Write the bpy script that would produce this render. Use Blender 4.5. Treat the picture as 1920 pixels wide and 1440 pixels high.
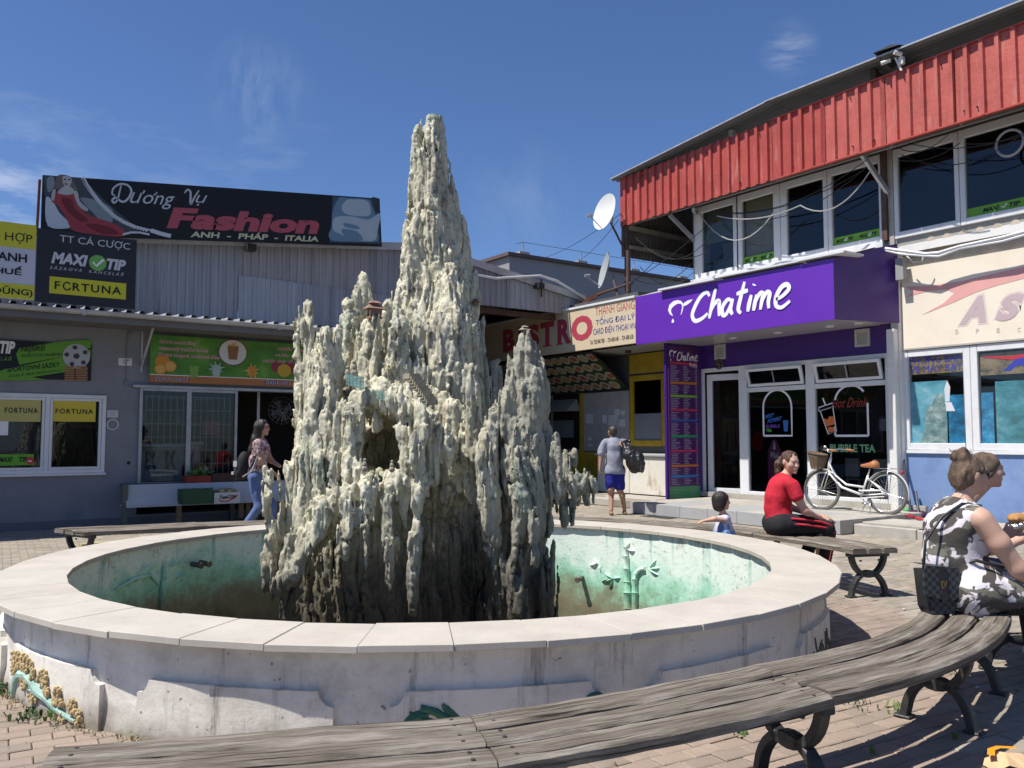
import bpy, bmesh, math, random
import numpy as np
from mathutils import Vector, Matrix
from math import sin, cos, pi, radians, atan2, hypot, sqrt

for _o in list(bpy.data.objects): bpy.data.objects.remove(_o)
S = bpy.context.scene
COL = S.collection
rnd = random.Random(11)

# ------------------------------------------------------------------ camera, sky, sun, exposure
YAW = radians(35.0); PITCH = radians(3.65); HC = 1.45; FPX = 1600.0
CY, SY = cos(YAW), sin(YAW)
cd = bpy.data.cameras.new('camera'); cam = bpy.data.objects.new('camera', cd); COL.objects.link(cam)
cd.sensor_width = 36.0; cd.lens = 36.0*FPX/1920.0; cd.clip_start = 0.05; cd.clip_end = 3000
cam.location = (0, 0, HC); cam.rotation_euler = (pi/2+PITCH, 0, -YAW)
S.camera = cam
SUN_EL = radians(61.0); SUN_H = Vector((-0.9745, 0.2245, 0)).normalized()
sun_dir = Vector((SUN_H.x*cos(SUN_EL), SUN_H.y*cos(SUN_EL), sin(SUN_EL)))
w = bpy.data.worlds.new('World'); S.world = w; w.use_nodes = True
nt = w.node_tree; nt.nodes.clear()
out = nt.nodes.new('ShaderNodeOutputWorld'); bg = nt.nodes.new('ShaderNodeBackground')
sky = nt.nodes.new('ShaderNodeTexSky'); sky.sky_type = 'NISHITA'; sky.sun_disc = False
sky.sun_elevation = SUN_EL; sky.sun_rotation = atan2(SUN_H.x, SUN_H.y)
sky.air_density = 1.0; sky.dust_density = 0.45; sky.ozone_density = 4.0; sky.altitude = 300
bg.inputs['Strength'].default_value = 0.074
tc = nt.nodes.new('ShaderNodeTexCoord')
def cloud_layer(scale, stretch, rot, lo, hi, amt, prev):
    mp = nt.nodes.new('ShaderNodeMapping'); mp.inputs['Scale'].default_value = stretch; mp.inputs['Rotation'].default_value = rot
    nz = nt.nodes.new('ShaderNodeTexNoise'); nz.inputs['Scale'].default_value = scale; nz.inputs['Detail'].default_value = 6; nz.inputs['Roughness'].default_value = .6
    rp = nt.nodes.new('ShaderNodeValToRGB'); rp.color_ramp.elements[0].position = lo; rp.color_ramp.elements[1].position = hi
    ml = nt.nodes.new('ShaderNodeMath'); ml.operation = 'MULTIPLY'; ml.inputs[1].default_value = amt
    mx = nt.nodes.new('ShaderNodeMix'); mx.data_type = 'RGBA'; mx.inputs['B'].default_value = (7.5, 8.0, 8.8, 1)
    L = nt.links.new
    L(tc.outputs['Generated'], mp.inputs['Vector']); L(mp.outputs[0], nz.inputs['Vector']); L(nz.outputs['Fac'], rp.inputs['Fac'])
    L(rp.outputs['Color'], ml.inputs[0]); L(ml.outputs[0], mx.inputs['Factor']); L(prev, mx.inputs['A'])
    return mx.outputs['Result']
tint = nt.nodes.new('ShaderNodeMix'); tint.data_type = 'RGBA'; tint.blend_type = 'MULTIPLY'; tint.inputs['Factor'].default_value = 1; tint.inputs['B'].default_value = (.82, .97, 1.25, 1)
nt.links.new(sky.outputs[0], tint.inputs['A'])
c1 = cloud_layer(3.1, (1, 1, 3.2), (0.2, 0.1, 2.9), .60, .85, .30, tint.outputs['Result'])
def wisp(prev, px, py, rad, amt, scale, stretch):
    # a thin cloud at one place of the sky: noise inside a soft cone round a direction
    x = (px-960)/FPX; y = -(py-720)/FPX; d = (x, cos(PITCH)-y*sin(PITCH), sin(PITCH)+y*cos(PITCH)); d = Vector((d[0]*CY+d[1]*SY, -d[0]*SY+d[1]*CY, d[2])).normalized()
    dt = nt.nodes.new('ShaderNodeVectorMath'); dt.operation = 'DISTANCE'; nt.links.new(tc.outputs['Generated'], dt.inputs[0]); dt.inputs[1].default_value = d
    mr = nt.nodes.new('ShaderNodeMapRange'); mr.interpolation_type = 'SMOOTHSTEP'; mr.inputs['From Min'].default_value = rad; mr.inputs['From Max'].default_value = 0; nt.links.new(dt.outputs['Value'], mr.inputs['Value'])
    mp = nt.nodes.new('ShaderNodeMapping'); mp.inputs['Scale'].default_value = stretch; mp.inputs['Rotation'].default_value = (.3, .5, .4); nt.links.new(tc.outputs['Generated'], mp.inputs['Vector'])
    nz = nt.nodes.new('ShaderNodeTexNoise'); nz.inputs['Scale'].default_value = scale; nz.inputs['Detail'].default_value = 7; nz.inputs['Roughness'].default_value = .62; nt.links.new(mp.outputs[0], nz.inputs['Vector'])
    r2 = nt.nodes.new('ShaderNodeMapRange'); r2.inputs['From Min'].default_value = .42; r2.inputs['From Max'].default_value = .75; nt.links.new(nz.outputs['Fac'], r2.inputs['Value'])
    m1 = nt.nodes.new('ShaderNodeMath'); m1.operation = 'MULTIPLY'; nt.links.new(mr.outputs[0], m1.inputs[0]); nt.links.new(r2.outputs[0], m1.inputs[1])
    m2 = nt.nodes.new('ShaderNodeMath'); m2.operation = 'MULTIPLY'; m2.inputs[1].default_value = amt; nt.links.new(m1.outputs[0], m2.inputs[0])
    mx = nt.nodes.new('ShaderNodeMix'); mx.data_type = 'RGBA'; mx.inputs['B'].default_value = (9, 9.6, 10.6, 1); nt.links.new(m2.outputs[0], mx.inputs['Factor']); nt.links.new(prev, mx.inputs['A']); return mx.outputs['Result']
for a_ in ((5, 400, .13, 1.0, 5, (1, 1, 3)), (485, 175, .07, .26, 9, (3, 1, 1)), (1480, 92, .035, .36, 12, (1, 1, 5)), (980, 370, .08, .14, 8, (1, 3, 1))): c1 = wisp(c1, *a_)
nt.links.new(c1, bg.inputs['Color']); nt.links.new(bg.outputs[0], out.inputs[0])
sl = bpy.data.lights.new('sun', 'SUN'); sl.energy = 5.0; sl.angle = radians(.53); sl.color = (1, .95, .87)
so = bpy.data.objects.new('sun', sl); COL.objects.link(so); so.rotation_euler = sun_dir.to_track_quat('Z', 'Y').to_euler(); so.location = (0, 0, 30)
S.view_settings.view_transform = 'Standard'; S.view_settings.look = 'None'; S.view_settings.gamma = 1
S.view_settings.exposure = 0.36; S.view_settings.use_curve_mapping = False
S.render.engine = 'CYCLES'

# ------------------------------------------------------------------ coordinates: world X runs along the grey shop, world Y along the purple shop
def cw(x, y, z=0.0):
    """metres right of / ahead of the photographer -> world"""
    return Vector((x*CY+y*SY, -x*SY+y*CY, z))
def ray(px, py):
    x = (px-960)/FPX; y = -(py-720)/FPX
    d = (x, cos(PITCH)-y*sin(PITCH), sin(PITCH)+y*cos(PITCH))
    return Vector((d[0]*CY+d[1]*SY, -d[0]*SY+d[1]*CY, d[2]))
def at_b(px, py, b): d = ray(px, py); t = b/d.y; return (d.x*t, HC+d.z*t)       # (X, z) on a wall Y = b
def at_a(px, py, a): d = ray(px, py); t = a/d.x; return (-d.y*t, HC+d.z*t)      # (-Y, z) on a wall X = a
def at_z(px, py, z): d = ray(px, py); t = (z-HC)/d.z; return Vector((d.x*t, d.y*t, z))
def at_d(px, py, dep):
    d = ray(px, py); f = d.x*SY+d.y*CY; t = dep/f; return Vector((d.x*t, d.y*t, HC+d.z*t))
class Fr:
    """a wall frame: u to the viewer's right, v up, n towards the viewer"""
    def __init__(s, O, U, V, N): s.O, s.U, s.V, s.N = Vector(O), Vector(U), Vector(V), Vector(N)
    def p(s, u, v, n=0.0): return s.O+s.U*u+s.V*v+s.N*n
def FB(b): return Fr((0, b, 0), (1, 0, 0), (0, 0, 1), (0, -1, 0))
def FA(a): return Fr((a, 0, 0), (0, -1, 0), (0, 0, 1), (-1, 0, 0))
def boxb(b, x0, y0, x1, y1):
    u0, v1 = at_b(x0, y0, b); u1, v0 = at_b(x1, y1, b); return (u0, v0, u1, v1)
def boxa(a, x0, y0, x1, y1):
    u0, v1 = at_a(x0, y0, a); u1, v0 = at_a(x1, y1, a); return (u0, v0, u1, v1)

# ------------------------------------------------------------------ materials
MATS = {}
def mat(name, col, rough=.75, var=.12, vs=3.0, bump=.15, bs=60.0, metal=0.0, spec=.35, dirt=None, damt=.5, ds=1.6, dlo=.5, dhi=.72, stretch=(1, 1, 1), coat=0.0, dstretch=(1, 1, 1), bdist=.01, uv=False):
    if name in MATS: return MATS[name]
    m = bpy.data.materials.new(name); m.use_nodes = True; n = m.node_tree.nodes; l = m.node_tree.links.new
    b = n['Principled BSDF']; b.inputs['Roughness'].default_value = rough; b.inputs['Metallic'].default_value = metal
    b.inputs['Specular IOR Level'].default_value = spec
    if coat: b.inputs['Coat Weight'].default_value = coat
    tc = n.new('ShaderNodeTexCoord'); src = tc.outputs['UV' if uv else 'Object']
    mp = n.new('ShaderNodeMapping'); mp.inputs['Scale'].default_value = stretch; l(src, mp.inputs['Vector'])
    nz = n.new('ShaderNodeTexNoise'); nz.inputs['Scale'].default_value = vs; nz.inputs['Detail'].default_value = 7; nz.inputs['Roughness'].default_value = .62
    l(mp.outputs[0], nz.inputs['Vector'])
    rp = n.new('ShaderNodeValToRGB'); rp.color_ramp.elements[0].position = .3; rp.color_ramp.elements[1].position = .7
    rp.color_ramp.elements[0].color = tuple(c*(1-var) for c in col)+(1,); rp.color_ramp.elements[1].color = tuple(min(1, c*(1+var)) for c in col)+(1,)
    l(nz.outputs['Fac'], rp.inputs['Fac']); cur = rp.outputs['Color']
    if dirt:
        for i, (dc, da) in enumerate(dirt if isinstance(dirt[0], tuple) else [(dirt, damt)]):
            mp2 = n.new('ShaderNodeMapping'); mp2.inputs['Scale'].default_value = dstretch; mp2.inputs['Location'].default_value = (i*7.3, i*3.1, 2.7*i); l(src, mp2.inputs['Vector'])
            n2 = n.new('ShaderNodeTexNoise'); n2.inputs['Scale'].default_value = ds*(1+i*.7); n2.inputs['Detail'].default_value = 9; n2.inputs['Roughness'].default_value = .68
            l(mp2.outputs[0], n2.inputs['Vector'])
            r2 = n.new('ShaderNodeValToRGB'); r2.color_ramp.elements[0].position = dlo; r2.color_ramp.elements[1].position = dhi
            r2.color_ramp.elements[1].color = (da, da, da, 1)
            l(n2.outputs['Fac'], r2.inputs['Fac'])
            mx = n.new('ShaderNodeMix'); mx.data_type = 'RGBA'; mx.inputs['B'].default_value = dc+(1,)
            l(r2.outputs['Color'], mx.inputs['Factor']); l(cur, mx.inputs['A']); cur = mx.outputs['Result']
    l(cur, b.inputs['Base Color'])
    if bump:
        n3 = n.new('ShaderNodeTexNoise'); n3.inputs['Scale'].default_value = bs; n3.inputs['Detail'].default_value = 5
        l(mp.outputs[0], n3.inputs['Vector'])
        bp = n.new('ShaderNodeBump'); bp.inputs['Strength'].default_value = bump; bp.inputs['Distance'].default_value = bdist
        l(n3.outputs['Fac'], bp.inputs['Height']); l(bp.outputs[0], b.inputs['Normal'])

    MATS[name] = m; return m
def glass(name, tint=(.55, .6, .6), rough=.02):
    if name in MATS: return MATS[name]
    m = bpy.data.materials.new(name); m.use_nodes = True; n = m.node_tree.nodes; l = m.node_tree.links.new
    n.remove(n['Principled BSDF']); o = n['Material Output']
    t = n.new('ShaderNodeBsdfTransparent'); t.inputs[0].default_value = tint+(1,)
    g = n.new('ShaderNodeBsdfGlossy'); g.inputs['Roughness'].default_value = rough; g.inputs['Color'].default_value = (.9, .92, .95, 1)
    lw = n.new('ShaderNodeLayerWeight'); lw.inputs['Blend'].default_value = .5
    pw = n.new('ShaderNodeMath'); pw.operation = 'POWER'; pw.inputs[1].default_value = 5.0; l(lw.outputs['Facing'], pw.inputs[0])
    f = n.new('ShaderNodeMath'); f.operation = 'MULTIPLY_ADD'; f.inputs[1].default_value = .6; f.inputs[2].default_value = .035; l(pw.outputs[0], f.inputs[0])
    mx = n.new('ShaderNodeMixShader'); l(f.outputs[0], mx.inputs[0]); l(t.outputs[0], mx.inputs[1]); l(g.outputs[0], mx.inputs[2]); l(mx.outputs[0], o.inputs[0])
    MATS[name] = m; return m
def flat(name, col, rough=.5, var=.04, spec=.3): return mat(name, col, rough, var, 2.5, 0, spec=spec)

# ------------------------------------------------------------------ objects
BASE = {}
def props(o, label=None, cat=None, group=None, kind=None):
    if label: o['label'] = label
    if cat: o['category'] = cat
    if group: o['group'] = group
    if kind: o['kind'] = kind
    return o
def thing(name, label, cat, loc=(0, 0, 0), group=None, rz=0.0):
    o = bpy.data.objects.new(name, None); COL.objects.link(o); o.location = loc; o.rotation_euler = (0, 0, rz); o.empty_display_size = .1
    BASE[o.name] = (Vector(loc), rz)
    return props(o, label, cat, group)
def link(name, me, m, parent=None, local=False):
    o = bpy.data.objects.new(name, me); COL.objects.link(o)
    if m is not None and not me.materials:
        for q in (m if isinstance(m, (list, tuple)) else [m]): me.materials.append(q)
    if parent is not None:
        o.parent = parent; BASE[o.name] = BASE.get(parent.name, (Vector((0, 0, 0)), 0))
        if not local:
            b, rz = BASE[o.name]
            if rz: me.transform(Matrix.Rotation(-rz, 4, 'Z') @ Matrix.Translation(-b))
            else: me.transform(Matrix.Translation(-b))
    return o
def pymesh(name, V, F, m, parent=None, smooth=False, local=False, uv=None, mi=None):
    me = bpy.data.meshes.new(name); me.from_pydata([tuple(v) for v in V], [], F); me.update()
    if uv is not None:
        ul = me.uv_layers.new(name='UVMap')
        fl = [c for f in uv for q in f for c in q]; ul.data.foreach_set('uv', fl)
    if mi is not None: me.polygons.foreach_set('material_index', mi)
    if smooth: me.polygons.foreach_set('use_smooth', [True]*len(me.polygons))
    return link(name, me, m, parent, local)
def npmesh(name, V, F, m, parent=None, smooth=True, local=False):
    me = bpy.data.meshes.new(name); nv, nf = len(V), len(F); k = F.shape[1]
    me.vertices.add(nv); me.vertices.foreach_set('co', V.astype(np.float32).ravel())
    me.loops.add(nf*k); me.loops.foreach_set('vertex_index', F.astype(np.int32).ravel())
    me.polygons.add(nf); me.polygons.foreach_set('loop_start', np.arange(nf, dtype=np.int32)*k)
    me.polygons.foreach_set('use_smooth', [smooth]*nf)
    me.update(); me.validate()
    return link(name, me, m, parent, local)
class MB:
    def __init__(s): s.V = []; s.F = []
    def add(s, V, F):
        n = len(s.V); s.V += [Vector(v) for v in V]; s.F += [[i+n for i in f] for f in F]; return s
    def quad(s, a, b, c, d): return s.add([a, b, c, d], [[0, 1, 2, 3]])
    def box(s, x0, y0, z0, x1, y1, z1):
        return s.add([(x0, y0, z0), (x1, y0, z0), (x1, y1, z0), (x0, y1, z0), (x0, y0, z1), (x1, y0, z1), (x1, y1, z1), (x0, y1, z1)],
                     [[3, 2, 1, 0], [4, 5, 6, 7], [0, 1, 5, 4], [1, 2, 6, 5], [2, 3, 7, 6], [3, 0, 4, 7]])
    def fbox(s, fr, u0, v0, u1, v1, n0, n1):
        """box on a wall frame, standing from n0 to n1 off the wall"""
        P = [fr.p(u, v, n) for n in (n0, n1) for u, v in ((u0, v0), (u1, v0), (u1, v1), (u0, v1))]
        return s.add(P, [[3, 2, 1, 0], [4, 5, 6, 7], [0, 1, 5, 4], [1, 2, 6, 5], [2, 3, 7, 6], [3, 0, 4, 7]])
    def fquad(s, fr, u0, v0, u1, v1, n=0.0): return s.quad(fr.p(u0, v0, n), fr.p(u1, v0, n), fr.p(u1, v1, n), fr.p(u0, v1, n))
    def frame(s, fr, u0, v0, u1, v1, t, n0, n1):
        s.fbox(fr, u0, v0, u0+t, v1, n0, n1); s.fbox(fr, u1-t, v0, u1, v1, n0, n1)
        s.fbox(fr, u0+t, v0, u1-t, v0+t, n0, n1); return s.fbox(fr, u0+t, v1-t, u1-t, v1, n0, n1)
    def bar(s, p, q, w, h=None, up=(0, 0, 1)):
        h = h or w; p, q = Vector(p), Vector(q); d = (q-p).normalized(); r = d.cross(Vector(up))
        if r.length < 1e-4: r = d.cross(Vector((1, 0, 0)))
        r.normalize(); t = r.cross(d).normalized()
        P = [e+r*a*w/2+t*b*h/2 for e in (p, q) for a, b in ((-1, -1), (1, -1), (1, 1), (-1, 1))]
        return s.add(P, [[3, 2, 1, 0], [4, 5, 6, 7], [0, 1, 5, 4], [1, 2, 6, 5], [2, 3, 7, 6], [3, 0, 4, 7]])
    def tube(s, pts, r, n=8, closed=False, caps=True):
        pts = [Vector(p) for p in pts]; N = len(pts); R = r if isinstance(r, (list, tuple)) else [r]*N
        ref = None; V = []; F = []
        for i, p in enumerate(pts):
            if closed: d = pts[(i+1) % N]-pts[i-1]
            else: d = pts[min(i+1, N-1)]-pts[max(i-1, 0)]
            if d.length < 1e-9: d = Vector((0, 0, 1))
            d.normalize()
            if ref is None: ref = d.orthogonal().normalized()
            ref = (ref-d*ref.dot(d)); ref = ref.normalized() if ref.length > 1e-6 else d.orthogonal().normalized()
            bi = d.cross(ref)
            for k in range(n): a = 2*pi*k/n; V.append(p+(ref*cos(a)+bi*sin(a))*R[i])
        for i in range(N if closed else N-1):
            j = (i+1) % N
            for k in range(n): F.append([i*n+k, i*n+(k+1) % n, j*n+(k+1) % n, j*n+k])
        if caps and not closed: F.append(list(range(n))[::-1]); F.append([(N-1)*n+k for k in range(n)])
        return s.add(V, F)
    def lathe(s, prof, c=(0, 0, 0), n=16, sx=1, sy=1):
        V = []; F = []; c = Vector(c)
        for r, z in prof:
            for k in range(n): a = 2*pi*k/n; V.append(c+Vector((r*cos(a)*sx, r*sin(a)*sy, z)))
        for i in range(len(prof)-1):
            for k in range(n): F.append([i*n+k, i*n+(k+1) % n, (i+1)*n+(k+1) % n, (i+1)*n+k])
        F.append(list(range(n))[::-1]); F.append([(len(prof)-1)*n+k for k in range(n)])
        return s.add(V, F)
    def ball(s, c, r, nu=10, nv=7, sc=(1, 1, 1)):
        c = Vector(c); V = []; F = []
        for j in range(1, nv):
            t = pi*j/nv
            for k in range(nu): a = 2*pi*k/nu; V.append(c+Vector((r*sin(t)*cos(a)*sc[0], r*sin(t)*sin(a)*sc[1], r*cos(t)*sc[2])))
        V.append(c+Vector((0, 0, r*sc[2]))); V.append(c-Vector((0, 0, r*sc[2]))); T = len(V)-2
        for j in range(nv-2):
            for k in range(nu): F.append([j*nu+k, (j+1)*nu+k, (j+1)*nu+(k+1) % nu, j*nu+(k+1) % nu])
        for k in range(nu): F.append([T, k, (k+1) % nu]); F.append([T+1, (nv-2)*nu+(k+1) % nu, (nv-2)*nu+k])
        return s.add(V, F)
    def poly(s, fr, P, n0, n1):
        """polygon on a frame extruded n0..n1 (P anticlockwise seen from the front)"""
        k = len(P); V = [fr.p(u, v, n1) for u, v in P]+[fr.p(u, v, n0) for u, v in P]
        return s.add(V, [list(range(k)), [k+i for i in range(k)][::-1]]+[[i, k+i, k+(i+1) % k, (i+1) % k] for i in range(k)])
    def strip(s, fr, pts, wd, n=.003):
        """flat brush stroke on a frame; pts (u,v), wd one width or a list"""
        k = len(pts); Wd = wd if isinstance(wd, (list, tuple)) else [wd]*k; V = []
        for i, (u, v) in enumerate(pts):
            a = pts[max(0, i-1)]; b = pts[min(k-1, i+1)]; d = Vector((b[0]-a[0], b[1]-a[1])); d = d.normalized() if d.length > 1e-9 else Vector((1, 0))
            o = Vector((-d.y, d.x))*Wd[i]/2; V += [fr.p(u+o.x, v+o.y, n), fr.p(u-o.x, v-o.y, n)]
        return s.add(V, [[2*i, 2*i+1, 2*i+3, 2*i+2] for i in range(k-1)])
    def disc(s, fr, u, v, r, n=.003, k=24, ry=None, a0=0, a1=2*pi):
        ry = ry or r; P = [fr.p(u, v, n)]+[fr.p(u+r*cos(a0+(a1-a0)*i/k), v+ry*sin(a0+(a1-a0)*i/k), n) for i in range(k+1)]
        return s.add(P, [[0, i+1, i+2] for i in range(k)])
    def build(s, name, m, parent=None, smooth=False, label=None, bevel=0.0):
        me = bpy.data.meshes.new(name); me.from_pydata([tuple(v) for v in s.V], [], s.F); me.update()
        o = link(name, me, m, parent)
        if smooth:
            me.polygons.foreach_set('use_smooth', [True]*len(me.polygons))
            try: me.set_sharp_from_angle(angle=radians(40))
            except Exception: pass
        if bevel:
            bm = bmesh.new(); bm.from_mesh(me); bmesh.ops.remove_doubles(bm, verts=bm.verts, dist=1e-5)
            bmesh.ops.bevel(bm, geom=[e for e in bm.edges if e.is_manifold and e.calc_face_angle(0) > .6], offset=bevel, segments=1, affect='EDGES', profile=.5)
            bm.to_mesh(me); bm.free()
        if label: o['label'] = label
        return o
_tc = {}
def glyphs(s, bold=0.0, spacing=1.0):
    key = (s, bold, spacing)
    if key in _tc: return _tc[key]
    s0 = s
    for a_, b_ in (('ơ', 'o'), ('Ơ', 'O'), ('ợ', 'ọ'), ('Ợ', 'Ọ')): s = s.replace(a_, b_)
    cu = bpy.data.curves.new('t', 'FONT'); cu.body = s; cu.size = 1; cu.offset = bold; cu.space_character = spacing; cu.resolution_u = 3; cu.align_x = 'CENTER'
    ob = bpy.data.objects.new('t', cu); COL.objects.link(ob)
    dg = bpy.context.evaluated_depsgraph_get(); me = bpy.data.meshes.new_from_object(ob.evaluated_get(dg))
    V = [v.co.copy() for v in me.vertices]; F = [list(p.vertices) for p in me.polygons]
    for i, ch in enumerate(s0):
        if ch in 'ơƠợỢ':
            cu.body = s[:i+1]; cu.align_x = 'LEFT'; dg = bpy.context.evaluated_depsgraph_get(); dg.update(); m2 = bpy.data.meshes.new_from_object(ob.evaluated_get(dg)); xr = max(v.co.x for v in m2.vertices)
            cu.body = s; dg = bpy.context.evaluated_depsgraph_get(); dg.update(); m3 = bpy.data.meshes.new_from_object(ob.evaluated_get(dg)); x0_ = min(v.co.x for v in m3.vertices); xr += min(v.x for v in V)-x0_
            yt = .52 if ch in 'ơợ' else .70; n0 = len(V); V += [Vector((xr-.10, yt-.03, 0)), Vector((xr-.02, yt-.10, 0)), Vector((xr+.07, yt+.06, 0)), Vector((xr+.02, yt+.12, 0)), Vector((xr-.02, yt+.02, 0))]; F.append([n0+k for k in (0, 1, 2, 3, 4)])
            bpy.data.meshes.remove(m2); bpy.data.meshes.remove(m3)
    bpy.data.objects.remove(ob); bpy.data.curves.remove(cu); bpy.data.meshes.remove(me)
    _tc[key] = (V, F); return V, F
def text(parent, s, fr, box, m, shear=0.0, bold=0.0, spacing=1.0, n=.004, arc=0.0, rot=0.0, name='lettering'):
    """writing fitted into box (u0,v0,u1,v1) on the frame"""
    V, F = glyphs(s, bold, spacing)
    if not V: return None
    P = [(v.x+shear*v.y, v.y) for v in V]
    x0 = min(p[0] for p in P); x1 = max(p[0] for p in P); y0 = min(p[1] for p in P); y1 = max(p[1] for p in P)
    u0, v0, u1, v1 = box; out = []
    for x, y in P:
        t = (x-x0)/(x1-x0); u = u0+t*(u1-u0); v = v0+(y-y0)/(y1-y0)*(v1-v0)+arc*(1-(2*t-1)**2)+rot*(u-(u0+u1)/2)
        out.append(fr.p(u, v, n))
    b = MB(); b.add(out, F); return b.build(name, m, parent)
def copy_tree(o, parent=None):
    c = o.copy(); COL.objects.link(c); c.parent = parent
    if o.name in BASE: BASE[c.name] = BASE[o.name]
    for ch in list(o.children): copy_tree(ch, c)
    return c

# ------------------------------------------------------------------ solid modelling: distance fields meshed with surface nets
def surface_nets(F, org, h):
    s = F < 0
    nx, ny, nz = F.shape
    c = [s[i:nx-1+i, j:ny-1+j, k:nz-1+k] for i in (0, 1) for j in (0, 1) for k in (0, 1)]
    tot = sum(q.astype(np.int8) for q in c); act = (tot > 0) & (tot < 8)
    I, J, K = np.nonzero(act); n = len(I)
    idm = np.full(act.shape, -1, np.int32); idm[I, J, K] = np.arange(n)
    off = [(i, j, k) for i in (0, 1) for j in (0, 1) for k in (0, 1)]
    val = np.stack([F[I+a, J+b, K+d] for a, b, d in off], 1)
    acc = np.zeros((n, 3)); cnt = np.zeros(n)
    for p in range(8):
        for ax in range(3):
            if off[p][ax] == 0:
                q = p+(4, 2, 1)[ax]; v0, v1 = val[:, p], val[:, q]; m = (v0 < 0) != (v1 < 0)
                t = v0[m]/(v0[m]-v1[m]); pt = np.tile(np.array(off[p], float), (m.sum(), 1)); pt[:, ax] = t
                acc[m] += pt; cnt[m] += 1
    P = (np.stack([I, J, K], 1)+acc/cnt[:, None])*h+np.array(org)
    faces = []
    for ax in range(3):
        sl0 = [slice(1, -1)]*3; sl1 = [slice(1, -1)]*3
        sl0[ax] = slice(0, -1); sl1[ax] = slice(1, None)
        a, b = s[tuple(sl0)], s[tuple(sl1)]
        for flip in (0, 1):
            m = (a & ~b) if flip == 0 else (~a & b)
            G = np.array(np.nonzero(m)).T
            if not len(G): continue
            for d in range(3):
                if d != ax: G[:, d] += 1
            u, v = [(1, 2), (2, 0), (0, 1)][ax]
            du = np.zeros(3, int); du[u] = 1; dv = np.zeros(3, int); dv[v] = 1
            q = [G-du-dv, G-dv, G, G-du]
            ids = np.stack([idm[x[:, 0], x[:, 1], x[:, 2]] for x in q], 1)
            if flip: ids = ids[:, ::-1]
            faces.append(ids)
    Fc = np.concatenate(faces); Fc = Fc[(Fc >= 0).all(1)]
    return P, Fc
class Field:
    def __init__(s, lo, hi, h):
        s.lo = np.array(lo, float); s.h = h; s.n = np.ceil((np.array(hi)-s.lo)/h).astype(int)+1
        s.F = np.full(tuple(s.n), 1.0, np.float32)
    def sub(s, lo, hi):
        a = np.clip(np.floor((np.array(lo)-s.lo)/s.h).astype(int), 0, s.n); b = np.clip(np.ceil((np.array(hi)-s.lo)/s.h).astype(int)+1, 0, s.n)
        if (b <= a).any(): return None
        g = np.meshgrid(*[s.lo[i]+np.arange(a[i], b[i])*s.h for i in range(3)], indexing='ij', sparse=True)
        return tuple(slice(a[i], b[i]) for i in range(3)), g
    def _mix(s, sl, d, k, cut):
        A = s.F[sl]
        if cut: A2 = -A
        else: A2 = A
        if k > 0:
            hh = np.maximum(k-np.abs(A2-d), 0)/k; r = np.minimum(A2, d)-hh*hh*k*.25
        else: r = np.minimum(A2, d)
        s.F[sl] = -r if cut else r
    def cone(s, p, q, r0, r1, k=.03, cut=False, sq=(1, 1)):
        p = np.array(p, float); q = np.array(q, float); R = max(r0, r1)*max(1, sq[0], sq[1])+k+3*s.h
        g = s.sub(np.minimum(p, q)-R, np.maximum(p, q)+R)
        if g is None: return
        sl, (X, Y, Z) = g; v = q-p; L = v@v+1e-12
        t = np.clip(((X-p[0])*v[0]+(Y-p[1])*v[1]+(Z-p[2])*v[2])/L, 0, 1)
        d = np.sqrt(((X-p[0]-t*v[0])/sq[0])**2+((Y-p[1]-t*v[1])/sq[1])**2+(Z-p[2]-t*v[2])**2)-(r0+t*(r1-r0))
        s._mix(sl, d.astype(np.float32), k, cut)
    def chain(s, pts, k=.03, cut=False, sq=(1, 1)):
        for a, b in zip(pts[:-1], pts[1:]): s.cone(a[:3], b[:3], a[3], b[3], k, cut, sq)
    def ell(s, c, r, k=.03, cut=False, rz=0.0, rx=0.0, ry=0.0):
        c = np.array(c, float); r = np.array(r, float); R = r.max()+k+3*s.h
        g = s.sub(c-R, c+R)
        if g is None: return
        sl, (X, Y, Z) = g; X = X-c[0]; Y = Y-c[1]; Z = Z-c[2]
        if rz: X, Y = X*cos(rz)+Y*sin(rz), -X*sin(rz)+Y*cos(rz)
        if rx: Y, Z = Y*cos(rx)+Z*sin(rx), -Y*sin(rx)+Z*cos(rx)
        if ry: X, Z = X*cos(ry)-Z*sin(ry), X*sin(ry)+Z*cos(ry)
        k0 = np.sqrt((X/r[0])**2+(Y/r[1])**2+(Z/r[2])**2)+1e-9; k1 = np.sqrt((X/r[0]**2)**2+(Y/r[1]**2)**2+(Z/r[2]**2)**2)+1e-9
        d = k0*(k0-1)/k1; s._mix(sl, d.astype(np.float32), k, cut)
    def half(s, n, d0, k=0.0):
        """cut away everything on the side n points to beyond n.p = d0"""
        g = np.meshgrid(*[s.lo[i]+np.arange(s.n[i])*s.h for i in range(3)], indexing='ij', sparse=True)
        n = np.array(n, float); L = np.linalg.norm(n); d = ((n[0]*g[0]+n[1]*g[1]+n[2]*g[2])-d0)/L
        s.F = np.maximum(s.F, d.astype(np.float32))
    def mesh(s): return surface_nets(s.F, s.lo, s.h)
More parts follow.
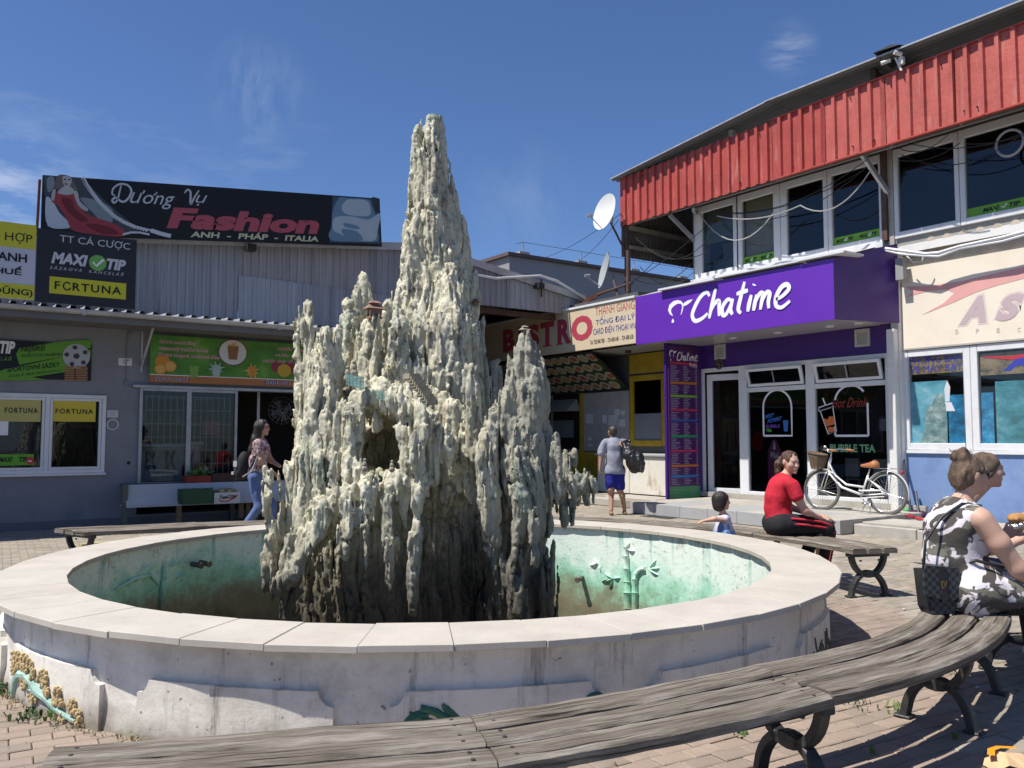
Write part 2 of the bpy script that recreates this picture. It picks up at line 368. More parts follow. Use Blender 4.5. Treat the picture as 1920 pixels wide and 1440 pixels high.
def vnoise(P, seed=0):
    Pi = np.floor(P).astype(np.int64); f = P-Pi; f = f*f*(3-2*f)
    def H(a, b, c):
        x = (a*374761393+b*668265263+c*2147483647+seed*1274126177) & 0xffffffff
        x = ((x ^ (x >> 13))*1274126177) & 0xffffffff; x ^= x >> 16
        return (x & 0xffff)/65535.0
    r = 0
    for i in (0, 1):
        for j in (0, 1):
            for k in (0, 1):
                wt = (f[:, 0] if i else 1-f[:, 0])*(f[:, 1] if j else 1-f[:, 1])*(f[:, 2] if k else 1-f[:, 2])
                r = r+wt*H(Pi[:, 0]+i, Pi[:, 1]+j, Pi[:, 2]+k)
    return r*2-1
# ------------------------------------------------------------------ ground and paving

CF = cw(-.645, 7.0)          # middle of the fountain
RO, RI, ZR = 3.10, 2.635, .52
def pol(ang, r, z=0.0):
    """point round the fountain; ang in degrees, 0 towards the photographer, growing to the right"""
    t = radians(ang); return CF+Vector((sin(t)*r*CY-cos(t)*r*SY, -sin(t)*r*SY-cos(t)*r*CY, z))
def polang(p):
    d = p-CF; x = d.x*CY-d.y*SY; y = d.x*SY+d.y*CY; return math.degrees(atan2(x, -y)), hypot(d.x, d.y)
m_joint = mat('joint_sand', (.13, .112, .088), .95, .25, 8, .4, 80)
V = []; F = []
NS = 96; RR = [2.9, 6, 12, 20, 40, 90]
for r in RR:
    for k in range(NS):
        t = 2*pi*k/NS; V.append(CF+Vector((r*sin(t), r*cos(t), -.012)))
for i in range(len(RR)-1):
    for k in range(NS): F.append([i*NS+k, (i+1)*NS+k, (i+1)*NS+(k+1) % NS, i*NS+(k+1) % NS])
V = [Vector((v.x, v.y, -.014 if (v-CF).length < 25 else -.004)) for v in V]
g = pymesh('ground', V, [f[::-1] for f in F], m_joint); props(g, kind='structure')
PAVM = []
for i, c in enumerate([(.30, .265, .215), (.345, .305, .25), (.275, .245, .20), (.32, .275, .215)]):
    PAVM.append(mat('paver_beige_%d' % i, c, .9, .14, 9, .35, 140, dirt=(((.13, .11, .085), .6), ((.22, .19, .15), .5)), ds=3.2))
for i, c in enumerate([(.30, .235, .19), (.265, .215, .175), (.32, .25, .20)]):
    PAVM.append(mat('paver_pink_%d' % i, c, .9, .14, 9, .35, 140, dirt=(((.13, .11, .085), .6), ((.24, .20, .16), .6)), ds=3.2))
PW, PH, PJ = .185, .105, .005
def paver_geo(w, h, j=PJ, bv=.006, dz=.03):
    a, b = w/2-j/2, h/2-j/2
    V = [(-a, -b, -dz), (a, -b, -dz), (a, b, -dz), (-a, b, -dz), (-a, -b, -bv*.7), (a, -b, -bv*.7), (a, b, -bv*.7), (-a, b, -bv*.7),
         (-a+bv, -b+bv, 0), (a-bv, -b+bv, 0), (a-bv, b-bv, 0), (-a+bv, b-bv, 0)]
    F = [[8, 9, 10, 11]]+[[i+4, (i+1) % 4+4, (i+1) % 4+8, i+8] for i in range(4)]+[[i, (i+1) % 4, (i+1) % 4+4, i+4] for i in range(4)]
    return V, F
pav_th = YAW*0+radians(-4)
pr = random.Random(5)
cands = []
ct, st = cos(pav_th), sin(pav_th)
for jj in range(-10, 175):
    for ii in range(-40, 110):
        x = (ii+(.5 if jj % 2 else 0))*PW; y = jj*PH
        X = x*ct-y*st; Y = x*st+y*ct
        if X > 12.3 or Y > 15.5: continue
        d = hypot(X-CF.x, Y-CF.y)
        if d < 3.12-.15: continue
        f = X*SY+Y*CY; s_ = X*CY-Y*SY
        if f < 1.9 or abs(s_/f) > .66 or f > 19: continue
        py = 822+1600*1.45/f
        vis = py < 1500 and not (d < 3.3 and s_/f > -.3 and s_ < 1.0)
        # most of what lies behind the basin is hidden by it
        px = 960+1600*s_/f
        show = vis and (px > 1480 or px < 560 or f < 4.2 or py < 1010)
        pa, pd = polang(Vector((X, Y, 0)))
        pink = (pd+pr.uniform(-.07, .07) < 4.02) or (pr.random() < .04 and pd < 5)
        if pd > 3.8 and abs(pa) > 60 and pr.random() < .6: pink = False
        mi = (4+pr.randrange(3)) if pink else pr.randrange(4)
        cands.append((f, X, Y, mi, show))
cands.sort()
paving = thing('brick_paving', None, None, (0, 0, 0)); props(paving, kind='structure')
base_me = []
for i, m in enumerate(PAVM):
    V, F = paver_geo(PW, PH); me = bpy.data.meshes.new('brick'); me.from_pydata(V, [], F); me.materials.append(m); base_me.append(me)
cnt = 0; SV = []; SF = []; SM = []
for f, X, Y, mi, show in cands:
    rot = pav_th+pr.gauss(0, .006); z = pr.gauss(0, .0016)-.002; tx, ty = pr.gauss(0, .006), pr.gauss(0, .008)
    if show and cnt < 298:
        o = bpy.data.objects.new('brick', base_me[mi]); COL.objects.link(o); o.parent = paving
        o.location = (X, Y, z); o.rotation_euler = (tx, ty, rot); cnt += 1
    else:
        V, F = paver_geo(PW, PH); M = Matrix.Rotation(rot, 3, 'Z') @ Matrix.Rotation(ty, 3, 'Y') @ Matrix.Rotation(tx, 3, 'X'); n = len(SV)
        SV += [M @ Vector(v)+Vector((X, Y, z)) for v in V]; SF += [[q+n for q in ff] for ff in F]; SM += [mi]*len(F)
o = pymesh('brick_field', SV, SF, PAVM, paving, local=True, mi=SM); props(o, kind='stuff')

# ------------------------------------------------------------------ small node helper for special materials
class NG:
    def __init__(s, name, rough=.8, spec=.25):
        s.m = bpy.data.materials.new(name); s.m.use_nodes = True; s.n = s.m.node_tree.nodes; s.l = s.m.node_tree.links.new
        s.b = s.n['Principled BSDF']; s.b.inputs['Roughness'].default_value = rough; s.b.inputs['Specular IOR Level'].default_value = spec
        s.tc = s.n.new('ShaderNodeTexCoord'); MATS[name] = s.m
    def co(s, sc=(1, 1, 1), kind='Object', loc=(0, 0, 0)):
        mp = s.n.new('ShaderNodeMapping'); mp.inputs['Scale'].default_value = sc; mp.inputs['Location'].default_value = loc; s.l(s.tc.outputs[kind], mp.inputs['Vector']); return mp.outputs[0]
    def noise(s, scale, sc=(1, 1, 1), detail=7, rough=.6, kind='Object', loc=(0, 0, 0), dist=0):
        z = s.n.new('ShaderNodeTexNoise'); z.inputs['Scale'].default_value = scale; z.inputs['Detail'].default_value = detail; z.inputs['Roughness'].default_value = rough; z.inputs['Distortion'].default_value = dist
        s.l(s.co(sc, kind, loc), z.inputs['Vector']); return z.outputs['Fac']
    def ramp(s, x, stops):
        r = s.n.new('ShaderNodeValToRGB'); e = r.color_ramp.elements
        while len(e) < len(stops): e.new(.5)
        for q, (p, c) in zip(e, stops): q.position = p; q.color = (c, c, c, 1) if isinstance(c, (int, float)) else tuple(c)+(1,)
        s.l(x, r.inputs['Fac']); return r.outputs['Color']
    def mix(s, f, a, b, mode='MIX'):
        x = s.n.new('ShaderNodeMix'); x.data_type = 'RGBA'; x.blend_type = mode
        for k, v in (('Factor', f), ('A', a), ('B', b)):
            if isinstance(v, (int, float)): x.inputs[k].default_value = v if k == 'Factor' else (v, v, v, 1)
            elif isinstance(v, tuple): x.inputs[k].default_value = v+(1,)
            else: s.l(v, x.inputs[k])
        return x.outputs['Result']
    def math(s, op, a, b=0.0):
        x = s.n.new('ShaderNodeMath'); x.operation = op
        for i, v in enumerate((a, b)):
            if isinstance(v, (int, float)): x.inputs[i].default_value = v
            else: s.l(v, x.inputs[i])
        return x.outputs[0]
    def z(s, kind='Object', ax='Z'):
        x = s.n.new('ShaderNodeSeparateXYZ'); s.l(s.tc.outputs[kind], x.inputs[0]); return x.outputs[ax]
    def bump(s, h, strength=.5, dist=.01):
        b = s.n.new('ShaderNodeBump'); b.inputs['Strength'].default_value = strength; b.inputs['Distance'].default_value = dist
        s.l(h, b.inputs['Height']); s.l(b.outputs[0], s.b.inputs['Normal'])
    def done(s, col): s.l(col, s.b.inputs['Base Color']); return s.m

# ------------------------------------------------------------------ fountain basin
fountain = thing('fountain_basin', 'large round white plaster fountain basin with granite rim and mint green inside', 'fountain', tuple(CF))
g_ = NG('granite', .7, .3)
c = g_.mix(g_.ramp(g_.noise(3.2, detail=5), [(.3, (.47, .43, .365)), (.7, (.56, .515, .44))]), 0, 0) if 0 else g_.ramp(g_.noise(3.2, detail=5), [(.3, (.47, .435, .375)), (.7, (.56, .52, .45))])
c = g_.mix(g_.ramp(g_.noise(220, detail=2), [(.42, 0), (.68, .35)]), c, (.22, .2, .18))
c = g_.mix(g_.ramp(g_.noise(2.0, detail=10, rough=.7), [(.5, 0), (.78, .45)]), c, (.3, .26, .21))
g_.bump(g_.noise(180, detail=3), .25, .004); granite = g_.done(c)
JA0 = 7.1
for k in range(45):
    a0, a1 = JA0+8*k, JA0+8*(k+1); jr = rnd.gauss(0, .0025); dz = rnd.gauss(0, .0015); gp = .035
    P = [pol(a0+gp, RI, 0), pol(a1-gp, RI, 0), pol(a1-gp, RO+jr, 0), pol(a0+gp, RO+jr, 0)]
    V = [p+Vector((0, 0, ZR-.034+dz)) for p in P]+[p+Vector((0, 0, ZR+dz)) for p in P]
    b = MB().add(V, [[0, 1, 2, 3], [7, 6, 5, 4], [0, 4, 5, 1], [1, 5, 6, 2], [2, 6, 7, 3], [3, 7, 4, 0]])
    b.build('coping_stone', granite, fountain, bevel=.0025)
# outer wall
RW = 2.985
g_ = NG('white_plaster', .85, .2)
c = g_.ramp(g_.noise(1.6, detail=8), [(.3, (.66, .615, .535)), (.65, (.81, .775, .70))])
c = g_.mix(g_.ramp(g_.noise(1.1, (1, 1, 1.3), 10, .72, loc=(3, 1, 0)), [(.52, 0), (.7, .6)]), c, (.34, .31, .27))
c = g_.mix(g_.ramp(g_.noise(2.6, (3.2, 3.2, .35), 8, .7), [(.56, 0), (.70, .8)]), c, (.17, .15, .125))
c = g_.mix(g_.ramp(g_.noise(7, detail=12, rough=.8, loc=(8, 8, 1)), [(.52, 0), (.68, .5)]), c, (.36, .33, .28))
zz = g_.math('ADD', g_.z(), g_.math('MULTIPLY', g_.noise(5, detail=8), -.22))
c = g_.mix(g_.ramp(g_.math('ADD', zz, .1), [(.0, .85), (.06, .45), (.14, 0)]), c, (.2, .175, .13))
c = g_.mix(g_.ramp(g_.noise(26, detail=3, rough=.4), [(.71, 0), (.74, .7)]), c, (.12, .11, .1))
g_.bump(g_.mix(.5, g_.noise(38, detail=8, rough=.7), g_.noise(7, detail=4)), .45, .012); plaster = g_.done(c)
b = MB(); N = 180; V = []; F = []
prof = [(RW+.02, -.05), (RW+.012, .03), (RW, .10), (RW-.004, ZR-.034)]
pr2 = random.Random(3)
jit = [[pr2.gauss(0, .004) for _ in range(N)] for _ in prof]
for i, (r, z) in enumerate(prof):
    for k in range(N): V.append(pol(360*k/N, r+jit[i][k], z))
for i in range(len(prof)-1):
    for k in range(N): F.append([i*N+k, i*N+(k+1) % N, (i+1)*N+(k+1) % N, (i+1)*N+k])
b.add(V, F); b.build('outer_wall', plaster, fountain, smooth=True)
# inner wall, floor
ZF = -.62
g_ = NG('mint_wall', .8, .3)
side = g_.math('ADD', g_.math('MULTIPLY', g_.z(ax='X'), -CY/2.65), g_.math('MULTIPLY', g_.z(ax='Y'), SY/2.65)); zc = g_.math('ADD', g_.math('ADD', g_.z(), g_.math('MULTIPLY', side, -.13)), g_.math('MULTIPLY', g_.math('SUBTRACT', g_.noise(2.3, detail=12, rough=.76), .5), 1.05))  # algae band raised on the left, painting in that side's shade
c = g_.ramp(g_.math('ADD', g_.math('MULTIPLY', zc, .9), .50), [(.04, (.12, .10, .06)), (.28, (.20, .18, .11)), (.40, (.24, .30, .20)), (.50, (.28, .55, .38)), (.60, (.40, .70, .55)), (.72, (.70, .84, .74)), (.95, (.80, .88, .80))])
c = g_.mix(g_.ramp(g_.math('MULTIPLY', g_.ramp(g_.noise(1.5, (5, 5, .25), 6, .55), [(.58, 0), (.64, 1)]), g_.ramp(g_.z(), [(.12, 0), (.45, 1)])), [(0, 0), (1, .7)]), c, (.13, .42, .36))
c = g_.mix(g_.ramp(g_.noise(2.2, (1, 1, 1), 10, .8, loc=(2, 5, 1)), [(.56, 0), (.64, .75)]), c, (.17, .19, .13))
c = g_.mix(g_.ramp(g_.noise(11, (1, 1, 1.6), 10, .8, loc=(7, 2, 4)), [(.55, 0), (.62, .55)]), c, (.15, .25, .19))
crk = g_.n.new('ShaderNodeTexVoronoi'); crk.feature = 'DISTANCE_TO_EDGE'; crk.inputs['Scale'].default_value = 1.5
wp = g_.mix(.12, g_.co(), g_.n.new('ShaderNodeTexNoise').outputs['Color']); g_.l(g_.co((1, 1, 1.6)), crk.inputs['Vector'])
c = g_.mix(g_.ramp(crk.outputs['Distance'], [(.0, .18), (.006, 0)]), c, (.14, .22, .17))
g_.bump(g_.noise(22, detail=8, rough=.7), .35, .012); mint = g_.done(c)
b = MB(); V = []; F = []
prof = [(RI+.03, ZR-.034), (RI+.035, .2), (RI+.03, -.2), (RI+.02, ZF)]
for i, (r, z) in enumerate(prof):
    for k in range(N): V.append(pol(360*k/N, r, z))
for i in range(len(prof)-1):
    for k in range(N): F.append([i*N+k, (i+1)*N+k, (i+1)*N+(k+1) % N, i*N+(k+1) % N])
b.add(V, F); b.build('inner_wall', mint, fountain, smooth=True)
floor_m = mat('basin_floor', (.16, .135, .09), .9, .3, 2.5, .5, 30, dirt=(.05, .045, .03), damt=.8, ds=2.2)
b = MB(); V = [CF+Vector((0, 0, ZF))]+[pol(360*k/N, RI+.02, ZF+.0) for k in range(N)]
b.add(V, [[0, 1+k, 1+(k+1) % N] for k in range(N)]); b.build('basin_floor', floor_m, fountain)
def bow(ang0, u, z, n, R=RW):
    """point on the curved outer wall: u metres to the right of ang0, n metres proud"""
    return pol(ang0+math.degrees(u/R), R+n, z)
# raised panels
for k in range(-4, 5):
    ac = 11.4+24.5*k; W = 1.02+.0; hh = .292; U = [-W/2+W*i/28 for i in range(29)]
    U = sorted(set([round(u, 4) for u in U]+[-W/2+.02, -W/2+.045, -W/2+.062, W/2-.02, W/2-.045, W/2-.062]))
    top = []
    for u in U:
        d = min(u+W/2, W/2-u); top.append(hh-(sqrt(max(0, .07**2-d*d)) if d < .07 else 0)+rnd.gauss(0, .0012))
    V = []; F = []; nu = len(U)
    for u, t in zip(U, top): V += [bow(ac, u, -.01, .034), bow(ac, u, t, .030), bow(ac, u, t, -.01)]
    for i in range(nu-1): a = 3*i; F += [[a, a+3, a+4, a+1], [a+1, a+4, a+5, a+2]]
    V += [bow(ac, U[0], -.01, -.01), bow(ac, U[-1], -.01, -.01)]; n = len(V)
    F += [[n-2, 0, 1, 2], [3*(nu-1), n-1, 3*nu-1, 3*nu-2]]
    MB().add(V, F).build('raised_panel', plaster, fountain)
grape = mat('relief_ochre', (.50, .38, .2), .8, .25, 20, .3, 90, dirt=(.2, .15, .08), damt=.5, ds=20)
teal = mat('relief_teal', (.33, .50, .43), .8, .2, 9, .4, 60, dirt=(.12, .17, .13), damt=.7, ds=12)
gleaf = mat('relief_green', (.05, .15, .095), .75, .3, 12, .4, 60, dirt=(.22, .30, .24), damt=.5, ds=16)
pinkm = mat('relief_pink', (.55, .38, .33), .8, .1, 9, .3, 60)
# grape vine relief on the left panel
A1 = 11.4-24.5*2
def blob_cluster(b, cu, cz, ru, rz, n, seed, A=A1, r0=.011):
    q = random.Random(seed)
    for _ in range(n):
        t = q.uniform(0, 2*pi); s_ = sqrt(q.random()); u, z = cu+ru*s_*cos(t), cz+rz*s_*sin(t)
        b.ball(bow(A, u, z, .036+q.uniform(0, .012)), q.uniform(.75, 1.25)*r0, 6, 4)
b = MB()
for i, (u, z, ru, rz, n) in enumerate([(-.27, .225, .17, .045, 110), (-.36, .17, .06, .05, 30), (-.1, .19, .02, .03, 12), (-.2, .12, .05, .035, 30), (.02, .185, .05, .045, 45), (.07, .13, .02, .03, 14), (-.08, .075, .06, .035, 32), (.17, .125, .035, .05, 32), (.2, .09, .03, .025, 14), (.31, .09, .03, .04, 26), (.36, .05, .03, .05, 28), (.2, .02, .05, .025, 22)]):
    blob_cluster(b, u, z, ru, rz, n, 100+i)
props(b.build('grape_relief', grape, fountain, smooth=True), kind='stuff')
b = MB(); b.tube([bow(A1, u, z, .032) for u, z in ((-.40, .01), (-.385, .06), (-.36, .11), (-.29, .155), (-.2, .165), (-.12, .14), (-.05, .11), (.05, .09), (.14, .065), (.22, .04), (.3, .025), (.38, .01))], [.02, .022, .024, .026, .026, .024, .03, .022, .024, .018, .014, .006], 8)
b.tube([bow(A1, u, z, .03) for u, z in ((-.12, .14), (-.14, .1), (-.05, .09))], [.012, .02, .012], 6)
b.build('vine_relief', teal, fountain, smooth=True)
def leafrel(b, A, u0, z0, u1, z1, w, n=.036, R=RW, h=.012):
    d = Vector((u1-u0, z1-z0)); o = Vector((-d.y, d.x)).normalized(); K = 8; V = []; F = []
    for i in range(K+1):
        t = i/K; ww = w*sin(pi*min(1, t*.92+.08))**.8; c = (u0+d.x*t, z0+d.y*t)
        V += [bow(A, c[0]+o.x*ww, c[1]+o.y*ww, n-.012, R), bow(A, c[0], c[1], n+h, R), bow(A, c[0]-o.x*ww, c[1]-o.y*ww, n-.012, R)]
    for i in range(K): a = 3*i; F += [[a, a+1, a+4, a+3], [a+1, a+2, a+5, a+4]]
    b.add(V, F)
A3 = 11.4
b = MB()
leafrel(b, A3, -.44, .16, -.32, .20, .04); leafrel(b, A3, -.42, .2, -.12, .06, .028); leafrel(b, A3, -.27, .235, -.13, .06, .035); leafrel(b, A3, -.33, .12, -.2, .04, .04)
b.tube([bow(A3, u, z, .035) for u, z in ((-.37, .22), (-.3, .2), (-.2, .13), (-.1, .05))], [.016, .018, .02, .016], 8)
b.tube([bow(A3, u, z, .035) for u, z in ((.36, .03), (.40, .1), (.44, .15), (.455, .19))], [.012, .013, .013, .02], 8)
b.ball(bow(A3, .46, .215, .035), .045, 12, 6, (1.1, 1.1, .55)); leafrel(b, A3, .3, .04, .38, .17, .02); leafrel(b, A3, .0, .0, .03, .1, .02); leafrel(b, A3, .5, .04, .56, .1, .02)
props(b.build('lotus_leaf_relief', gleaf, fountain, smooth=True), kind='stuff')
b = MB(); leafrel(b, A3, .07, .0, .09, .165, .04); leafrel(b, A3, .05, .02, .02, .09, .03); leafrel(b, A3, .12, .02, .16, .09, .03); b.build('lotus_flower_relief', pinkm, fountain, smooth=True)
A5 = 11.4+49
b = MB(); q = random.Random(9)
for i in range(22): u = q.uniform(-.4, .4); z0 = q.uniform(0, .12); leafrel(b, A5, u, z0, u+q.uniform(-.12, .12), z0+q.uniform(.06, .15), .022, h=.005)
b.build('leaf_relief', mat('relief_dark', (.12, .13, .1), .85, .3, 10, .3, 60), fountain, smooth=True)
# bamboo and leaves moulded on the inside wall
def inw(ang, z, n): return pol(ang, RI+.03-n, z)
bam = mint
def ang_of(px, py, z=None):
    """angle and height on the far inside wall seen at a pixel"""
    d = ray(px, py); o = Vector((0, 0, HC)); R = RI+.03
    A = d.x**2+d.y**2; B = 2*(d.x*(o.x-CF.x)+d.y*(o.y-CF.y)); C_ = CF.x**2+CF.y**2-R*R
    t = (-B+sqrt(B*B-4*A*C_))/(2*A); p = o+d*t; return polang(p)[0], p.z
def ipx(px, py, n=.012): a, z = ang_of(px, py); return inw(a, z, n)
b = MB()
for pts, r in (([(1179, 1140), (1178, 1110), (1177, 1090), (1176, 1065), (1175, 1042), (1174, 1025)], .045), ([(1192, 1142), (1192, 1110), (1192, 1085), (1194, 1075), (1200, 1068), (1210, 1066)], .035)):
    for i in range(len(pts)-1):
        p, q_ = ipx(*pts[i]), ipx(*pts[i+1]); rr = r*(1-.13*i); b.tube([p, p+(q_-p)*.06, p+(q_-p)*.94, q_], [rr*1.12, rr, rr*.95, rr*1.1], 8)
def irel(b, p0, p1, w):
    a, c_ = ipx(*p0, .0), ipx(*p1, .0); d = c_-a; n = (CF-a); n.z = 0; n.normalize(); o = d.cross(n).normalized(); K = 7; V = []; F = []
    for i in range(K+1):
        t = i/K; ww = w*sin(pi*(t*.9+.08)); ww *= .75; c2 = a+d*t+n*.004; V += [c2+o*ww-n*.012, c2+n*.02*sin(pi*t), c2-o*ww-n*.012]
    for i in range(K): k = 3*i; F += [[k, k+1, k+4, k+3], [k+1, k+2, k+5, k+4]]
    b.add(V, F)
for p0, p1, w_ in [((1174, 1028), (1181, 1018), .02), ((1176, 1030), (1190, 1033), .025), ((1106, 1060), (1120, 1056), .03), ((1113, 1047), (1122, 1058), .015), ((1122, 1060), (1127, 1072), .02), ((1134, 1074), (1148, 1084), .03), ((1133, 1092), (1150, 1084), .03), ((1143, 1104), (1150, 1086), .03), ((1150, 1084), (1163, 1083), .02),
                   ((1218, 1066), (1230, 1050), .03), ((1217, 1066), (1236, 1065), .025), ((1216, 1066), (1234, 1078), .03), ((1140, 1085), (1128, 1090), .02)]: irel(b, p0, p1, w_)
for dx, y in ((250, 1092), (262, 1070), (280, 1110), (318, 1062), (330, 1085)): irel(b, (dx, y), (dx+16, y-12), .03)
b.tube([ipx(300, 1150), ipx(302, 1110), ipx(306, 1075), ipx(306, 1058)], [.03, .028, .022, .01], 7); b.tube([ipx(215, 1105), ipx(250, 1085), ipx(280, 1078), ipx(296, 1095)], [.008, .014, .014, .01], 6)
props(b.build('bamboo_relief', bam, fountain, smooth=True), kind='stuff')
pipe_m = mat('rusty_pipe', (.12, .10, .075), .7, .3, 20, .3, 60)
for px, py in ((1092, 1083), (360, 1057), (376, 1054)):
    a, z = ang_of(px, py); b = MB(); p, q_ = inw(a, z, -.02), inw(a, z-.01, .11); b.tube([p, q_], .024, 12, caps=False); b.tube([p, q_], .018, 12, caps=False); b.tube([q_, q_+(q_-p)*.12], .03, 12); b.build('water_spout', pipe_m, fountain, smooth=True)

# ------------------------------------------------------------------ benches of grey planks on cast iron frames
g_ = NG('weathered_wood', .85, .2)
gr = g_.noise(1.0, (3.6, 105, 1), 8, .66, 'UV', dist=.35); gr2 = g_.noise(1.0, (14, 330, 1), 6, .6, 'UV')
c = g_.ramp(gr, [(.28, (.06, .048, .037)), (.42, (.12, .10, .079)), (.55, (.175, .15, .12)), (.74, (.265, .235, .195))])
c = g_.mix(g_.ramp(g_.noise(1.0, (1.6, 16, 1), 8, .68, 'UV', (4, 2, 0)), [(.48, 0), (.64, .65)]), c, (.38, .345, .295))
c = g_.mix(g_.ramp(g_.noise(1.0, (1.3, 75, 1), 4, .5, 'UV', (1, 7, 0), .3), [(.59, 0), (.64, .95)]), c, (.025, .02, .016))
c = g_.mix(g_.ramp(g_.noise(1.0, (7, 28, 1), 3, .5, 'UV', (9, 3, 0)), [(.74, 0), (.77, .9)]), c, (.05, .04, .03))
g_.bump(g_.mix(.45, gr, g_.mix(.5, gr2, g_.noise(1.0, (1.8, 70, 1), 4, .5, 'UV', (1, 7, 0), .8))), .9, .012); wood = g_.done(c)
iron = mat('cast_iron', (.028, .03, .03), .5, .3, 10, .35, 90, spec=.5, dirt=(.09, .08, .065), damt=.5, ds=14)
bolt_m = mat('bolt', (.12, .11, .1), .5, .2, 9, 0, metal=.6)
def plank(parent, inner, outer, f0, f1, z, th, seed, end0=0.0, end1=0.0):
    """board between fractions f0..f1 of the strip bounded by two polylines (world xy), top at z"""
    q = random.Random(seed); n = len(inner); V = []; F = []; UV = []; L = [0.0]
    off = (q.uniform(0, 50), q.uniform(0, 50))
    mid = [(Vector(a)+Vector(b))/2 for a, b in zip(inner, outer)]
    for i in range(1, n): L.append(L[-1]+(mid[i]-mid[i-1]).length)
    sec = [(f0, -th), (f0, -.012), (f0+.03, -.001), ((f0+f1)/2, .0015), (f1-.03, -.001), (f1, -.014), (f1, -th)]
    wv = [0, th, th+.01, th+.075, th+.14, th+.15, th+.15+th]
    K = len(sec)
    for i in range(n):
        a, b_ = Vector(inner[i]), Vector(outer[i]); sag = q.gauss(0, .0012)
        for (f, dz) in sec:
            j = q.gauss(0, .0016); p = a+(b_-a)*(f+j/.46)
            V.append((p.x, p.y, z+dz+sag+q.gauss(0, .0007)))
    for i in range(n-1):
        for k in range(K-1):
            F.append([i*K+k, i*K+k+1, (i+1)*K+k+1, (i+1)*K+k]); UV.append([(L[i]+off[0], wv[k]+off[1]), (L[i]+off[0], wv[k+1]+off[1]), (L[i+1]+off[0], wv[k+1]+off[1]), (L[i+1]+off[0], wv[k]+off[1])])
        F.append([i*K+K-1, i*K, (i+1)*K, (i+1)*K+K-1]); UV.append([(L[i]+off[0], 1+off[1]), (L[i]+off[0], 1.15+off[1]), (L[i+1]+off[0], 1.15+off[1]), (L[i+1]+off[0], 1+off[1])])
    for e, rev in ((0, False), ((n-1)*K, True)):
        f = [e+k for k in range(K)]; u = [(sec[k][0]*.45+off[0]+9, sec[k][1]*.5+off[1]) for k in range(K)]
        F.append(f[::-1] if not rev else f); UV.append(u[::-1] if not rev else u)
    o = pymesh('plank', V, F, wood, parent, uv=UV)
    bm = bmesh.new(); bm.from_mesh(o.data); bmesh.ops.recalc_face_normals(bm, faces=bm.faces); bm.to_mesh(bm_t := o.data); bm.free()
    return o
def arc_sec(P, wd, th, fr, n0, n1, b):
    """sweep a flat bar (width wd in plane, n0..n1 across) along 2D points P on frame fr"""
    k = len(P); V = []
    for i, (u, v) in enumerate(P):
        a = P[max(0, i-1)]; c_ = P[min(k-1, i+1)]; d = Vector((c_[0]-a[0], c_[1]-a[1])).normalized(); o = Vector((-d.y, d.x))*wd/2
        V += [fr.p(u+o.x, v+o.y, n0), fr.p(u-o.x, v-o.y, n0), fr.p(u-o.x, v-o.y, n1), fr.p(u+o.x, v+o.y, n1)]
    F = [[3, 2, 1, 0], [4*(k-1)+j for j in range(4)]]
    for i in range(k-1):
        for j in range(4): F.append([4*i+j, 4*i+(j+1) % 4, 4*(i+1)+(j+1) % 4, 4*(i+1)+j])
    b.add(V, F)
def leg_frame(parent, pin, pout, h):
    """cast iron frame of two arcs touching back to back, from point pin (fountain side) to pout"""
    pin, pout = Vector((pin[0], pin[1], 0)), Vector((pout[0], pout[1], 0)); U = (pout-pin); W = U.length; U.normalize(); Nn = U.cross(Vector((0, 0, 1)))
    fr = Fr((pin+pout)/2, U, (0, 0, 1), Nn); b = MB(); r = W/2-.03; hh = h
    lo = [(r*1.02*cos(t), hh*.55*sin(t)) for t in [pi*i/16 for i in range(17)]]; lo = [(r+.012, 0)]+lo[1:-1]+[(-r-.012, 0)]
    up = [(r*1.0*cos(t), hh-(hh*.52)*sin(t)) for t in [pi*i/16 for i in range(17)]]
    arc_sec(lo, .042, 0, fr, -.03, .03, b); arc_sec(up, .042, 0, fr, -.03, .03, b)
    b.fbox(fr, -.06, hh*.47, .06, hh*.57, -.028, .028)
    b.fbox(fr, -W/2-.01, hh-.035, W/2+.01, hh, -.032, .032)
    for s_ in (-1, 1): b.fbox(fr, s_*(r+.012)-.045, 0, s_*(r+.012)+.045, .014, -.04, .04)
    o = b.build('leg_frame', iron, parent, bevel=.006)
    b2 = MB()
    for s_ in (-.55, .55):
        b2.lathe([(.012, 0), (.012, .012), (.006, .016)], fr.p(s_*r, hh-.075, .03), 8)
    props(b2.build('bolts', bolt_m, o), kind='stuff')
    return o
def bench(name, label, sections, z, frames, nz_gap=.035, group='slatted benches round the fountain', th=.05):
    o0 = sections[0][0][0]; t = thing(name, label, 'bench', (o0[0], o0[1], 0), group)
    sd = int(abs(o0[0]*100+o0[1]*37))
    for si, (inn, outr) in enumerate(sections):
        for k in range(3):
            f0 = k/3+(.026 if k else 0); f1 = (k+1)/3-(.026 if k < 2 else 0)
            pk = plank(t, inn, outr, f0, f1, z+(rnd.gauss(0, .002)), th, sd+si*10+k)
            b = MB()
            for i in (0, -1):
                e = 2 if i == 0 else -3
                a, c_ = Vector(inn[i]), Vector(outr[i]); a2, c2 = Vector(inn[e]), Vector(outr[e])
                dd = ((a2+c2)/2-(a+c_)/2).normalized()*.07
                for ff in ((f0+f1)/2-.06, (f0+f1)/2+.07):
                    p = a+(c_-a)*ff+dd; b.lathe([(.0075, -.004), (.0075, .0018), (.004, .0025)], (p.x, p.y, z), 8)
            props(b.build('bolts', bolt_m, pk), kind='stuff')
    for pin, pout in frames: leg_frame(t, pin, pout, z-th-.002)
    return t
def c2(x, y): v = cw(x, y); return (v.x, v.y)
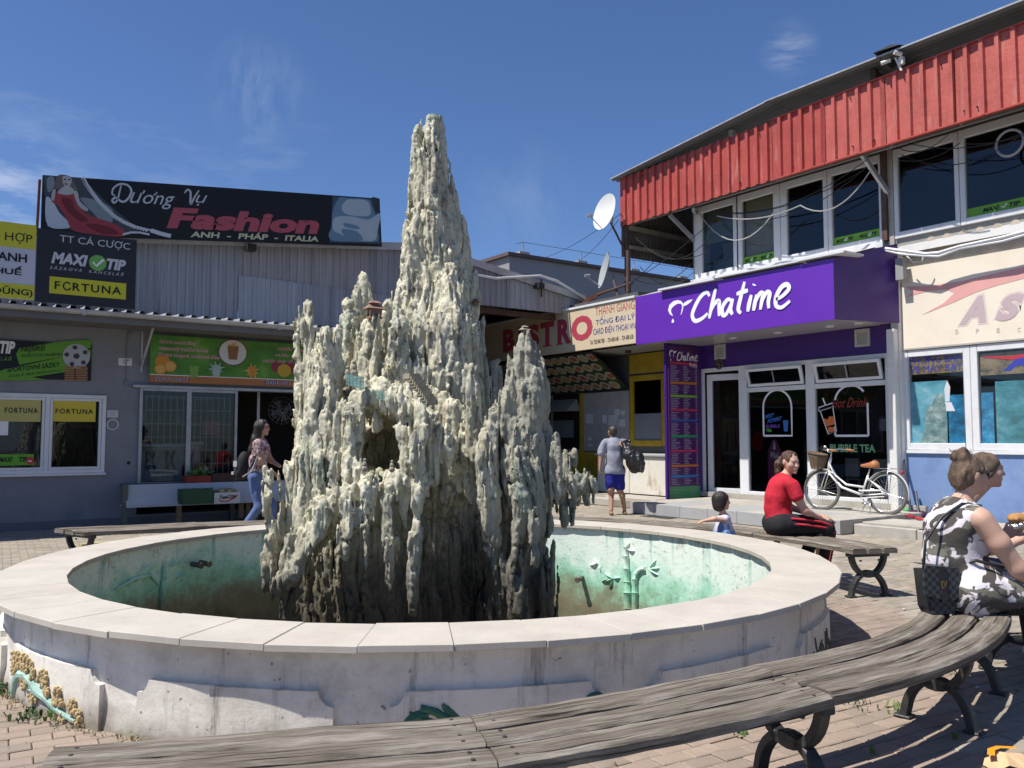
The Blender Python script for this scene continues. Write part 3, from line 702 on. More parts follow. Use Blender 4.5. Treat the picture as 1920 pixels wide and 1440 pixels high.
def lerp_line(a, b_, n, sag=0.0, side=1):
    out = []; d = Vector((b_[0]-a[0], b_[1]-a[1])); o = Vector((d.y, -d.x)).normalized()*side
    for i in range(n+1):
        t = i/n; s_ = sag*(1-(2*t-1)**2); out.append((a[0]+d.x*t+o.x*s_, a[1]+d.y*t+o.y*s_))
    return out
def toW(L): return [c2(x, y) for x, y in L]
def shrink(a, b_, g0, g1):
    a, b_ = Vector(a), Vector(b_); d = (b_-a).normalized(); return tuple(a+d*g0), tuple(b_-d*g1)
Lin, Ain, Bin, Din = (-1.488, 2.858), (-.157, 3.172), (1.057, 3.853), (2.519, 5.281)
Lou, Aou, Bou, Dou = (-1.395, 2.395), (-.041, 2.715), (1.256, 3.404), (2.863, 4.963)
secs = []
for (i0, i1, o0_, o1, sg) in ((Lin, Ain, Lou, Aou, 0.0), (Ain, Bin, Aou, Bou, .03), (Bin, Din, Bou, Dou, .155)):
    a, b_ = shrink(i0, i1, .002, .003); c_, d_ = shrink(o0_, o1, .002, .003)
    secs.append((toW(lerp_line(a, b_, 16, sg)), toW(lerp_line(c_, d_, 16, sg))))
def fpts(i, o, inset=.03):
    i, o = Vector(i), Vector(o); d = (o-i).normalized(); return c2(*(i+d*inset)), c2(*(o-d*inset))
bench('front_bench', 'long curved bench of grey weathered planks in the foreground in front of the basin', secs, .45,
      [fpts((-1.40, 2.88), (-1.30, 2.42)), fpts((-.15, 3.17), (-.035, 2.72)), fpts(Bin, Bou), fpts((2.02, 4.60), (2.31, 4.27)), fpts((2.47, 5.22), (2.80, 4.92))])
CC = (-.645, 7.0)
def pc(ang, r): t = radians(ang); return (CC[0]+r*cos(t), CC[1]+r*sin(t))   # ang anticlockwise from the right
secs = []; cuts = [12.2, 33.5, 55.5, 77.5]
for a0, a1 in zip(cuts[:-1], cuts[1:]):
    A = [a0+.07+(a1-a0-.14)*i/14 for i in range(15)]
    secs.append((toW([pc(a, 3.82) for a in A]), toW([pc(a, 4.28) for a in A])))
bench('right_bench', 'curved grey plank bench on the far right of the basin, under the woman in red', secs, .45,
      [tuple(c2(*pc(a, r)) for r in (3.84, 4.25)) for a in (13.8, 33.5, 55.5, 76)])
# left bench
Lb = [((-5.12, 9.63), (-4.62, 9.30)), ((-3.80, 10.30), (-3.50, 9.92)), ((-2.45, 10.85), (-2.25, 10.40)), ((-.9, 11.2), (-.82, 10.72))]
secs = []
for (i0, o0_), (i1, o1) in zip(Lb[:-1], Lb[1:]): secs.append((toW(lerp_line(o0_, o1, 10)), toW(lerp_line(i0, i1, 10))))
bench('left_bench', 'dark plank bench beyond the left of the basin, before the grey shop', secs, .45,
      [tuple(c2(*p) for p in (o_, i_)) for i_, o_ in [((-5.0, 9.68), (-4.55, 9.36)), Lb[1], Lb[2], Lb[3]]])
# ------------------------------------------------------------------ the stalagmite rock in the basin (modelled in a frame facing the photographer)
rock = thing('rock_sculpture', 'tall craggy cream and grey concrete rock with spires rising from the middle of the basin', 'rock sculpture', (CF.x, CF.y, 0), rz=-YAW)
def RL(px, py, dep):
    x = (px-960)/FPX; y = -(py-720)/FPX; d = (x, cos(PITCH)-y*sin(PITCH), sin(PITCH)+y*cos(PITCH)); t = dep/d[1]
    return (d[0]*t+.645, dep-7.0, HC+d[2]*t)
def rc(*pts): return [RL(px, py, dp)+(r*dp/FPX,) for px, py, dp, r in pts]
fld = Field((-1.3, -1.65, -.66), (1.5, 1.05, 4.25), .0105)
chains = [
 (rc((810, 226, 7.3, 14), (806, 262, 7.3, 25), (805, 310, 7.3, 31), (807, 370, 7.3, 39), (811, 430, 7.3, 45), (813, 500, 7.3, 52), (817, 570, 7.2, 62), (812, 640, 7.1, 78), (808, 720, 7.05, 88), (800, 820, 7.1, 96), (795, 950, 7.2, 95), (790, 1220, 7.2, 105)), 1.6),
 (rc((868, 474, 7.4, 11), (872, 530, 7.4, 19), (876, 620, 7.4, 25), (887, 720, 7.4, 32), (890, 900, 7.4, 36), (880, 1200, 7.4, 45)), 1),
 (rc((845, 300, 7.35, 3), (848, 370, 7.35, 10), (856, 450, 7.35, 14), (868, 560, 7.35, 18)), .6),
 (rc((925, 690, 7.5, 9), (923, 780, 7.5, 20), (912, 900, 7.5, 28), (905, 1150, 7.4, 30)), 1),
 (rc((778, 400, 7.15, 12), (768, 440, 7.15, 14), (772, 520, 7.1, 20), (762, 600, 7.05, 24), (755, 700, 6.9, 26)), .8),
 (rc((735, 580, 7.0, 14), (728, 640, 7.0, 26), (715, 730, 6.9, 34)), .8),
 (rc((757, 545, 7.05, 12), (745, 600, 7.0, 20), (742, 700, 6.9, 28)), .6),
 (rc((676, 610, 6.8, 14), (670, 700, 6.8, 19), (672, 760, 6.7, 22)), .5),
 (rc((706, 608, 6.75, 17), (704, 680, 6.75, 19), (708, 740, 6.7, 22)), .5),
 (rc((745, 612, 6.7, 17), (745, 690, 6.7, 17), (752, 730, 6.7, 17)), .5),
 (rc((682, 522, 7.1, 6), (683, 560, 7.1, 14), (686, 600, 7.1, 20), (690, 690, 7.0, 24)), .6),
 (rc((654, 570, 6.9, 4), (654, 600, 6.9, 8), (652, 650, 6.9, 11), (657, 720, 6.8, 16), (665, 800, 6.6, 24)), .4),
 (rc((573, 575, 6.6, 8), (573, 610, 6.6, 13), (578, 680, 6.6, 17), (576, 760, 6.6, 18), (573, 850, 6.5, 19), (572, 960, 6.5, 22), (560, 1050, 6.4, 20)), 1),
 (rc((598, 640, 6.5, 12), (596, 700, 6.5, 16), (592, 800, 6.4, 18)), .4),
 (rc((606, 632, 6.35, 13), (612, 632, 6.35, 15), (610, 690, 6.35, 27), (606, 770, 6.3, 34), (602, 860, 6.2, 40), (600, 950, 6.2, 42), (590, 1030, 6.1, 38), (565, 1075, 6.1, 26)), 1.6),
 (rc((633, 622, 6.4, 5), (632, 690, 6.4, 12), (630, 800, 6.3, 16)), .4),
 (rc((505, 885, 6.3, 9), (506, 960, 6.3, 12), (516, 1010, 6.3, 13), (512, 1060, 6.2, 13), (506, 1098, 6.2, 9)), .6),
 (rc((536, 884, 6.4, 12), (541, 980, 6.4, 17), (532, 1070, 6.2, 19), (512, 1110, 6.2, 9)), .6),
 (rc((489, 1003, 6.2, 4), (512, 1018, 6.2, 8)), 0),
 (rc((612, 960, 5.95, 27), (600, 1030, 5.95, 28), (560, 1078, 6.0, 22), (525, 1100, 6.1, 14)), .5),
 (rc((590, 1000, 6.9, 40), (600, 1100, 6.9, 55), (600, 1240, 6.9, 62)), .3), (rc((700, 950, 7.0, 80), (700, 1240, 7.0, 95)), .3),
 (rc((662, 765, 6.25, 18), (700, 742, 6.2, 20), (750, 752, 6.1, 23), (795, 782, 6.05, 24), (822, 840, 6.1, 22)), .5),
 (rc((655, 712, 6.4, 14), (690, 728, 6.35, 18), (750, 742, 6.3, 20)), .2),
 (rc((655, 780, 6.1, 20), (648, 850, 6.1, 23), (665, 905, 6.0, 20)), .4),
 (rc((664, 905, 6.0, 18), (735, 902, 5.95, 16), (795, 915, 6.0, 18)), .3),
 (rc((790, 800, 6.0, 16), (772, 862, 5.95, 14), (798, 905, 6.0, 14)), .3), (rc((815, 830, 6.1, 20), (812, 900, 6.1, 15)), .3),
 (rc((760, 770, 6.1, 12), (758, 850, 6.0, 11), (764, 880, 6.0, 9)), .1),
 (rc((850, 775, 6.4, 20), (858, 850, 6.4, 22), (850, 930, 6.5, 18), (845, 1040, 6.6, 9)), .5),
 (rc((881, 692, 6.3, 5), (881, 735, 6.3, 9), (884, 790, 6.3, 8), (887, 850, 6.3, 6)), .1),
 (rc((985, 632, 6.3, 6), (984, 660, 6.3, 17), (986, 700, 6.3, 31), (988, 740, 6.3, 40), (975, 800, 6.3, 50), (965, 870, 6.35, 58), (965, 940, 6.4, 58), (972, 1010, 6.5, 52), (985, 1200, 6.5, 50)), 1.6),
 (rc((950, 745, 6.2, 11), (925, 800, 6.15, 16), (908, 860, 6.1, 16), (915, 940, 6.1, 17), (930, 1020, 6.1, 14), (943, 1085, 6.1, 8), (945, 1170, 6.1, 8)), .4),
 (rc((1012, 735, 6.4, 17), (1015, 790, 6.4, 11)), .2),
 (rc((1037, 816, 6.2, 5), (1036, 860, 6.2, 11), (1038, 930, 6.2, 12), (1040, 1000, 6.25, 12), (1035, 1090, 6.3, 13), (1022, 1180, 6.3, 16)), .6),
 (rc((1005, 870, 6.1, 5), (1008, 900, 6.1, 9), (1015, 1000, 6.2, 12)), .3), (rc((978, 850, 6.0, 8), (985, 930, 6.0, 13), (975, 1000, 6.1, 10)), .4),
 (rc((965, 1040, 6.1, 7), (972, 1110, 6.1, 7), (975, 1170, 6.1, 12)), .1),
 (rc((1035, 905, 6.7, 26), (1062, 915, 6.8, 20), (1092, 905, 6.9, 16), (1108, 912, 6.9, 9)), .2), (rc((1100, 912, 6.9, 9), (1104, 945, 6.9, 4)), 0),
 (rc((1062, 925, 6.8, 20), (1060, 975, 6.7, 9)), .1), (rc((1067, 852, 7.4, 9), (1067, 930, 7.2, 14)), .1),
 (rc((705, 770, 6.6, 26), (770, 755, 6.6, 36), (820, 770, 6.6, 32), (840, 850, 6.7, 36)), 0),
 (rc((950, 1000, 7.0, 50), (960, 1220, 7.0, 62)), 0), (rc((690, 790, 7.3, 50), (690, 900, 7.3, 70)), 0),
]
for pts, dn in chains: fld.chain(pts, k=.02, sq=(1, .9))
rq = random.Random(77)
for pts, dn in chains:
    if dn <= 0: continue
    tot = sum((Vector(a[:3])-Vector(b_[:3])).length for a, b_ in zip(pts[:-1], pts[1:]))
    for _ in range(int(10*dn*tot)):
        i = rq.randrange(len(pts)-1); t = rq.random(); a, b_ = pts[i], pts[i+1]
        th = rq.uniform(0, 2*pi) if rq.random() < .4 else rq.uniform(pi*1.02, pi*1.98)
        r0 = a[3]+(b_[3]-a[3])*t; x = a[0]+(b_[0]-a[0])*t+cos(th)*r0*.93; y = a[1]+(b_[1]-a[1])*t+sin(th)*r0*.86; z = a[2]+(b_[2]-a[2])*t
        if z < (.95 if r0 > .3 and a[0] < .3 else .15): continue
        L = rq.uniform(.12, .7); rr = rq.uniform(.015, .042)*(1 if r0 > .08 else .6); sp = .1*(b_[3]-a[3])/max(.1, abs(b_[2]-a[2]))
        x2 = x+cos(th)*(sp*L*6+rq.uniform(-.01, .02))+rq.gauss(0, .012); y2 = y+sin(th)*(sp*L*6+rq.uniform(0, .02))
        m_ = .5; xm, ym, zm = x+(x2-x)*m_, y+(y2-y)*m_, z-L*m_; fld.cone((x, y, z), (xm, ym, zm), rr*.25, rr*.95, .01); fld.cone((xm, ym, zm), (x2, y2, z-L), rr*.95, rr*.15, .01)
for pts, k in [(rc((704, 864, 5.4, 37), (708, 855, 7.0, 40)), .02), (rc((733, 850, 5.4, 30), (732, 850, 7.0, 34)), .02), (rc((724, 824, 5.4, 34), (722, 835, 7.0, 34)), .02), (rc((712, 842, 5.4, 42), (716, 842, 7.1, 38)), .02), (rc((784, 664, 6.0, 3), (781, 684, 6.0, 7), (780, 694, 6.0, 9)), .01), (rc((784, 670, 7.1, 5), (780, 692, 7.1, 10)), .01),
               (rc((893, 645, 6.6, 6), (893, 690, 6.6, 11)), .01), (rc((893, 650, 7.3, 8), (893, 690, 7.3, 10)), .01), (rc((880, 860, 5.8, 8), (878, 960, 5.9, 15), (890, 1100, 6.0, 22)), .03), (rc((885, 960, 6.9, 20), (890, 1110, 6.9, 30)), .03),
               (rc((1003, 1010, 5.7, 10), (1000, 1140, 5.8, 14)), .02), (rc((825, 1020, 5.6, 20), (815, 1130, 5.8, 30)), .04), (rc((810, 940, 6.4, 15), (810, 1120, 6.4, 35)), .04)]:
    fld.chain(pts, k=k, cut=True)
for a, b_ in ((0, 1), ):
    for yy in range(664, 694, 5):
        p = [RL(780, yy, 6.0), RL(780, yy, 7.1)]; fld.cone(p[0], p[1], .012+.0007*(yy-664), .012+.0007*(yy-664), .01, True)
        p = [RL(893, yy-12, 6.4), RL(893, yy-12, 7.4)]; fld.cone(p[0], p[1], .022, .03, .01, True)
    p = [RL(780, 670, 6.0), RL(780, 672, 7.1)]; fld.cone(p[0], p[1], .03, .02, .01, True); p = [RL(780, 690, 6.0), RL(780, 690, 7.1)]; fld.cone(p[0], p[1], .04, .03, .01, True)
    p = [RL(893, 655, 6.4), RL(893, 655, 7.4)]; fld.cone(p[0], p[1], .03, .03, .01, True); p = [RL(893, 680, 6.4), RL(893, 680, 7.4)]; fld.cone(p[0], p[1], .045, .04, .01, True)
fld.ell(RL(716, 846, 6.8), (.33, .52, .25), k=.02, cut=True)
fld.ell(RL(730, 1110, 6.05), (.66, .62, .58), k=.05, cut=True)
fld.ell(RL(600, 1150, 5.95), (.35, .4, .28), k=.05, cut=True)
fld.ell(RL(860, 1080, 6.3), (.24, .5, .62), k=.05, cut=True)
stal = [
 (rc((838, 930, 6.0, 8), (836, 1010, 6.0, 7), (836, 1062, 6.0, 3)), 0),
 (rc((650, 915, 5.9, 12), (652, 990, 5.88, 12), (650, 1036, 5.88, 7)), .1), (rc((698, 920, 5.85, 8), (690, 1030, 5.85, 7), (686, 1080, 5.85, 3)), .1),
 (rc((728, 915, 5.8, 13), (735, 1010, 5.8, 12), (737, 1085, 5.8, 8), (740, 1110, 5.8, 4)), .1), (rc((778, 900, 5.8, 9), (776, 1000, 5.8, 9), (774, 1095, 5.8, 7), (774, 1142, 5.8, 3)), .1),
 (rc((743, 966, 5.85, 4), (776, 942, 5.8, 6)), 0), (rc((672, 920, 5.95, 9), (672, 990, 5.95, 7)), 0), (rc((712, 920, 5.95, 9), (710, 1000, 6.0, 6)), 0), (rc((758, 915, 6.0, 9), (757, 960, 6.0, 6)), 0),
]
for pts, dn in stal: fld.chain(pts, k=.012)
for pts, dn in stal:
    for _ in range(3):
        a = pts[0]; L = rq.uniform(.15, .4); x = a[0]+rq.gauss(0, .05); fld.cone((x, a[1]+rq.uniform(-.03, .05), a[2]+.02), (x+rq.gauss(0, .01), a[1]+rq.uniform(-.02, .04), a[2]-L), .018, .007, .012)
fld.ell((-.46, .50, 1.30), (.55, .20, .75), k=.02); fld.ell((-.86, .10, 1.30), (.10, .36, .55), k=.02)
# rough, fluted surface: disturb the field close to the surface
A = np.abs(fld.F) < .11; I_ = np.array(np.nonzero(A)).T; P_ = fld.lo+I_*fld.h
wx = vnoise(P_*np.array([3, 3, 2.2]), 5)*.06; Q = P_.copy(); Q[:, 0] += wx; Q[:, 1] += wx
gv = lambda f, sd, wd: np.clip(1-np.abs(vnoise(Q*np.array(f), sd))*wd, 0, 1)
d_ = .014*vnoise(Q*np.array([15, 15, 1.3]), 1)+.013*vnoise(Q*np.array([31, 31, 2.6]), 2)-.014*np.abs(vnoise(P_*np.array([10, 10, 2.2]), 3))+.006*vnoise(P_*np.array([40, 40, 12]), 4)
d_ += .052*gv([10, 10, .7], 21, 4.5)+.030*gv([20, 20, 1.6], 22, 3.5)+.030*gv([6, 6, 2.2], 23, 8)+.014*gv([36, 36, 4], 24, 3)
pit = np.clip(vnoise(P_*np.array([19, 19, 12]), 31)-.4, 0, 1)*.10+np.clip(vnoise(P_*np.array([38, 38, 30]), 32)-.45, 0, 1)*.05; d_ += pit-.034+.055*gv([4.2, 4.2, .45], 41, 6)
fld.F[A] += d_.astype(np.float32)
Vr, Fr_ = fld.mesh(); del fld, A, I_, P_, Q
# drop crumbs that hang free of the main mass
lab = np.arange(len(Vr))
for _ in range(60):
    m_ = lab[Fr_].min(1); old = lab.copy()
    for k in range(4): np.minimum.at(lab, Fr_[:, k], m_)
    lab = lab[lab]; lab = lab[lab]
    if (lab == old).all(): break
bc_ = np.bincount(lab); Fr_ = Fr_[bc_[lab[Fr_[:, 0]]] > 2500]; used = np.unique(Fr_); rem = np.full(len(Vr), -1); rem[used] = np.arange(len(used)); Vr = Vr[used]; Fr_ = rem[Fr_]
# fine relief pushed along z-free directions
nrm = np.zeros_like(Vr); fv = Vr[Fr_]; fn = np.cross(fv[:, 2]-fv[:, 0], fv[:, 3]-fv[:, 1])
for k in range(4): np.add.at(nrm, Fr_[:, k], fn)
nrm /= (np.linalg.norm(nrm, axis=1)[:, None]+1e-9)
sgn = 1.0
fine = .008*vnoise(Vr*np.array([60, 60, 15]), 9)+.005*vnoise(Vr*np.array([110, 110, 50]), 10)
Vr = Vr+nrm*fine[:, None]
g_ = NG('rock', .92, .15)
n1 = g_.noise(2.2, detail=9, rough=.65); n2 = g_.noise(9, (1.6, 1.6, .5), detail=8, rough=.7)
c = g_.ramp(n2, [(.3, (.36, .33, .235)), (.45, (.64, .60, .44)), (.66, (.80, .765, .60))])
c = g_.mix(g_.ramp(n1, [(.48, 0), (.66, .6)]), c, (.40, .385, .32))
c = g_.mix(g_.ramp(g_.noise(1.7, (1, 1, .7), 9, .7, loc=(5, 2, 8)), [(.55, 0), (.64, .65)]), c, (.33, .46, .385))
c = g_.mix(g_.ramp(g_.noise(14, detail=6, rough=.75, loc=(1, 1, 4)), [(.53, 0), (.66, .85)]), c, (.11, .10, .075))
rt = g_.z(ax='X'); c = g_.mix(g_.ramp(g_.math('ADD', rt, g_.math('MULTIPLY', g_.math('SUBTRACT', g_.noise(1.6, detail=7), .5), 1.6)), [(.25, 0), (.65, .7)]), c, (.27, .265, .225))  # right side greyed darker: its shade is put into the colour
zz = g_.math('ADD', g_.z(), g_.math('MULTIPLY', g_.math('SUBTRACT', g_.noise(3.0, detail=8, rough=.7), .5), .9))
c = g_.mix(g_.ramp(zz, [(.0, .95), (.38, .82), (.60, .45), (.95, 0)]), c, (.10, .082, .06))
c = g_.mix(g_.ramp(g_.noise(4.5, (1.8, 1.8, .3), 9, .75, loc=(2, 9, 6)), [(.53, 0), (.64, .8)]), c, (.14, .13, .10))
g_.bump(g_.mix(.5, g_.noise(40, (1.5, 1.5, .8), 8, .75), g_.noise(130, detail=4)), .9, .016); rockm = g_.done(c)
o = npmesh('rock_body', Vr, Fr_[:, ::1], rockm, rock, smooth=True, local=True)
print('rock verts', len(Vr))
# miniature buildings, stairs and tiles set into the rock
tile_t = mat('mini_teal_tile', (.28, .46, .39), .75, .2, 20, .3, 80, dirt=(.12, .16, .13), damt=.6, ds=14)
mini_b = mat('mini_brown', (.27, .16, .11), .8, .25, 20, .3, 80)
mini_g = mat('mini_stone', (.3, .27, .2), .9, .25, 20, .3, 80)
def rw(px, py, dep): return at_d(px, py, dep)
def rot_mini(p, s=1.0): return p
def mini_house(p, s, m1, m2, name):
    b = MB(); x, y, z = p; b.box(x-s*.4, y-s*.3, z, x+s*.4, y+s*.3, z+s*.12)
    for i in (-1, 1):
        for j in (-1, 1): b.box(x+i*s*.3-s*.05, y+j*s*.22-s*.05, z+s*.12, x+i*s*.3+s*.05, y+j*s*.22+s*.05, z+s*.6)
    o = b.build(name, m1, rock)
    for zz_, k in ((.6, 1.0), (.95, .62)):
        b = MB(); V = [(x-s*.6*k, y-s*.5*k, z+s*zz_), (x+s*.6*k, y-s*.5*k, z+s*zz_), (x+s*.6*k, y+s*.5*k, z+s*zz_), (x-s*.6*k, y+s*.5*k, z+s*zz_), (x-s*.35*k, y, z+s*(zz_+.3*k)), (x+s*.35*k, y, z+s*(zz_+.3*k))]
        b.add(V, [[3, 2, 1, 0], [0, 1, 5, 4], [2, 3, 4, 5], [1, 2, 5], [3, 0, 4]])
        b.box(x-s*.2*k, y-s*.18*k, z+s*(zz_-.36), x+s*.2*k, y+s*.18*k, z+s*zz_); b.build('mini_roof', m2, o)
mini_house(rw(702, 598, 6.75), .13, mini_b, mat('mini_roof_red', (.26, .16, .12), .8, .2, 20, .2, 60), 'miniature_house')
mini_house(rw(984, 628, 6.3), .062, mini_g, mini_g, 'miniature_pagoda')
mini_house(rw(892, 575, 7.3), .06, mini_g, mini_b, 'miniature_pagoda')
b = MB()
for k in range(10):
    p = rw(772+3.6*k, 702+5.3*k, 6.28-.012*k); b.box(p.x-.045, p.y-.05, p.z-.035, p.x+.045, p.y+.05, p.z+.003)
b.build('miniature_stairs', mini_g, rock)
def tilepatch(p0, p1, dep, rows, cols, slant):
    b = MB()
    for i in range(rows):
        for j in range(cols):
            x0 = p0[0]+(p1[0]-p0[0])*j/cols+slant*i/rows; y0 = p0[1]+(p1[1]-p0[1])*i/rows+.28*(p1[0]-p0[0])*j/cols
            w_ = (p1[0]-p0[0])/cols-.6; h_ = (p1[1]-p0[1])/rows-.6
            a, c_, d_, e = rw(x0, y0, dep), rw(x0+w_, y0+.28*w_, dep), rw(x0+w_, y0+h_+.28*w_, dep), rw(x0, y0+h_, dep)
            n = Vector((-SY, -CY, 0))*.02; b.add([a, c_, d_, e, a+n, c_+n, d_+n, e+n], [[4, 7, 6, 5], [0, 1, 5, 4], [1, 2, 6, 5], [2, 3, 7, 6], [3, 0, 4, 7]])
    b.build('tile_patch', tile_t, rock)
tilepatch((766, 748), (800, 768), 6.12, 4, 7, 6); tilepatch((706, 732), (730, 748), 6.08, 3, 4, 0); tilepatch((650, 700), (683, 722), 6.1, 4, 5, 0)
b = MB()
for (px, py, dep, s_) in ((684, 871, 5.85, .022), (735, 873, 5.85, .02), (664, 690, 6.3, .03), (653, 567, 6.9, .02), (652, 700, 6.3, .03)):
    b = MB(); p = rw(px, py, dep); b.ball(p, s_, 8, 6, (.8, .8, 1.2)); b.ball(p+Vector((0, 0, s_*1.4)), s_*.55, 8, 6); b.ball(p-Vector((0, 0, s_*1.3)), s_*1.1, 8, 6); b.build('miniature_figure', mini_g, rock, smooth=True)
fern = mat('moss_yellow', (.20, .22, .04), .8, .3, 20, .2, 60)
b = MB(); q = random.Random(4)
for (px, py, dep, s_, n) in ((725, 690, 6.25, .035, 26), (712, 738, 6.1, .02, 10)):
    for _ in range(n):
        p = rw(px+q.uniform(-5, 5), py+q.uniform(-5, 5), dep+q.uniform(-.03, .03)); d_ = Vector((q.gauss(0, 1), q.gauss(0, 1), q.uniform(0, 1.4))).normalized()*s_*q.uniform(.5, 1); s2 = d_.cross(Vector((0, 0, 1))).normalized()*.005
        b.add([p-s2, p+s2, p+d_], [[0, 1, 2]])
props(b.build('rock_plant', fern, rock), kind='stuff')
# rubble on the floor of the basin
b = MB(); q = random.Random(21); peb = mat('rubble', (.40, .32, .23), .9, .3, 14, .4, 60)
def rubble(cx, cy, rad, n, zt, s0, s1):
    for _ in range(n):
        t, r = q.uniform(0, 2*pi), rad*sqrt(q.random()); p = cw(cx+r*cos(t)*1.5, cy+r*sin(t)); s_ = q.uniform(s0, s1); z = ZF+zt*(1-r/rad)*q.uniform(.3, 1)+s_*.4
        b.ball((p.x, p.y, z), s_, 6, 4, (q.uniform(.7, 1.3), q.uniform(.7, 1.3), q.uniform(.5, .9)))
rubble(.55, 8.1, .55, 330, .30, .025, .06); rubble(.1, 4.95, .5, 60, .05, .02, .05)
pb = b.build('rubble_heap', peb, None); props(pb, 'heap of pale broken rubble on the basin floor right of the rock', 'rubble', kind='stuff')
# ================================================================== grey shop on the left (wall Y = BL), its gable and signs
BL = 15.67; BG = 15.9; BE = 14.6
grey_wall = mat('grey_render', (.225, .23, .25), .85, .08, 2.2, .4, 45, dirt=(.13, .135, .15), damt=.45, ds=1.4)
grey_low = mat('grey_plinth', (.15, .155, .17), .9, .1, 3, .4, 45)
dark_in = mat('dark_interior', (.03, .028, .026), .9, .2, 2, 0)
white_pvc = mat('white_window_frame', (.68, .69, .70), .45, .05, 3, .05, 60, dirt=(.45, .44, .42), damt=.3, ds=4)
alu = mat('aluminium', (.38, .39, .41), .45, .15, 4, .1, 40, metal=.5, dirt=(.2, .19, .18), damt=.4, ds=6)
galv = mat('galvanised_sheet', (.36, .375, .40), .5, .12, 1.2, .2, 30, metal=.35, stretch=(6, 6, .6), dirt=(((.20, .19, .185), .5),), ds=.8, dstretch=(8, 8, .5))
if True:
    galvs = [mat('galvanised_sheet_%d' % i, c, .55, .12, 1.2, .2, 30, metal=.25, stretch=(6, 6, .6), dirt=(((.18, .17, .165), .6), ((.30, .24, .2), .3)), ds=.9, dstretch=(7, 7, .4)) for i, c in enumerate([(.33, .345, .37), (.29, .30, .32), (.37, .39, .42), (.34, .33, .335)])]
gl_dark = glass('window_glass', (.66, .69, .70))
FL = FB(BL)
shop = thing('grey_shop', 'long grey rendered shop building on the left with roller gutter and metal gable', 'building', (1.0, BL, 0))
def corr(b, fr, u0, u1, vb, vt, pitch=.1, depth=.02, n0=0.0, style='trap', seedj=0):
    """corrugated sheet between u0..u1; vb, vt functions of u (bottom and top)"""
    vb = vb if callable(vb) else (lambda u, c=vb: c); vt = vt if callable(vt) else (lambda u, c=vt: c)
    V = []; F = []; U = []; u = u0; q = random.Random(seedj)
    while u < u1-1e-6:
        if style == 'trap': seg = ((0, 0), (.5, 0), (.58, 1), (.92, 1))
        elif style == 'wave': seg = tuple((i/8, .5-.5*cos(2*pi*i/8)) for i in range(8))
        elif style == 'rib2': seg = ((0, 0), (.60, 0), (.66, 1), (.92, 1))
        else: seg = ((0, 0), (.78, 0), (.84, 1), (.94, 1))
        for t, d in seg:
            if u+t*pitch < u1: U.append((u+t*pitch, d*depth))
        u += pitch
    U.append((u1, 0))
    for uu, d in U: V += [fr.p(uu, vb(uu)+q.gauss(0, .004), n0+d+q.gauss(0, .0035)), fr.p(uu, vt(uu)+q.gauss(0, .004), n0+d+q.gauss(0, .0035))]
    for i in range(len(U)-1): F.append([2*i, 2*i+2, 2*i+3, 2*i+1])
    b.add(V, F)
# window opening and shop opening extents
WU0, WV0, WU1, WV1 = boxb(BL, -60, 735, 195, 886)
SO0, SOV0, SO1, SOV1 = boxb(BL, 262, 727, 560, 905)
_, zb_ = at_b(100, 0, BL); S1x = 9.6
top = 3.42
b = MB()
def wall_with_holes(b, fr, u0, u1, v0, v1, holes, th=.25):
    us = sorted(set([u0, u1]+[h[0] for h in holes]+[h[2] for h in holes])); 
    for a, c in zip(us[:-1], us[1:]):
        hs = sorted([h for h in holes if h[0] <= a+1e-6 and h[2] >= c-1e-6], key=lambda h: h[1]); v = v0
        for h in hs:
            if h[1] > v: b.fbox(fr, a, v, c, h[1], -th, 0)
            v = h[3]
        if v < v1: b.fbox(fr, a, v, c, v1, -th, 0)
wall_with_holes(b, FL, -3.2, S1x, .12, top, [(WU0, WV0, WU1, WV1), (SO0, .15, S1x-.3, SOV1)])
b.build('wall', grey_wall, shop)
b = MB(); b.fbox(FL, -3.2, -.02, S1x, .12, -.25, .012); b.build('plinth', grey_low, shop)
# dark rooms behind
b = MB()
for u0, u1 in ((WU0-.3, WU1+.4), (SO0-.2, S1x-.2)):
    b.quad((u0, BL+3.2, 0), (u1, BL+3.2, 0), (u1, BL+3.2, 3.2), (u0, BL+3.2, 3.2)); b.quad((u0, BL+.26, 0), (u0, BL+3.2, 0), (u0, BL+3.2, 3.2), (u0, BL+.26, 3.2)); b.quad((u1, BL+.26, 0), (u1, BL+3.2, 0), (u1, BL+3.2, 3.2), (u1, BL+.26, 3.2))
    b.quad((u0, BL+.26, 3.2), (u1, BL+.26, 3.2), (u1, BL+3.2, 3.2), (u0, BL+3.2, 3.2)); b.quad((u0, BL+.0, .01), (u1, BL+.0, .01), (u1, BL+3.2, .01), (u0, BL+3.2, .01))
b.build('room', dark_in, shop)
def window(parent, fr, box, mullions=(), t=.055, depth=.09, n=.0, gm=None, fm=None, sashes=True):
    u0, v0, u1, v1 = box; b = MB(); fm = fm or white_pvc
    b.frame(fr, u0, v0, u1, v1, t, n-.06, n+.03)
    for m in mullions: b.fbox(fr, m-t*.55, v0+t, m+t*.55, v1-t, n-.06, n+.028)
    o = b.build('window', fm, parent, bevel=.004); es = [u0+t]+[x for m in mullions for x in (m-t*.55, m+t*.55)]+[u1-t]
    for i in range(0, len(es), 2):
        if sashes: MB().frame(fr, es[i]+.003, v0+t+.003, es[i+1]-.003, v1-t-.003, .042, n-.05, n+.016).build('sash', fm, o, bevel=.003)
        b = MB(); g0 = .045 if sashes else 0; b.fbox(fr, es[i]+g0, v0+t+g0, es[i+1]-g0, v1-t-g0, n-.022, n-.014); b.build('pane', gm or gl_dark, o)
    return o
mu = at_b(90, 800, BL)[0]; mu0 = at_b(80, 800, BL)[0]
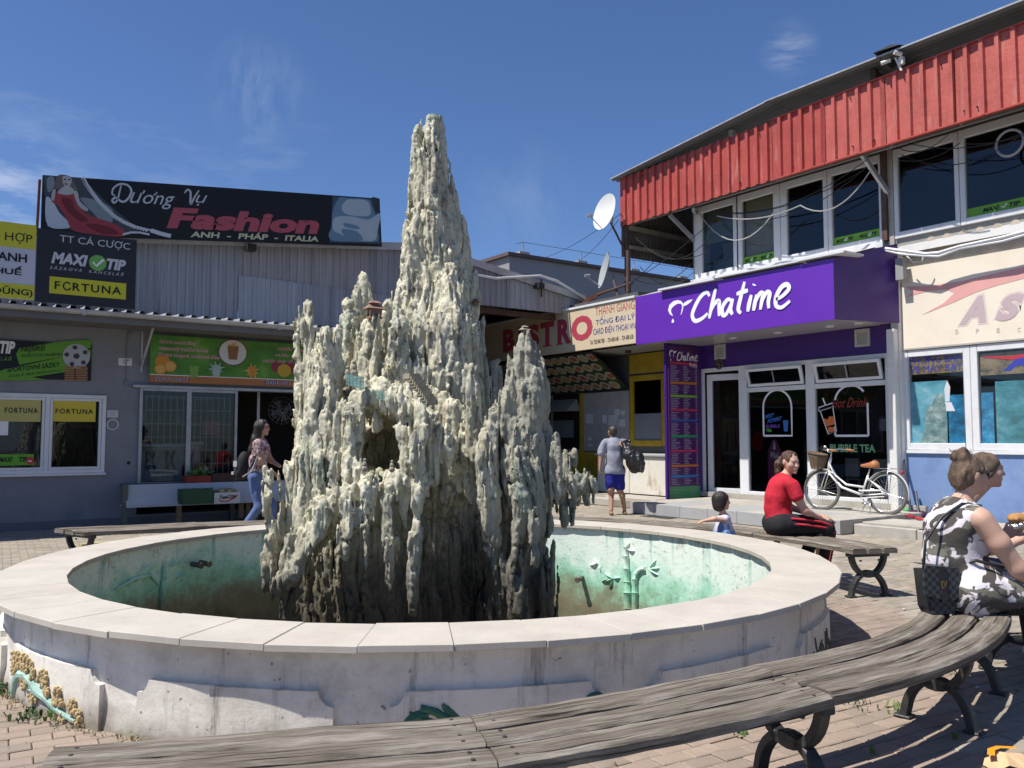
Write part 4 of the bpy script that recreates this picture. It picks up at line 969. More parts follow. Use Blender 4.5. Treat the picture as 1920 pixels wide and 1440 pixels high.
win = window(shop, FL, (WU0, WV0, WU1, WV1), mullions=(at_b(88, 800, BL)[0],), t=.06)
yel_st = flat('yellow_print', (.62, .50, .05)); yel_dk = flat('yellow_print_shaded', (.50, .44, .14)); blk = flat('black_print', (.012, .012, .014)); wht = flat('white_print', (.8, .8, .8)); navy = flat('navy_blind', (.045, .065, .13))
grn = flat('green_print', (.12, .36, .03)); red = flat('red_print', (.5, .03, .04))
# films stuck behind the panes
for bx, m, s_, col in (((-20, 747, 76, 791), yel_dk, 'FORTUNA', blk), ((100, 751, 179, 791), yel_st, 'FORTUNA', blk)):
    u0, v0, u1, v1 = boxb(BL, *bx); b = MB(); b.fquad(FL, u0, v0, u1, v1, -.010); f = b.build('window_film', m, win)
    text(f, s_, FL, (u0+(u1-u0)*(.30 if bx[0] < 0 else .06), v0+(v1-v0)*.38, u1-(u1-u0)*.06, v0+(v1-v0)*.62), col, bold=.02, spacing=1.25, n=-.006)
u0, v0, u1, v1 = boxb(BL, -20, 791, 76, 872); b = MB(); b.fquad(FL, u0, v0, u1, v1, -.3); b.build('blue_blind', navy, win)
u0, v0, u1, v1 = boxb(BL, -10, 852, 63, 872); b = MB(); b.fquad(FL, u0, v0, u1, v1, -.009); f = b.build('window_film', grn, win)
text(f, 'MAXI', FL, (u0+.12*(u1-u0), v0+.3*(v1-v0), u0+.45*(u1-u0), v0+.75*(v1-v0)), blk, shear=.25, bold=.04, n=-.005); text(f, 'TIP', FL, (u0+.62*(u1-u0), v0+.3*(v1-v0), u0+.85*(u1-u0), v0+.75*(v1-v0)), blk, shear=.25, bold=.04, n=-.005)
u0, v0, u1, v1 = boxb(BL, 49, 857, 64, 871); b = MB(); b.disc(FL, (u0+u1)/2, (v0+v1)/2, (u1-u0)/2, -.004); f = b.build('sticker', red, win); text(f, '0%', FL, (u0+.03, v0+.04, u1-.03, v1-.05), wht, bold=.03, n=-.002)
u0, v0, u1, v1 = boxb(BL, 0, 790, 15, 816); b = MB(); b.fquad(FL, u0, v0, u1, v1, -.009); b.build('paper_notice', wht, win)
# sills and small fittings
b = MB(); b.fbox(FL, WU0-.03, WV0-.035, WU1+.02, WV0, -.02, .06); b.build('window_sill', white_pvc, win)
# gutter, brackets, roof sheets ends
zg = at_b(0, 570, BE)[1]
Gf = FB(BE)
gut = mat('gutter_paint', (.42, .43, .44), .5, .12, 2, .1, 30, metal=.2, dirt=(.2, .19, .18), damt=.5, ds=3)
b = MB(); K = 9; V = []; F = []; prof = [(sin(pi*i/(K-1)-pi/2)*.065, -cos(pi*i/(K-1)-pi/2)*.065) for i in range(K)]
for x in (-3.2, 9.0):
    for (y, z) in prof: V.append((x, BE+y, zg+z))
F = [[i, K+i, K+i+1, i+1] for i in range(K-1)]; b.add(V, F); b.tube([(-3.2, BE-.065, zg), (9.0, BE-.065, zg)], .010, 6)
for x in (-1.0, 2.1, 5.2, 8.2): b.box(x-.03, BE-.072, zg-.072, x+.03, BE+.07, zg+.008)
b.build('gutter', gut, shop, smooth=True)
b = MB(); b.box(-3.2, BE+.10, zg-.13, 9.0, BG, zg-.10); b.build('soffit', mat('soffit_grey', (.16, .155, .15), .9, .2, 3, .2, 30), shop)
b = MB(); b.box(-3.2, BE+.075, zg-.16, 9.0, BE+.10, zg-.0); b.build('fascia_board', grey_low, shop)
V = []; F = []; b = MB(); Rf = Fr((0, BE-.02, zg+.02), (1, 0, 0), Vector((0, 1, .05)).normalized(), Vector((0, -.05, 1)).normalized())
corr(b, Rf, -3.2, 9.1, 0, 1.25, pitch=.2, depth=.045, style='trap'); roof = b.build('roof', galvs[2], shop)
for px, py in ((90, 590), (262, 640)):
    X, _z = at_b(px, 640, BL)
for X in (at_b(266, 640, BL)[0],):
    b = MB(); b.bar((X, BL, zg-.75), (X, BE+.25, zg-.16), .035); b.bar((X, BL-.015, zg-.85), (X, BL-.015, zg-.14), .03); b.build('eave_bracket', gut, shop)
# gable wall clad in corrugated sheets
zl0 = at_b(254, 447, BG); zr0 = at_b(797, 463, BG); zx = at_b(1013, 533, BG)
def gtop(u):
    if u < zr0[0]: return zl0[1]+(u-zl0[0])*(zr0[1]-zl0[1])/(zr0[0]-zl0[0])
    return zr0[1]+(u-zr0[0])*(zx[1]-zr0[1])/(zx[0]-zr0[0])
GF = FB(BG)
def sheet(u0, u1, vb, vt, st, pitch, depth, m, n0, sd): b = MB(); corr(b, GF, u0, u1, vb, vt, pitch, depth, n0, st, sd); return b.build('corrugated_sheet', m, shop)
ux = lambda px, py=520: at_b(px, py, BG)[0]
gt = lambda u: gtop(u)-.09
E_ = [ux(-40), ux(100), ux(253), ux(324), ux(447), ux(600), ux(760), ux(880)]
zlap = lambda u: at_b(553, 540, BG)[1]+(u-ux(553))*-.03
sheet(E_[0], E_[1], zg, gt, 'trap', .16, .03, galvs[1], 0, 1); sheet(E_[1], E_[2], zg, gt, 'trap', .16, .03, galvs[0], .004, 2)
sheet(E_[2], E_[3], zg, gt, 'wave', .1, .03, galvs[2], .008, 3); sheet(E_[3], E_[4], zg, gt, 'trap', .145, .022, galvs[0], 0, 4)
sheet(E_[4], E_[5]+1.0, lambda u: zlap(u), gt, 'trap', .15, .022, galvs[3], .004, 5); sheet(E_[4], ux(553), zg, lambda u: zlap(u)+.1, 'trap', .17, .02, galvs[2], .03, 6)
sheet(ux(553), ux(760), zg, lambda u: zlap(u)+.1, 'wave', .076, .018, galvs[0], .03, 7); sheet(E_[5]+1.0, ux(893), lambda u: zlap(u), gt, 'trap', .14, .02, galvs[1], 0, 8)
b = MB(); P = [(ux(-40), gtop(ux(-40))), (zr0[0], zr0[1]), (13.6, gtop(13.6))]
for (u0, v0), (u1, v1) in zip(P[:-1], P[1:]):
    b.add([GF.p(u0, v0-.1, .08), GF.p(u1, v1-.1, .08), GF.p(u1, v1+.06, .09), GF.p(u0, v0+.06, .09), GF.p(u0, v0+.06, -1.2), GF.p(u1, v1+.06, -1.2)], [[0, 1, 2, 3], [3, 2, 5, 4]])
b.build('verge_flashing', gut, shop)
lampm = mat('dark_fitting', (.03, .03, .03), .5, .2, 10, 0)
X, Z = at_b(470, 465, BG-.12); b = MB(); b.box(X-.09, BG-.22, Z-.06, X+.08, BG-.05, Z+.06); b.bar((X+.02, BG-.1, Z+.05), (X+.02, BG-.02, Z+.12), .03); ff = b.build('floodlight', lampm, shop)
# pipe along the wall, meter ring, notice, number plate, cables
t = thing('house_number_plate', 'small white house number plate reading 257 on the grey wall', 'number plate', FL.p(*at_b(234, 677, BL)))
u0, v0, u1, v1 = boxb(BL, 222, 671, 247, 686); b = MB(); b.fbox(FL, u0, v0, u1, v1, 0, .008); b.build('plate', mat('plate_white', (.62, .62, .6), .5, .05, 3, 0), t)
text(t, '257', FL, (u0+.07, v0+.03, u1-.09, v0+.10), blk, n=.010); text(t, 'P', FL, (u0+.14, v1-.055, u0+.18, v1-.02), blk, n=.010)
u0, v0, u1, v1 = boxb(BL, 201, 769, 221, 783); b = MB(); b.fbox(FL, u0, v0, u1, v1, 0, .006); p_ = b.build('wall_notice', mat('paper_white', (.55, .56, .58), .7, .05, 3, 0), None); props(p_, 'small white paper notice on the grey wall right of the white framed window', 'notice')
b = MB()
for k in range(4): b.fquad(FL, u0+.03, v0+.03+.03*k, u1-.04-.02*(k % 2), v0+.036+.03*k, .008)
b.build('lettering', flat('grey_ink', (.3, .3, .32)), p_)
uc, vc = at_b(211, 796, BL); b = MB(); b.tube([FL.p(uc+.085*cos(2*pi*i/24), vc+.085*sin(2*pi*i/24), .012) for i in range(24)], .012, 8, closed=True); props(b.build('wall_ring', mat('ring_white', (.6, .6, .6), .5, .05, 3, 0), None, smooth=True), 'round white ring fixed to the grey wall under a paper notice', 'ring')
b = MB(); X, Z = at_b(236, 718, BL); b.tube([FL.p(X, Z, .012), FL.p(X-.01, Z+.6, .014), FL.p(X+.02, Z+1.0, .012), FL.p(X+.03, zg-.2, .02)], .007, 6); b.tube([FL.p(X+.05, Z+.9, .012), FL.p(X+.09, zg-.2, .02)], .006, 6); b.box(X-.03, BL-.03, Z-.04, X+.03, BL, Z+.03)
props(b.build('wall_cable', mat('cable_grey', (.2, .2, .2), .7, .1, 5, 0), None), 'thin grey cables running down the grey wall past the house number', 'cable')
uc, vc = at_b(241, 868, BL); b = MB(); b.disc(FL, uc, vc, .03, .003); b.build('wall_hole', blk, shop)

# ---- signs on the left
def board(name, label, fr, box, m, th=.04, cat='sign', group=None):
    u0, v0, u1, v1 = box; t = thing(name, label, cat, fr.p((u0+u1)/2, v0, 0), group)
    b = MB(); b.fbox(fr, u0, v0, u1, v1, 0, th); b.build('panel', m, t); return t, box
BS = BE-.03; F1 = FB(BS)
def sub(box, a, c, d, e): u0, v0, u1, v1 = box; return (u0+(u1-u0)*a, v0+(v1-v0)*c, u0+(u1-u0)*d, v0+(v1-v0)*e)
ub, vb0 = at_b(65, 566, BS); ue, _ = at_b(252, 580, BS); _, vt = at_b(65, 425, BS)
bx = (ub, vb0, ue, vt-.02); T, bx = board('betting_sign', 'square charcoal betting office sign with a yellow FORTUNA strip above the gutter', F1, bx, flat('charcoal_board', (.026, .027, .034)))
lg = flat('light_grey_print', (.55, .56, .6))
text(T, 'TT CÁ CƯỢC', F1, sub(bx, .215, .82, .93, .965), lg, n=.046)
text(T, 'MAXI', F1, sub(bx, .14, .54, .50, .70), lg, shear=.22, bold=.05, n=.046); text(T, 'TIP', F1, sub(bx, .69, .535, .89, .69), lg, shear=.22, bold=.05, n=.046)
uu, vv = sub(bx, .6, .61, 1, 1)[:2]; b = MB(); b.disc(F1, uu, vv, .125, .046, ry=.125); b.build('round_badge', flat('badge_green', (.17, .42, .1)), T)
b = MB(); b.strip(F1, [(uu-.07, vv+.005), (uu-.02, vv-.05), (uu+.08, vv+.06)], .035, .050); b.build('tick_mark', wht, T)
text(T, 'SÁZKOVÁ  KANCELÁŘ', F1, sub(bx, .13, .46, .87, .515), lg, shear=.25, spacing=1.5, n=.046)
yb = sub(bx, .13, .13, .90, .36); b = MB(); b.fquad(F1, *yb, .045); b.build('yellow_strip', flat('fortuna_yellow', (.56, .54, .03)), T)
text(T, 'F  RTUNA', F1, sub(bx, .18, .19, .85, .30), blk, bold=.02, spacing=1.2, n=.049)
c0, c1_ = sub(bx, .302, .245, 1, 1)[:2]; b = MB(); b.strip(F1, [(c0+.05*cos(2*pi*i/20+.6), c1_+.058*sin(2*pi*i/20+.6)) for i in range(18)], .02, .049); b.build('ring_letter', blk, T)
ul, vl = at_b(-40, 562, BS); bx2 = (ul, vb0+.02, ub-.015, vt-.02+.03); T, bx = board('company_sign', 'yellow and white company sign at the left edge ending in HỢP and DOANH', F1, bx2, flat('sign_white', (.52, .54, .62)))
yl = flat('sign_yellow', (.58, .55, .04)); MB().fquad(F1, bx[0], bx[3]-.37, bx[2], bx[3], .045).build('yellow_band', yl, T); MB().fquad(F1, bx[0], bx[1], bx[2], bx[1]+.22, .045).build('yellow_band', yl, T)
uw = bx[2]-bx[0]
text(T, 'TỔNG HỢP', F1, (bx[2]-1.0, bx[3]-.31, bx[2]-.05, bx[3]-.08), blk, n=.049); text(T, 'KINH DOANH', F1, (bx[2]-1.22, bx[1]+.55, bx[2]-.11, bx[1]+.68), blk, bold=.025, n=.047)
text(T, 'TẠI THUẾ', F1, (bx[2]-.95, bx[1]+.33, bx[2]-.17, bx[1]+.49), blk, bold=.025, n=.047); text(T, '(A.DŨNG)', F1, (bx[2]-.72, bx[1]+.03, bx[2]-.02, bx[1]+.18), blk, bold=.02, n=.049)
# football banner
bx = boxb(BL-.02, -60, 633, 170, 714); F2 = FB(BL-.02); T, bx = board('football_banner', 'black and green sports betting banner with a football and coins above the window', F2, bx, flat('banner_black', (.012, .014, .016)), .015)
gb = flat('banner_green', (.13, .32, .03)); X = lambda px, py: at_b(px or 90, py or 680, BL-.02)
b = MB()
for P in ([(30, 664), (36, 653), (110, 641), (170, 637), (170, 652), (120, 668), (36, 684)], [(-60, 714), (-20, 704), (10, 692), (60, 682), (125, 667), (170, 655), (170, 668), (125, 697), (60, 707), (0, 713)]):
    b.poly(F2, [X(*p) for p in P][::-1], .0155, .0165 if P[0][0] > 0 else .0175)
b.build('green_swash', gb, T)
text(T, 'TIP', F2, (X(-2, 0)[0], X(0, 667)[1], X(27, 0)[0], X(0, 644)[1]), wht, shear=.2, bold=.05, n=.02)
text(T, 'KANCELÁŘ', F2, (X(-40, 0)[0], X(0, 680)[1], X(21, 0)[0], X(0, 672)[1]), flat('green_ink', (.2, .4, .1)), shear=.2, spacing=1.3, n=.02)
text(T, 'NEJŠIRŠÍ', F2, (X(38, 0)[0], X(0, 663)[1], X(84, 0)[0], X(0, 648)[1]), blk, shear=.1, n=.021, rot=.12, bold=.02); text(T, 'KURZOVÁ NABÍDKA', F2, (X(40, 0)[0], X(0, 669)[1], X(118, 0)[0], X(0, 662)[1]), blk, n=.021, rot=.10)
text(T, 'SPORTOVNÍ SÁZKY', F2, (X(14, 0)[0], X(0, 694)[1], X(112, 0)[0], X(0, 683)[1]), blk, n=.021, rot=.17, bold=.02); text(T, 'ZCELA BEZ POPLATKŮ', F2, (X(17, 0)[0], X(0, 703)[1], X(115, 0)[0], X(0, 697)[1]), blk, n=.021, rot=.17)
cx_, cz_ = X(143, 668); R_ = X(168, 0)[0]-cx_; b = MB(); b.disc(F2, cx_, cz_, R_, .022, ry=R_, k=32); ball = b.build('football', flat('football_white', (.42, .43, .46)), T)
b = MB(); 
for k in range(6):
    r, a = (0, 0) if k == 0 else (R_*.72, 2*pi*k/5+.5); rr = R_*(.26 if k == 0 else .2); b.poly(F2, [(cx_+r*cos(a)+rr*cos(2*pi*i/5+a), cz_+r*sin(a)+rr*sin(2*pi*i/5+a)) for i in range(5)], .023, .025)
b.build('football_patch', flat('football_black', (.05, .05, .055)), ball)
copper = flat('coin_copper', (.32, .17, .08)); b = MB()
for x0, x1, y0 in ((120, 139, 686), (141, 163, 686)):
    for k in range(7): b.poly(F2, [X(x0+(k % 2), 713.5-4*k), X(x1+(k % 2), 713.5-4*k), X(x1+(k % 2), 710.5-4*k), X(x0+(k % 2), 710.5-4*k)], .021, .026)
b.build('coin_stack', copper, T)
# green juice banner
BJ = BL-.10; F3 = FB(BJ); XJ = lambda px, py: at_b(px, py or 670, BJ)
b0, b1 = XJ(281, 0)[0], XJ(860, 0)[0]; vtop = XJ(283, 627)[1]; vbot = XJ(283, 716)[1]; bx = (b0, vbot, b1, vtop)
g_ = NG('juice_green', .6); c = g_.ramp(g_.noise(2.4, detail=6), [(.3, (.045, .15, .03)), (.6, (.10, .27, .045)), (.75, (.20, .38, .10))]); gm_ = g_.done(c)
T, bx = board('juice_banner', 'green and orange fruit juice banner with drawings of drinks over the shop opening', F3, bx, gm_, .02)
oz = flat('orange_strip', (.38, .15, .05)); z1 = vbot+(vtop-vbot)*.15; b = MB(); b.fquad(F3, bx[0], vbot, bx[2], z1, .022); b.build('orange_strip', oz, T)
b = MB(); b.fquad(F3, bx[0], z1, bx[2], z1+.012, .0225); b.build('white_line', wht, T)
pk = flat('pink_script', (.62, .2, .26)); wh2 = flat('soft_white', (.6, .6, .6)); bl = flat('blue_ink', (.03, .04, .22))
H_ = vtop-vbot
rows = [('čerstvé ovocné šťávy', 297, 366, .80), ('vietnamský tradiční koktejl', 297, 390, .655), ('čerstvá mangová, avokádová šťáva', 296, 411, .52)]
for s_, x0, x1, f in rows:
    text(T, s_, F3, (XJ(x0, 0)[0], vbot+H_*f, XJ(x1, 0)[0], vbot+H_*(f+.12)), wh2, shear=.25, bold=.03, n=.024); text(T, s_, F3, (XJ(x0, 0)[0], vbot+H_*f, XJ(x1, 0)[0], vbot+H_*(f+.12)), pk, shear=.25, bold=.005, n=.026)
for s_, x0, x1, f in [('nước hoa quả', 519, 592, .80), ('nước tháp cẩm', 514, 590, .66), ('nước sinh tố xoài , bơ', 492, 588, .52)]:
    text(T, s_, F3, (XJ(x0, 0)[0], vbot+H_*f, XJ(x1, 0)[0], vbot+H_*(f+.12)), wh2, shear=.25, bold=.03, n=.024); text(T, s_, F3, (XJ(x0, 0)[0], vbot+H_*f, XJ(x1, 0)[0], vbot+H_*(f+.12)), pk, shear=.25, bold=.005, n=.026)
text(T, 'THU HOÀI', F3, (XJ(288, 0)[0], vbot+H_*.03, XJ(355, 0)[0], vbot+H_*.125), wh2, shear=.25, bold=.06, n=.024); text(T, 'THU HOÀI', F3, (XJ(288, 0)[0], vbot+H_*.03, XJ(355, 0)[0], vbot+H_*.125), bl, shear=.25, bold=.01, n=.026)
text(T, '608 811 973', F3, (XJ(496, 0)[0], vbot+H_*.03, XJ(577, 0)[0], vbot+H_*.125), wh2, bold=.06, n=.024); text(T, '608 811 973', F3, (XJ(496, 0)[0], vbot+H_*.03, XJ(577, 0)[0], vbot+H_*.125), bl, bold=.01, n=.026)
def shape(parent, name, fr, kind, uc, vc, s_, m, n=.024):
    b = MB()
    if kind == 'disc': b.disc(fr, uc, vc, s_, n, 20, ry=s_*.92)
    elif kind == 'glass': b.poly(fr, [(uc-s_*.36, vc-s_*.6), (uc+s_*.36, vc-s_*.6), (uc+s_*.5, vc+s_*.6), (uc-s_*.5, vc+s_*.6)], n, n+.002)
    elif kind == 'splash':
        P = []; q = random.Random(int(uc*100))
        for i in range(18): r = s_*(1.0 if i % 2 else .5)*q.uniform(.7, 1.1); P.append((uc+r*cos(2*pi*i/18), vc+r*sin(2*pi*i/18)))
        b.poly(fr, P, n, n+.002)
    b.build(name, m, parent)
org = flat('fruit_orange', (.55, .24, .03)); orl = flat('fruit_orange_light', (.62, .36, .1)); mng = flat('mango', (.50, .33, .04)); mr = flat('mango_red', (.25, .04, .06)); lgn = flat('smoothie_green', (.17, .33, .07)); icy = flat('iced_glass', (.35, .47, .42)); brn = flat('drink_brown', (.25, .13, .05))
for kind, px, py, s_, m, n in [('disc', 304, 678, .16, org, .024), ('disc', 318, 687, .14, org, .026), ('disc', 319, 687, .11, orl, .028), ('disc', 300, 692, .13, org, .030), ('disc', 300, 692, .10, orl, .032), ('glass', 363, 697, .22, lgn, .026), ('splash', 405, 693, .2, icy, .024), ('glass', 405, 697, .2, icy, .028), ('splash', 472, 696, .2, orl, .024), ('glass', 472, 697, .18, org, .028),
                             ('disc', 519, 688, .15, mr, .024), ('disc', 542, 688, .15, mr, .024), ('disc', 532, 695, .17, mng, .028), ('disc', 436, 661, .34, flat('badge_red', (.16, .05, .03)), .024), ('disc', 436, 661, .315, wh2, .026), ('splash', 436, 652, .18, orl, .028), ('glass', 436, 662, .26, brn, .030)]:
    u, v = XJ(px, py); shape(T, 'picture', F3, kind, u, v, s_*.78, m, n)
# fashion billboard, tilted along the roof slope
BF = 15.45; F4 = FB(BF); XB = lambda px, py: at_b(px, py, BF)
P0, P1, P2 = XB(80, 328), XB(708, 372), XB(716, 461); sl_ = (P1[1]-P0[1])/(P1[0]-P0[0]); Hf = .98
Uv = Vector((1, 0, sl_)).normalized(); F5 = Fr((P0[0], BF, P0[1]-Hf), Uv, (0, 0, 1), (0, -1, 0)); Lf = (P2[0]-P0[0])/Uv.x
T = thing('fashion_billboard', 'long black fashion billboard with pink lettering standing on the shop roof', 'billboard', F5.p(0, 0))
b = MB(); b.poly(F5, [(0, 0), (Lf, 0), (Lf-.06, Hf), (0, Hf)], -.04, 0); b.build('panel', flat('billboard_black', (.012, .012, .014)), T)
def fb(px, py=400): py = py or 400; u, v = XB(px, py); uu = (u-P0[0])/Uv.x; return (uu, v-(P0[1]-Hf)-uu*Uv.z)
pk2 = flat('fashion_pink', (.42, .085, .11)); cr = flat('cream_print', (.55, .55, .36)); cy = flat('silver_print', (.5, .52, .55))
text(T, 'Fashion', F5, (fb(312, 430)[0], fb(455, 434)[1], fb(598, 435)[0], fb(455, 396)[1]), pk2, shear=.16, bold=.05, n=.004)
text(T, 'ANH  -  PHÁP  -  ITALIA', F5, (fb(357, 440)[0], fb(477, 449)[1], fb(597, 445)[0], fb(477, 436)[1]), cr, shear=.1, bold=.03, n=.004)
def strokes(parent, name, fr, L, m, box, wd, n=.004, shear=.0, rot=0):
    """handwritten strokes given in a 0..1 square, drawn into box"""
    u0, v0, u1, v1 = box; b = MB(); asp = 1
    for st in L:
        w_ = wd; pts = st
        if isinstance(st[0], (int, float)): w_ = wd*st[0]; pts = st[1:]
        # Catmull-Rom
        P = [pts[0]]+list(pts)+[pts[-1]]; out = []
        for i in range(1, len(P)-2):
            p0, p1, p2, p3 = P[i-1], P[i], P[i+1], P[i+2]
            for s_ in range(6):
                t = s_/6; out.append(tuple(.5*((2*p1[k])+(-p0[k]+p2[k])*t+(2*p0[k]-5*p1[k]+4*p2[k]-p3[k])*t*t+(-p0[k]+3*p1[k]-3*p2[k]+p3[k])*t**3) for k in (0, 1)))
        out.append(P[-1]); out = [(u0+(x+shear*y)*(u1-u0), v0+y*(v1-v0)+rot*x) for x, y in out]; k = len(out)
        n += .0009
        b.strip(fr, out, [w_*(.62+.42*sin(pi*min(1, max(0, (i+.5)/k*1.0)))) for i in range(k)], n)
    return b.build(name, m, parent)
text(T, 'ương', F5, (fb(243, 0)[0], fb(285, 391)[1], fb(327, 0)[0], fb(285, 358)[1]), cy, shear=.35, n=.004); text(T, 'ụ', F5, (fb(366, 0)[0], fb(377, 386)[1], fb(388, 0)[0], fb(377, 366)[1]), cy, shear=.35, n=.004)
strokes(T, 'script_letter', F5, [[(.45, .95), (.38, .6), (.28, .2), (.12, .02), (.02, .15), (.2, .3), (.55, .1), (.85, .3), (1.0, .7), (.8, .98), (.4, 1.02), (.08, .8), (.0, .5), (.15, .4)]], cy, (fb(209, 0)[0], fb(227, 382)[1], fb(245, 0)[0], fb(227, 346)[1]), .035)
strokes(T, 'script_letter', F5, [[(0, .75), (.2, 1.0), (.4, .85), (.42, .4), (.45, 0), (.7, .5), (1.0, 1.0)]], cy, (fb(345, 0)[0], fb(358, 383)[1], fb(372, 0)[0], fb(358, 356)[1]), .035)
# woman in red, chain and torn jeans pictures
skin_p = flat('picture_skin', (.45, .45, .42)); rp = flat('picture_red', (.36, .055, .06)); rp2 = flat('picture_red_dark', (.18, .025, .03)); tealp = flat('picture_teal_grey', (.22, .27, .28)); dkp = flat('picture_dark', (.035, .04, .045)); whp = flat('picture_white', (.55, .58, .6)); blp = flat('picture_blue', (.13, .24, .33)); bll = flat('picture_blue_light', (.38, .47, .52))
def fpoly(pts, m, n, name='picture'): b = MB(); b.poly(F5, [fb(*p) for p in pts][::-1], n, n+.002); return b.build(name, m, T)
def fsmooth(pts, m, n, name='picture'):
    P = [fb(*p) for p in pts]; k = len(P); out = []
    for i in range(k):
        p0, p1, p2, p3 = P[i-1], P[i], P[(i+1) % k], P[(i+2) % k]
        for s_ in range(4): t = s_/4; out.append(tuple(.5*((2*p1[j])+(-p0[j]+p2[j])*t+(2*p0[j]-5*p1[j]+4*p2[j]-p3[j])*t*t+(-p0[j]+3*p1[j]-3*p2[j]+p3[j])*t**3) for j in (0, 1)))
    b = MB(); b.poly(F5, out[::-1], n, n+.002); return b.build(name, m, T)
fpoly([(81, 329), (152, 333), (170, 350), (195, 375), (230, 405), (262, 430), (240, 441), (88, 426)], flat('picture_shadow', (.06, .075, .08)), .002)
fsmooth([(150, 372), (178, 375), (208, 390), (212, 410), (200, 425), (175, 400)], tealp, .005); fsmooth([(86, 372), (98, 376), (112, 400), (135, 425), (90, 424)], whp, .005); fsmooth([(88, 335), (100, 332), (102, 350), (90, 360)], tealp, .005)
fsmooth([(97, 378), (103, 362), (118, 357), (138, 362), (143, 375), (150, 390), (170, 405), (215, 420), (236, 437), (220, 444), (150, 436), (133, 428), (122, 405), (108, 385)], rp, .008); fsmooth([(115, 372), (135, 375), (140, 392), (165, 412), (150, 415), (126, 395)], rp2, .011); fsmooth([(160, 420), (200, 424), (222, 438), (190, 438)], rp2, .011)
fsmooth([(108, 330), (120, 328), (132, 332), (140, 345), (146, 358), (140, 363), (132, 352), (120, 350), (108, 356), (102, 348)], flat('picture_hair', (.16, .13, .115)), .011, 'hair'); fsmooth([(117, 332), (126, 330), (134, 336), (132, 347), (124, 352), (118, 344)], skin_p, .014); fsmooth([(118, 351), (130, 350), (140, 360), (128, 366), (108, 362)], skin_p, .0145)
fsmooth([(138, 362), (145, 360), (150, 378), (165, 392), (160, 396), (146, 385)], skin_p, .014); fsmooth([(98, 358), (104, 356), (101, 376), (96, 372)], skin_p, .014)
fsmooth([(119, 336), (123, 336), (123, 338), (119, 338)], dkp, .017, 'eye'); fsmooth([(128, 336), (132, 337), (131, 339), (128, 338)], dkp, .017, 'eye'); fsmooth([(121, 344), (127, 345), (126, 347), (122, 347)], rp, .017, 'lips')
ch = [fb(*p) for p in ((157, 333), (163, 345), (172, 358), (185, 375), (200, 391), (216, 405), (234, 416), (255, 425), (282, 432))]
b = MB()
for off, w_ in ((0, .03), ): b.strip(F5, ch, w_, .013)
for i in range(len(ch)-1):
    for s_ in range(5): t = s_/5; u = ch[i][0]+(ch[i+1][0]-ch[i][0])*t; v = ch[i][1]+(ch[i+1][1]-ch[i][1])*t; b.disc(F5, u-.02, v-.02, .022, .014, 8)
ch2 = [fb(*p) for p in ((230, 440), (245, 436), (262, 436), (280, 440))]; b.strip(F5, ch2, .035, .013); b.strip(F5, [fb(282, 432), fb(300, 438), fb(320, 443)], .07, .014)
b.build('zip_picture', whp, T)
fpoly([(624, 368), (707, 374), (713, 457), (618, 454)], flat('picture_navy', (.05, .09, .13)), .002)
fsmooth([(636, 371), (650, 371), (690, 374), (696, 385), (703, 400), (707, 430), (709, 450), (700, 453), (660, 453), (624, 451), (616, 440), (622, 425), (624, 395)], blp, .004, 'jeans_picture')
fsmooth([(660, 374), (686, 376), (694, 390), (690, 405), (650, 402), (640, 388), (650, 375)], bll, .007, 'jeans_picture'); fsmooth([(628, 408), (660, 406), (690, 412), (712, 400), (708, 430), (700, 452), (660, 448), (640, 440), (624, 430)], bll, .007, 'jeans_picture'); fsmooth([(645, 418), (670, 424), (672, 430), (648, 426)], blp, .010, 'jeans_picture'); fsmooth([(640, 430), (668, 434), (680, 450), (650, 446)], blp, .010, 'jeans_picture')
fpoly([(697, 369), (709, 372), (713, 400), (704, 398)], dkp, .011)
b = MB(); rust = mat('rust_brown', (.22, .09, .05), .8, .3, 12, .2, 60)
for x, y0, y1 in ((76, 334, 440),): 
    a, c_ = XB(x, y0), XB(x-6, y1); b.bar((a[0], BF+.1, a[1]), (c_[0], BF+.1, c_[1]), .04)
b.build('support_post', rust, T)
for x in (180, 420, 650): a = XB(x, 400); b = MB(); b.bar((a[0], BF+.06, a[1]-.5), (a[0], BF+.06, a[1]+.3), .05); b.bar((a[0], BF+.06, a[1]+.3), (a[0], BG+.6, a[1]-.2), .04); b.build('support_post', rust, T)
# ---- sliding grille, crates, low counter, wall of the open shop
T = thing('barred_shop_window', 'aluminium sliding shop window with white wire grille beside the dark open doorway', 'shop window', (SO0, BL, .6))
su0, sv0, su1, sv1 = boxb(BL-.03, 262, 727, 442, 905); F6 = FB(BL-.03)
um = (at_b(353, 800, BL-.03))[0]
b = MB(); b.frame(F6, su0, sv0, su1, sv1, .05, -.02, .03); b.fbox(F6, um-.04, sv0+.05, um+.04, sv1-.05, -.02, .035); b.fbox(F6, su0-.12, sv1, S1x-.2, sv1+.05, -.02, .06); b.build('frame', alu, T, bevel=.004)
b = MB(); b.fbox(F6, su0+.05, sv0+.05, um-.04, sv1-.05, -.012, -.006); b.build('pane', gl_dark, T); b = MB(); b.fbox(F6, um+.04, sv0+.05, su1-.05, sv1-.05, -.012, -.006); b.build('pane', gl_dark, T)
b = MB(); wire = mat('grille_wire', (.5, .5, .48), .5, .1, 5, 0)
for k in range(15): u = su0+.12+(su1-su0-.24)*k/14; b.fbox(F6, u-.006, sv0+.1, u+.006, sv1-.12, -.05, -.04)
for k in range(7): v = sv0+.12+(sv1-sv0-.26)*k/6; b.fbox(F6, su0+.1, v-.006, su1-.1, v+.006, -.06, -.051)
b.build('wire_grille', wire, T)
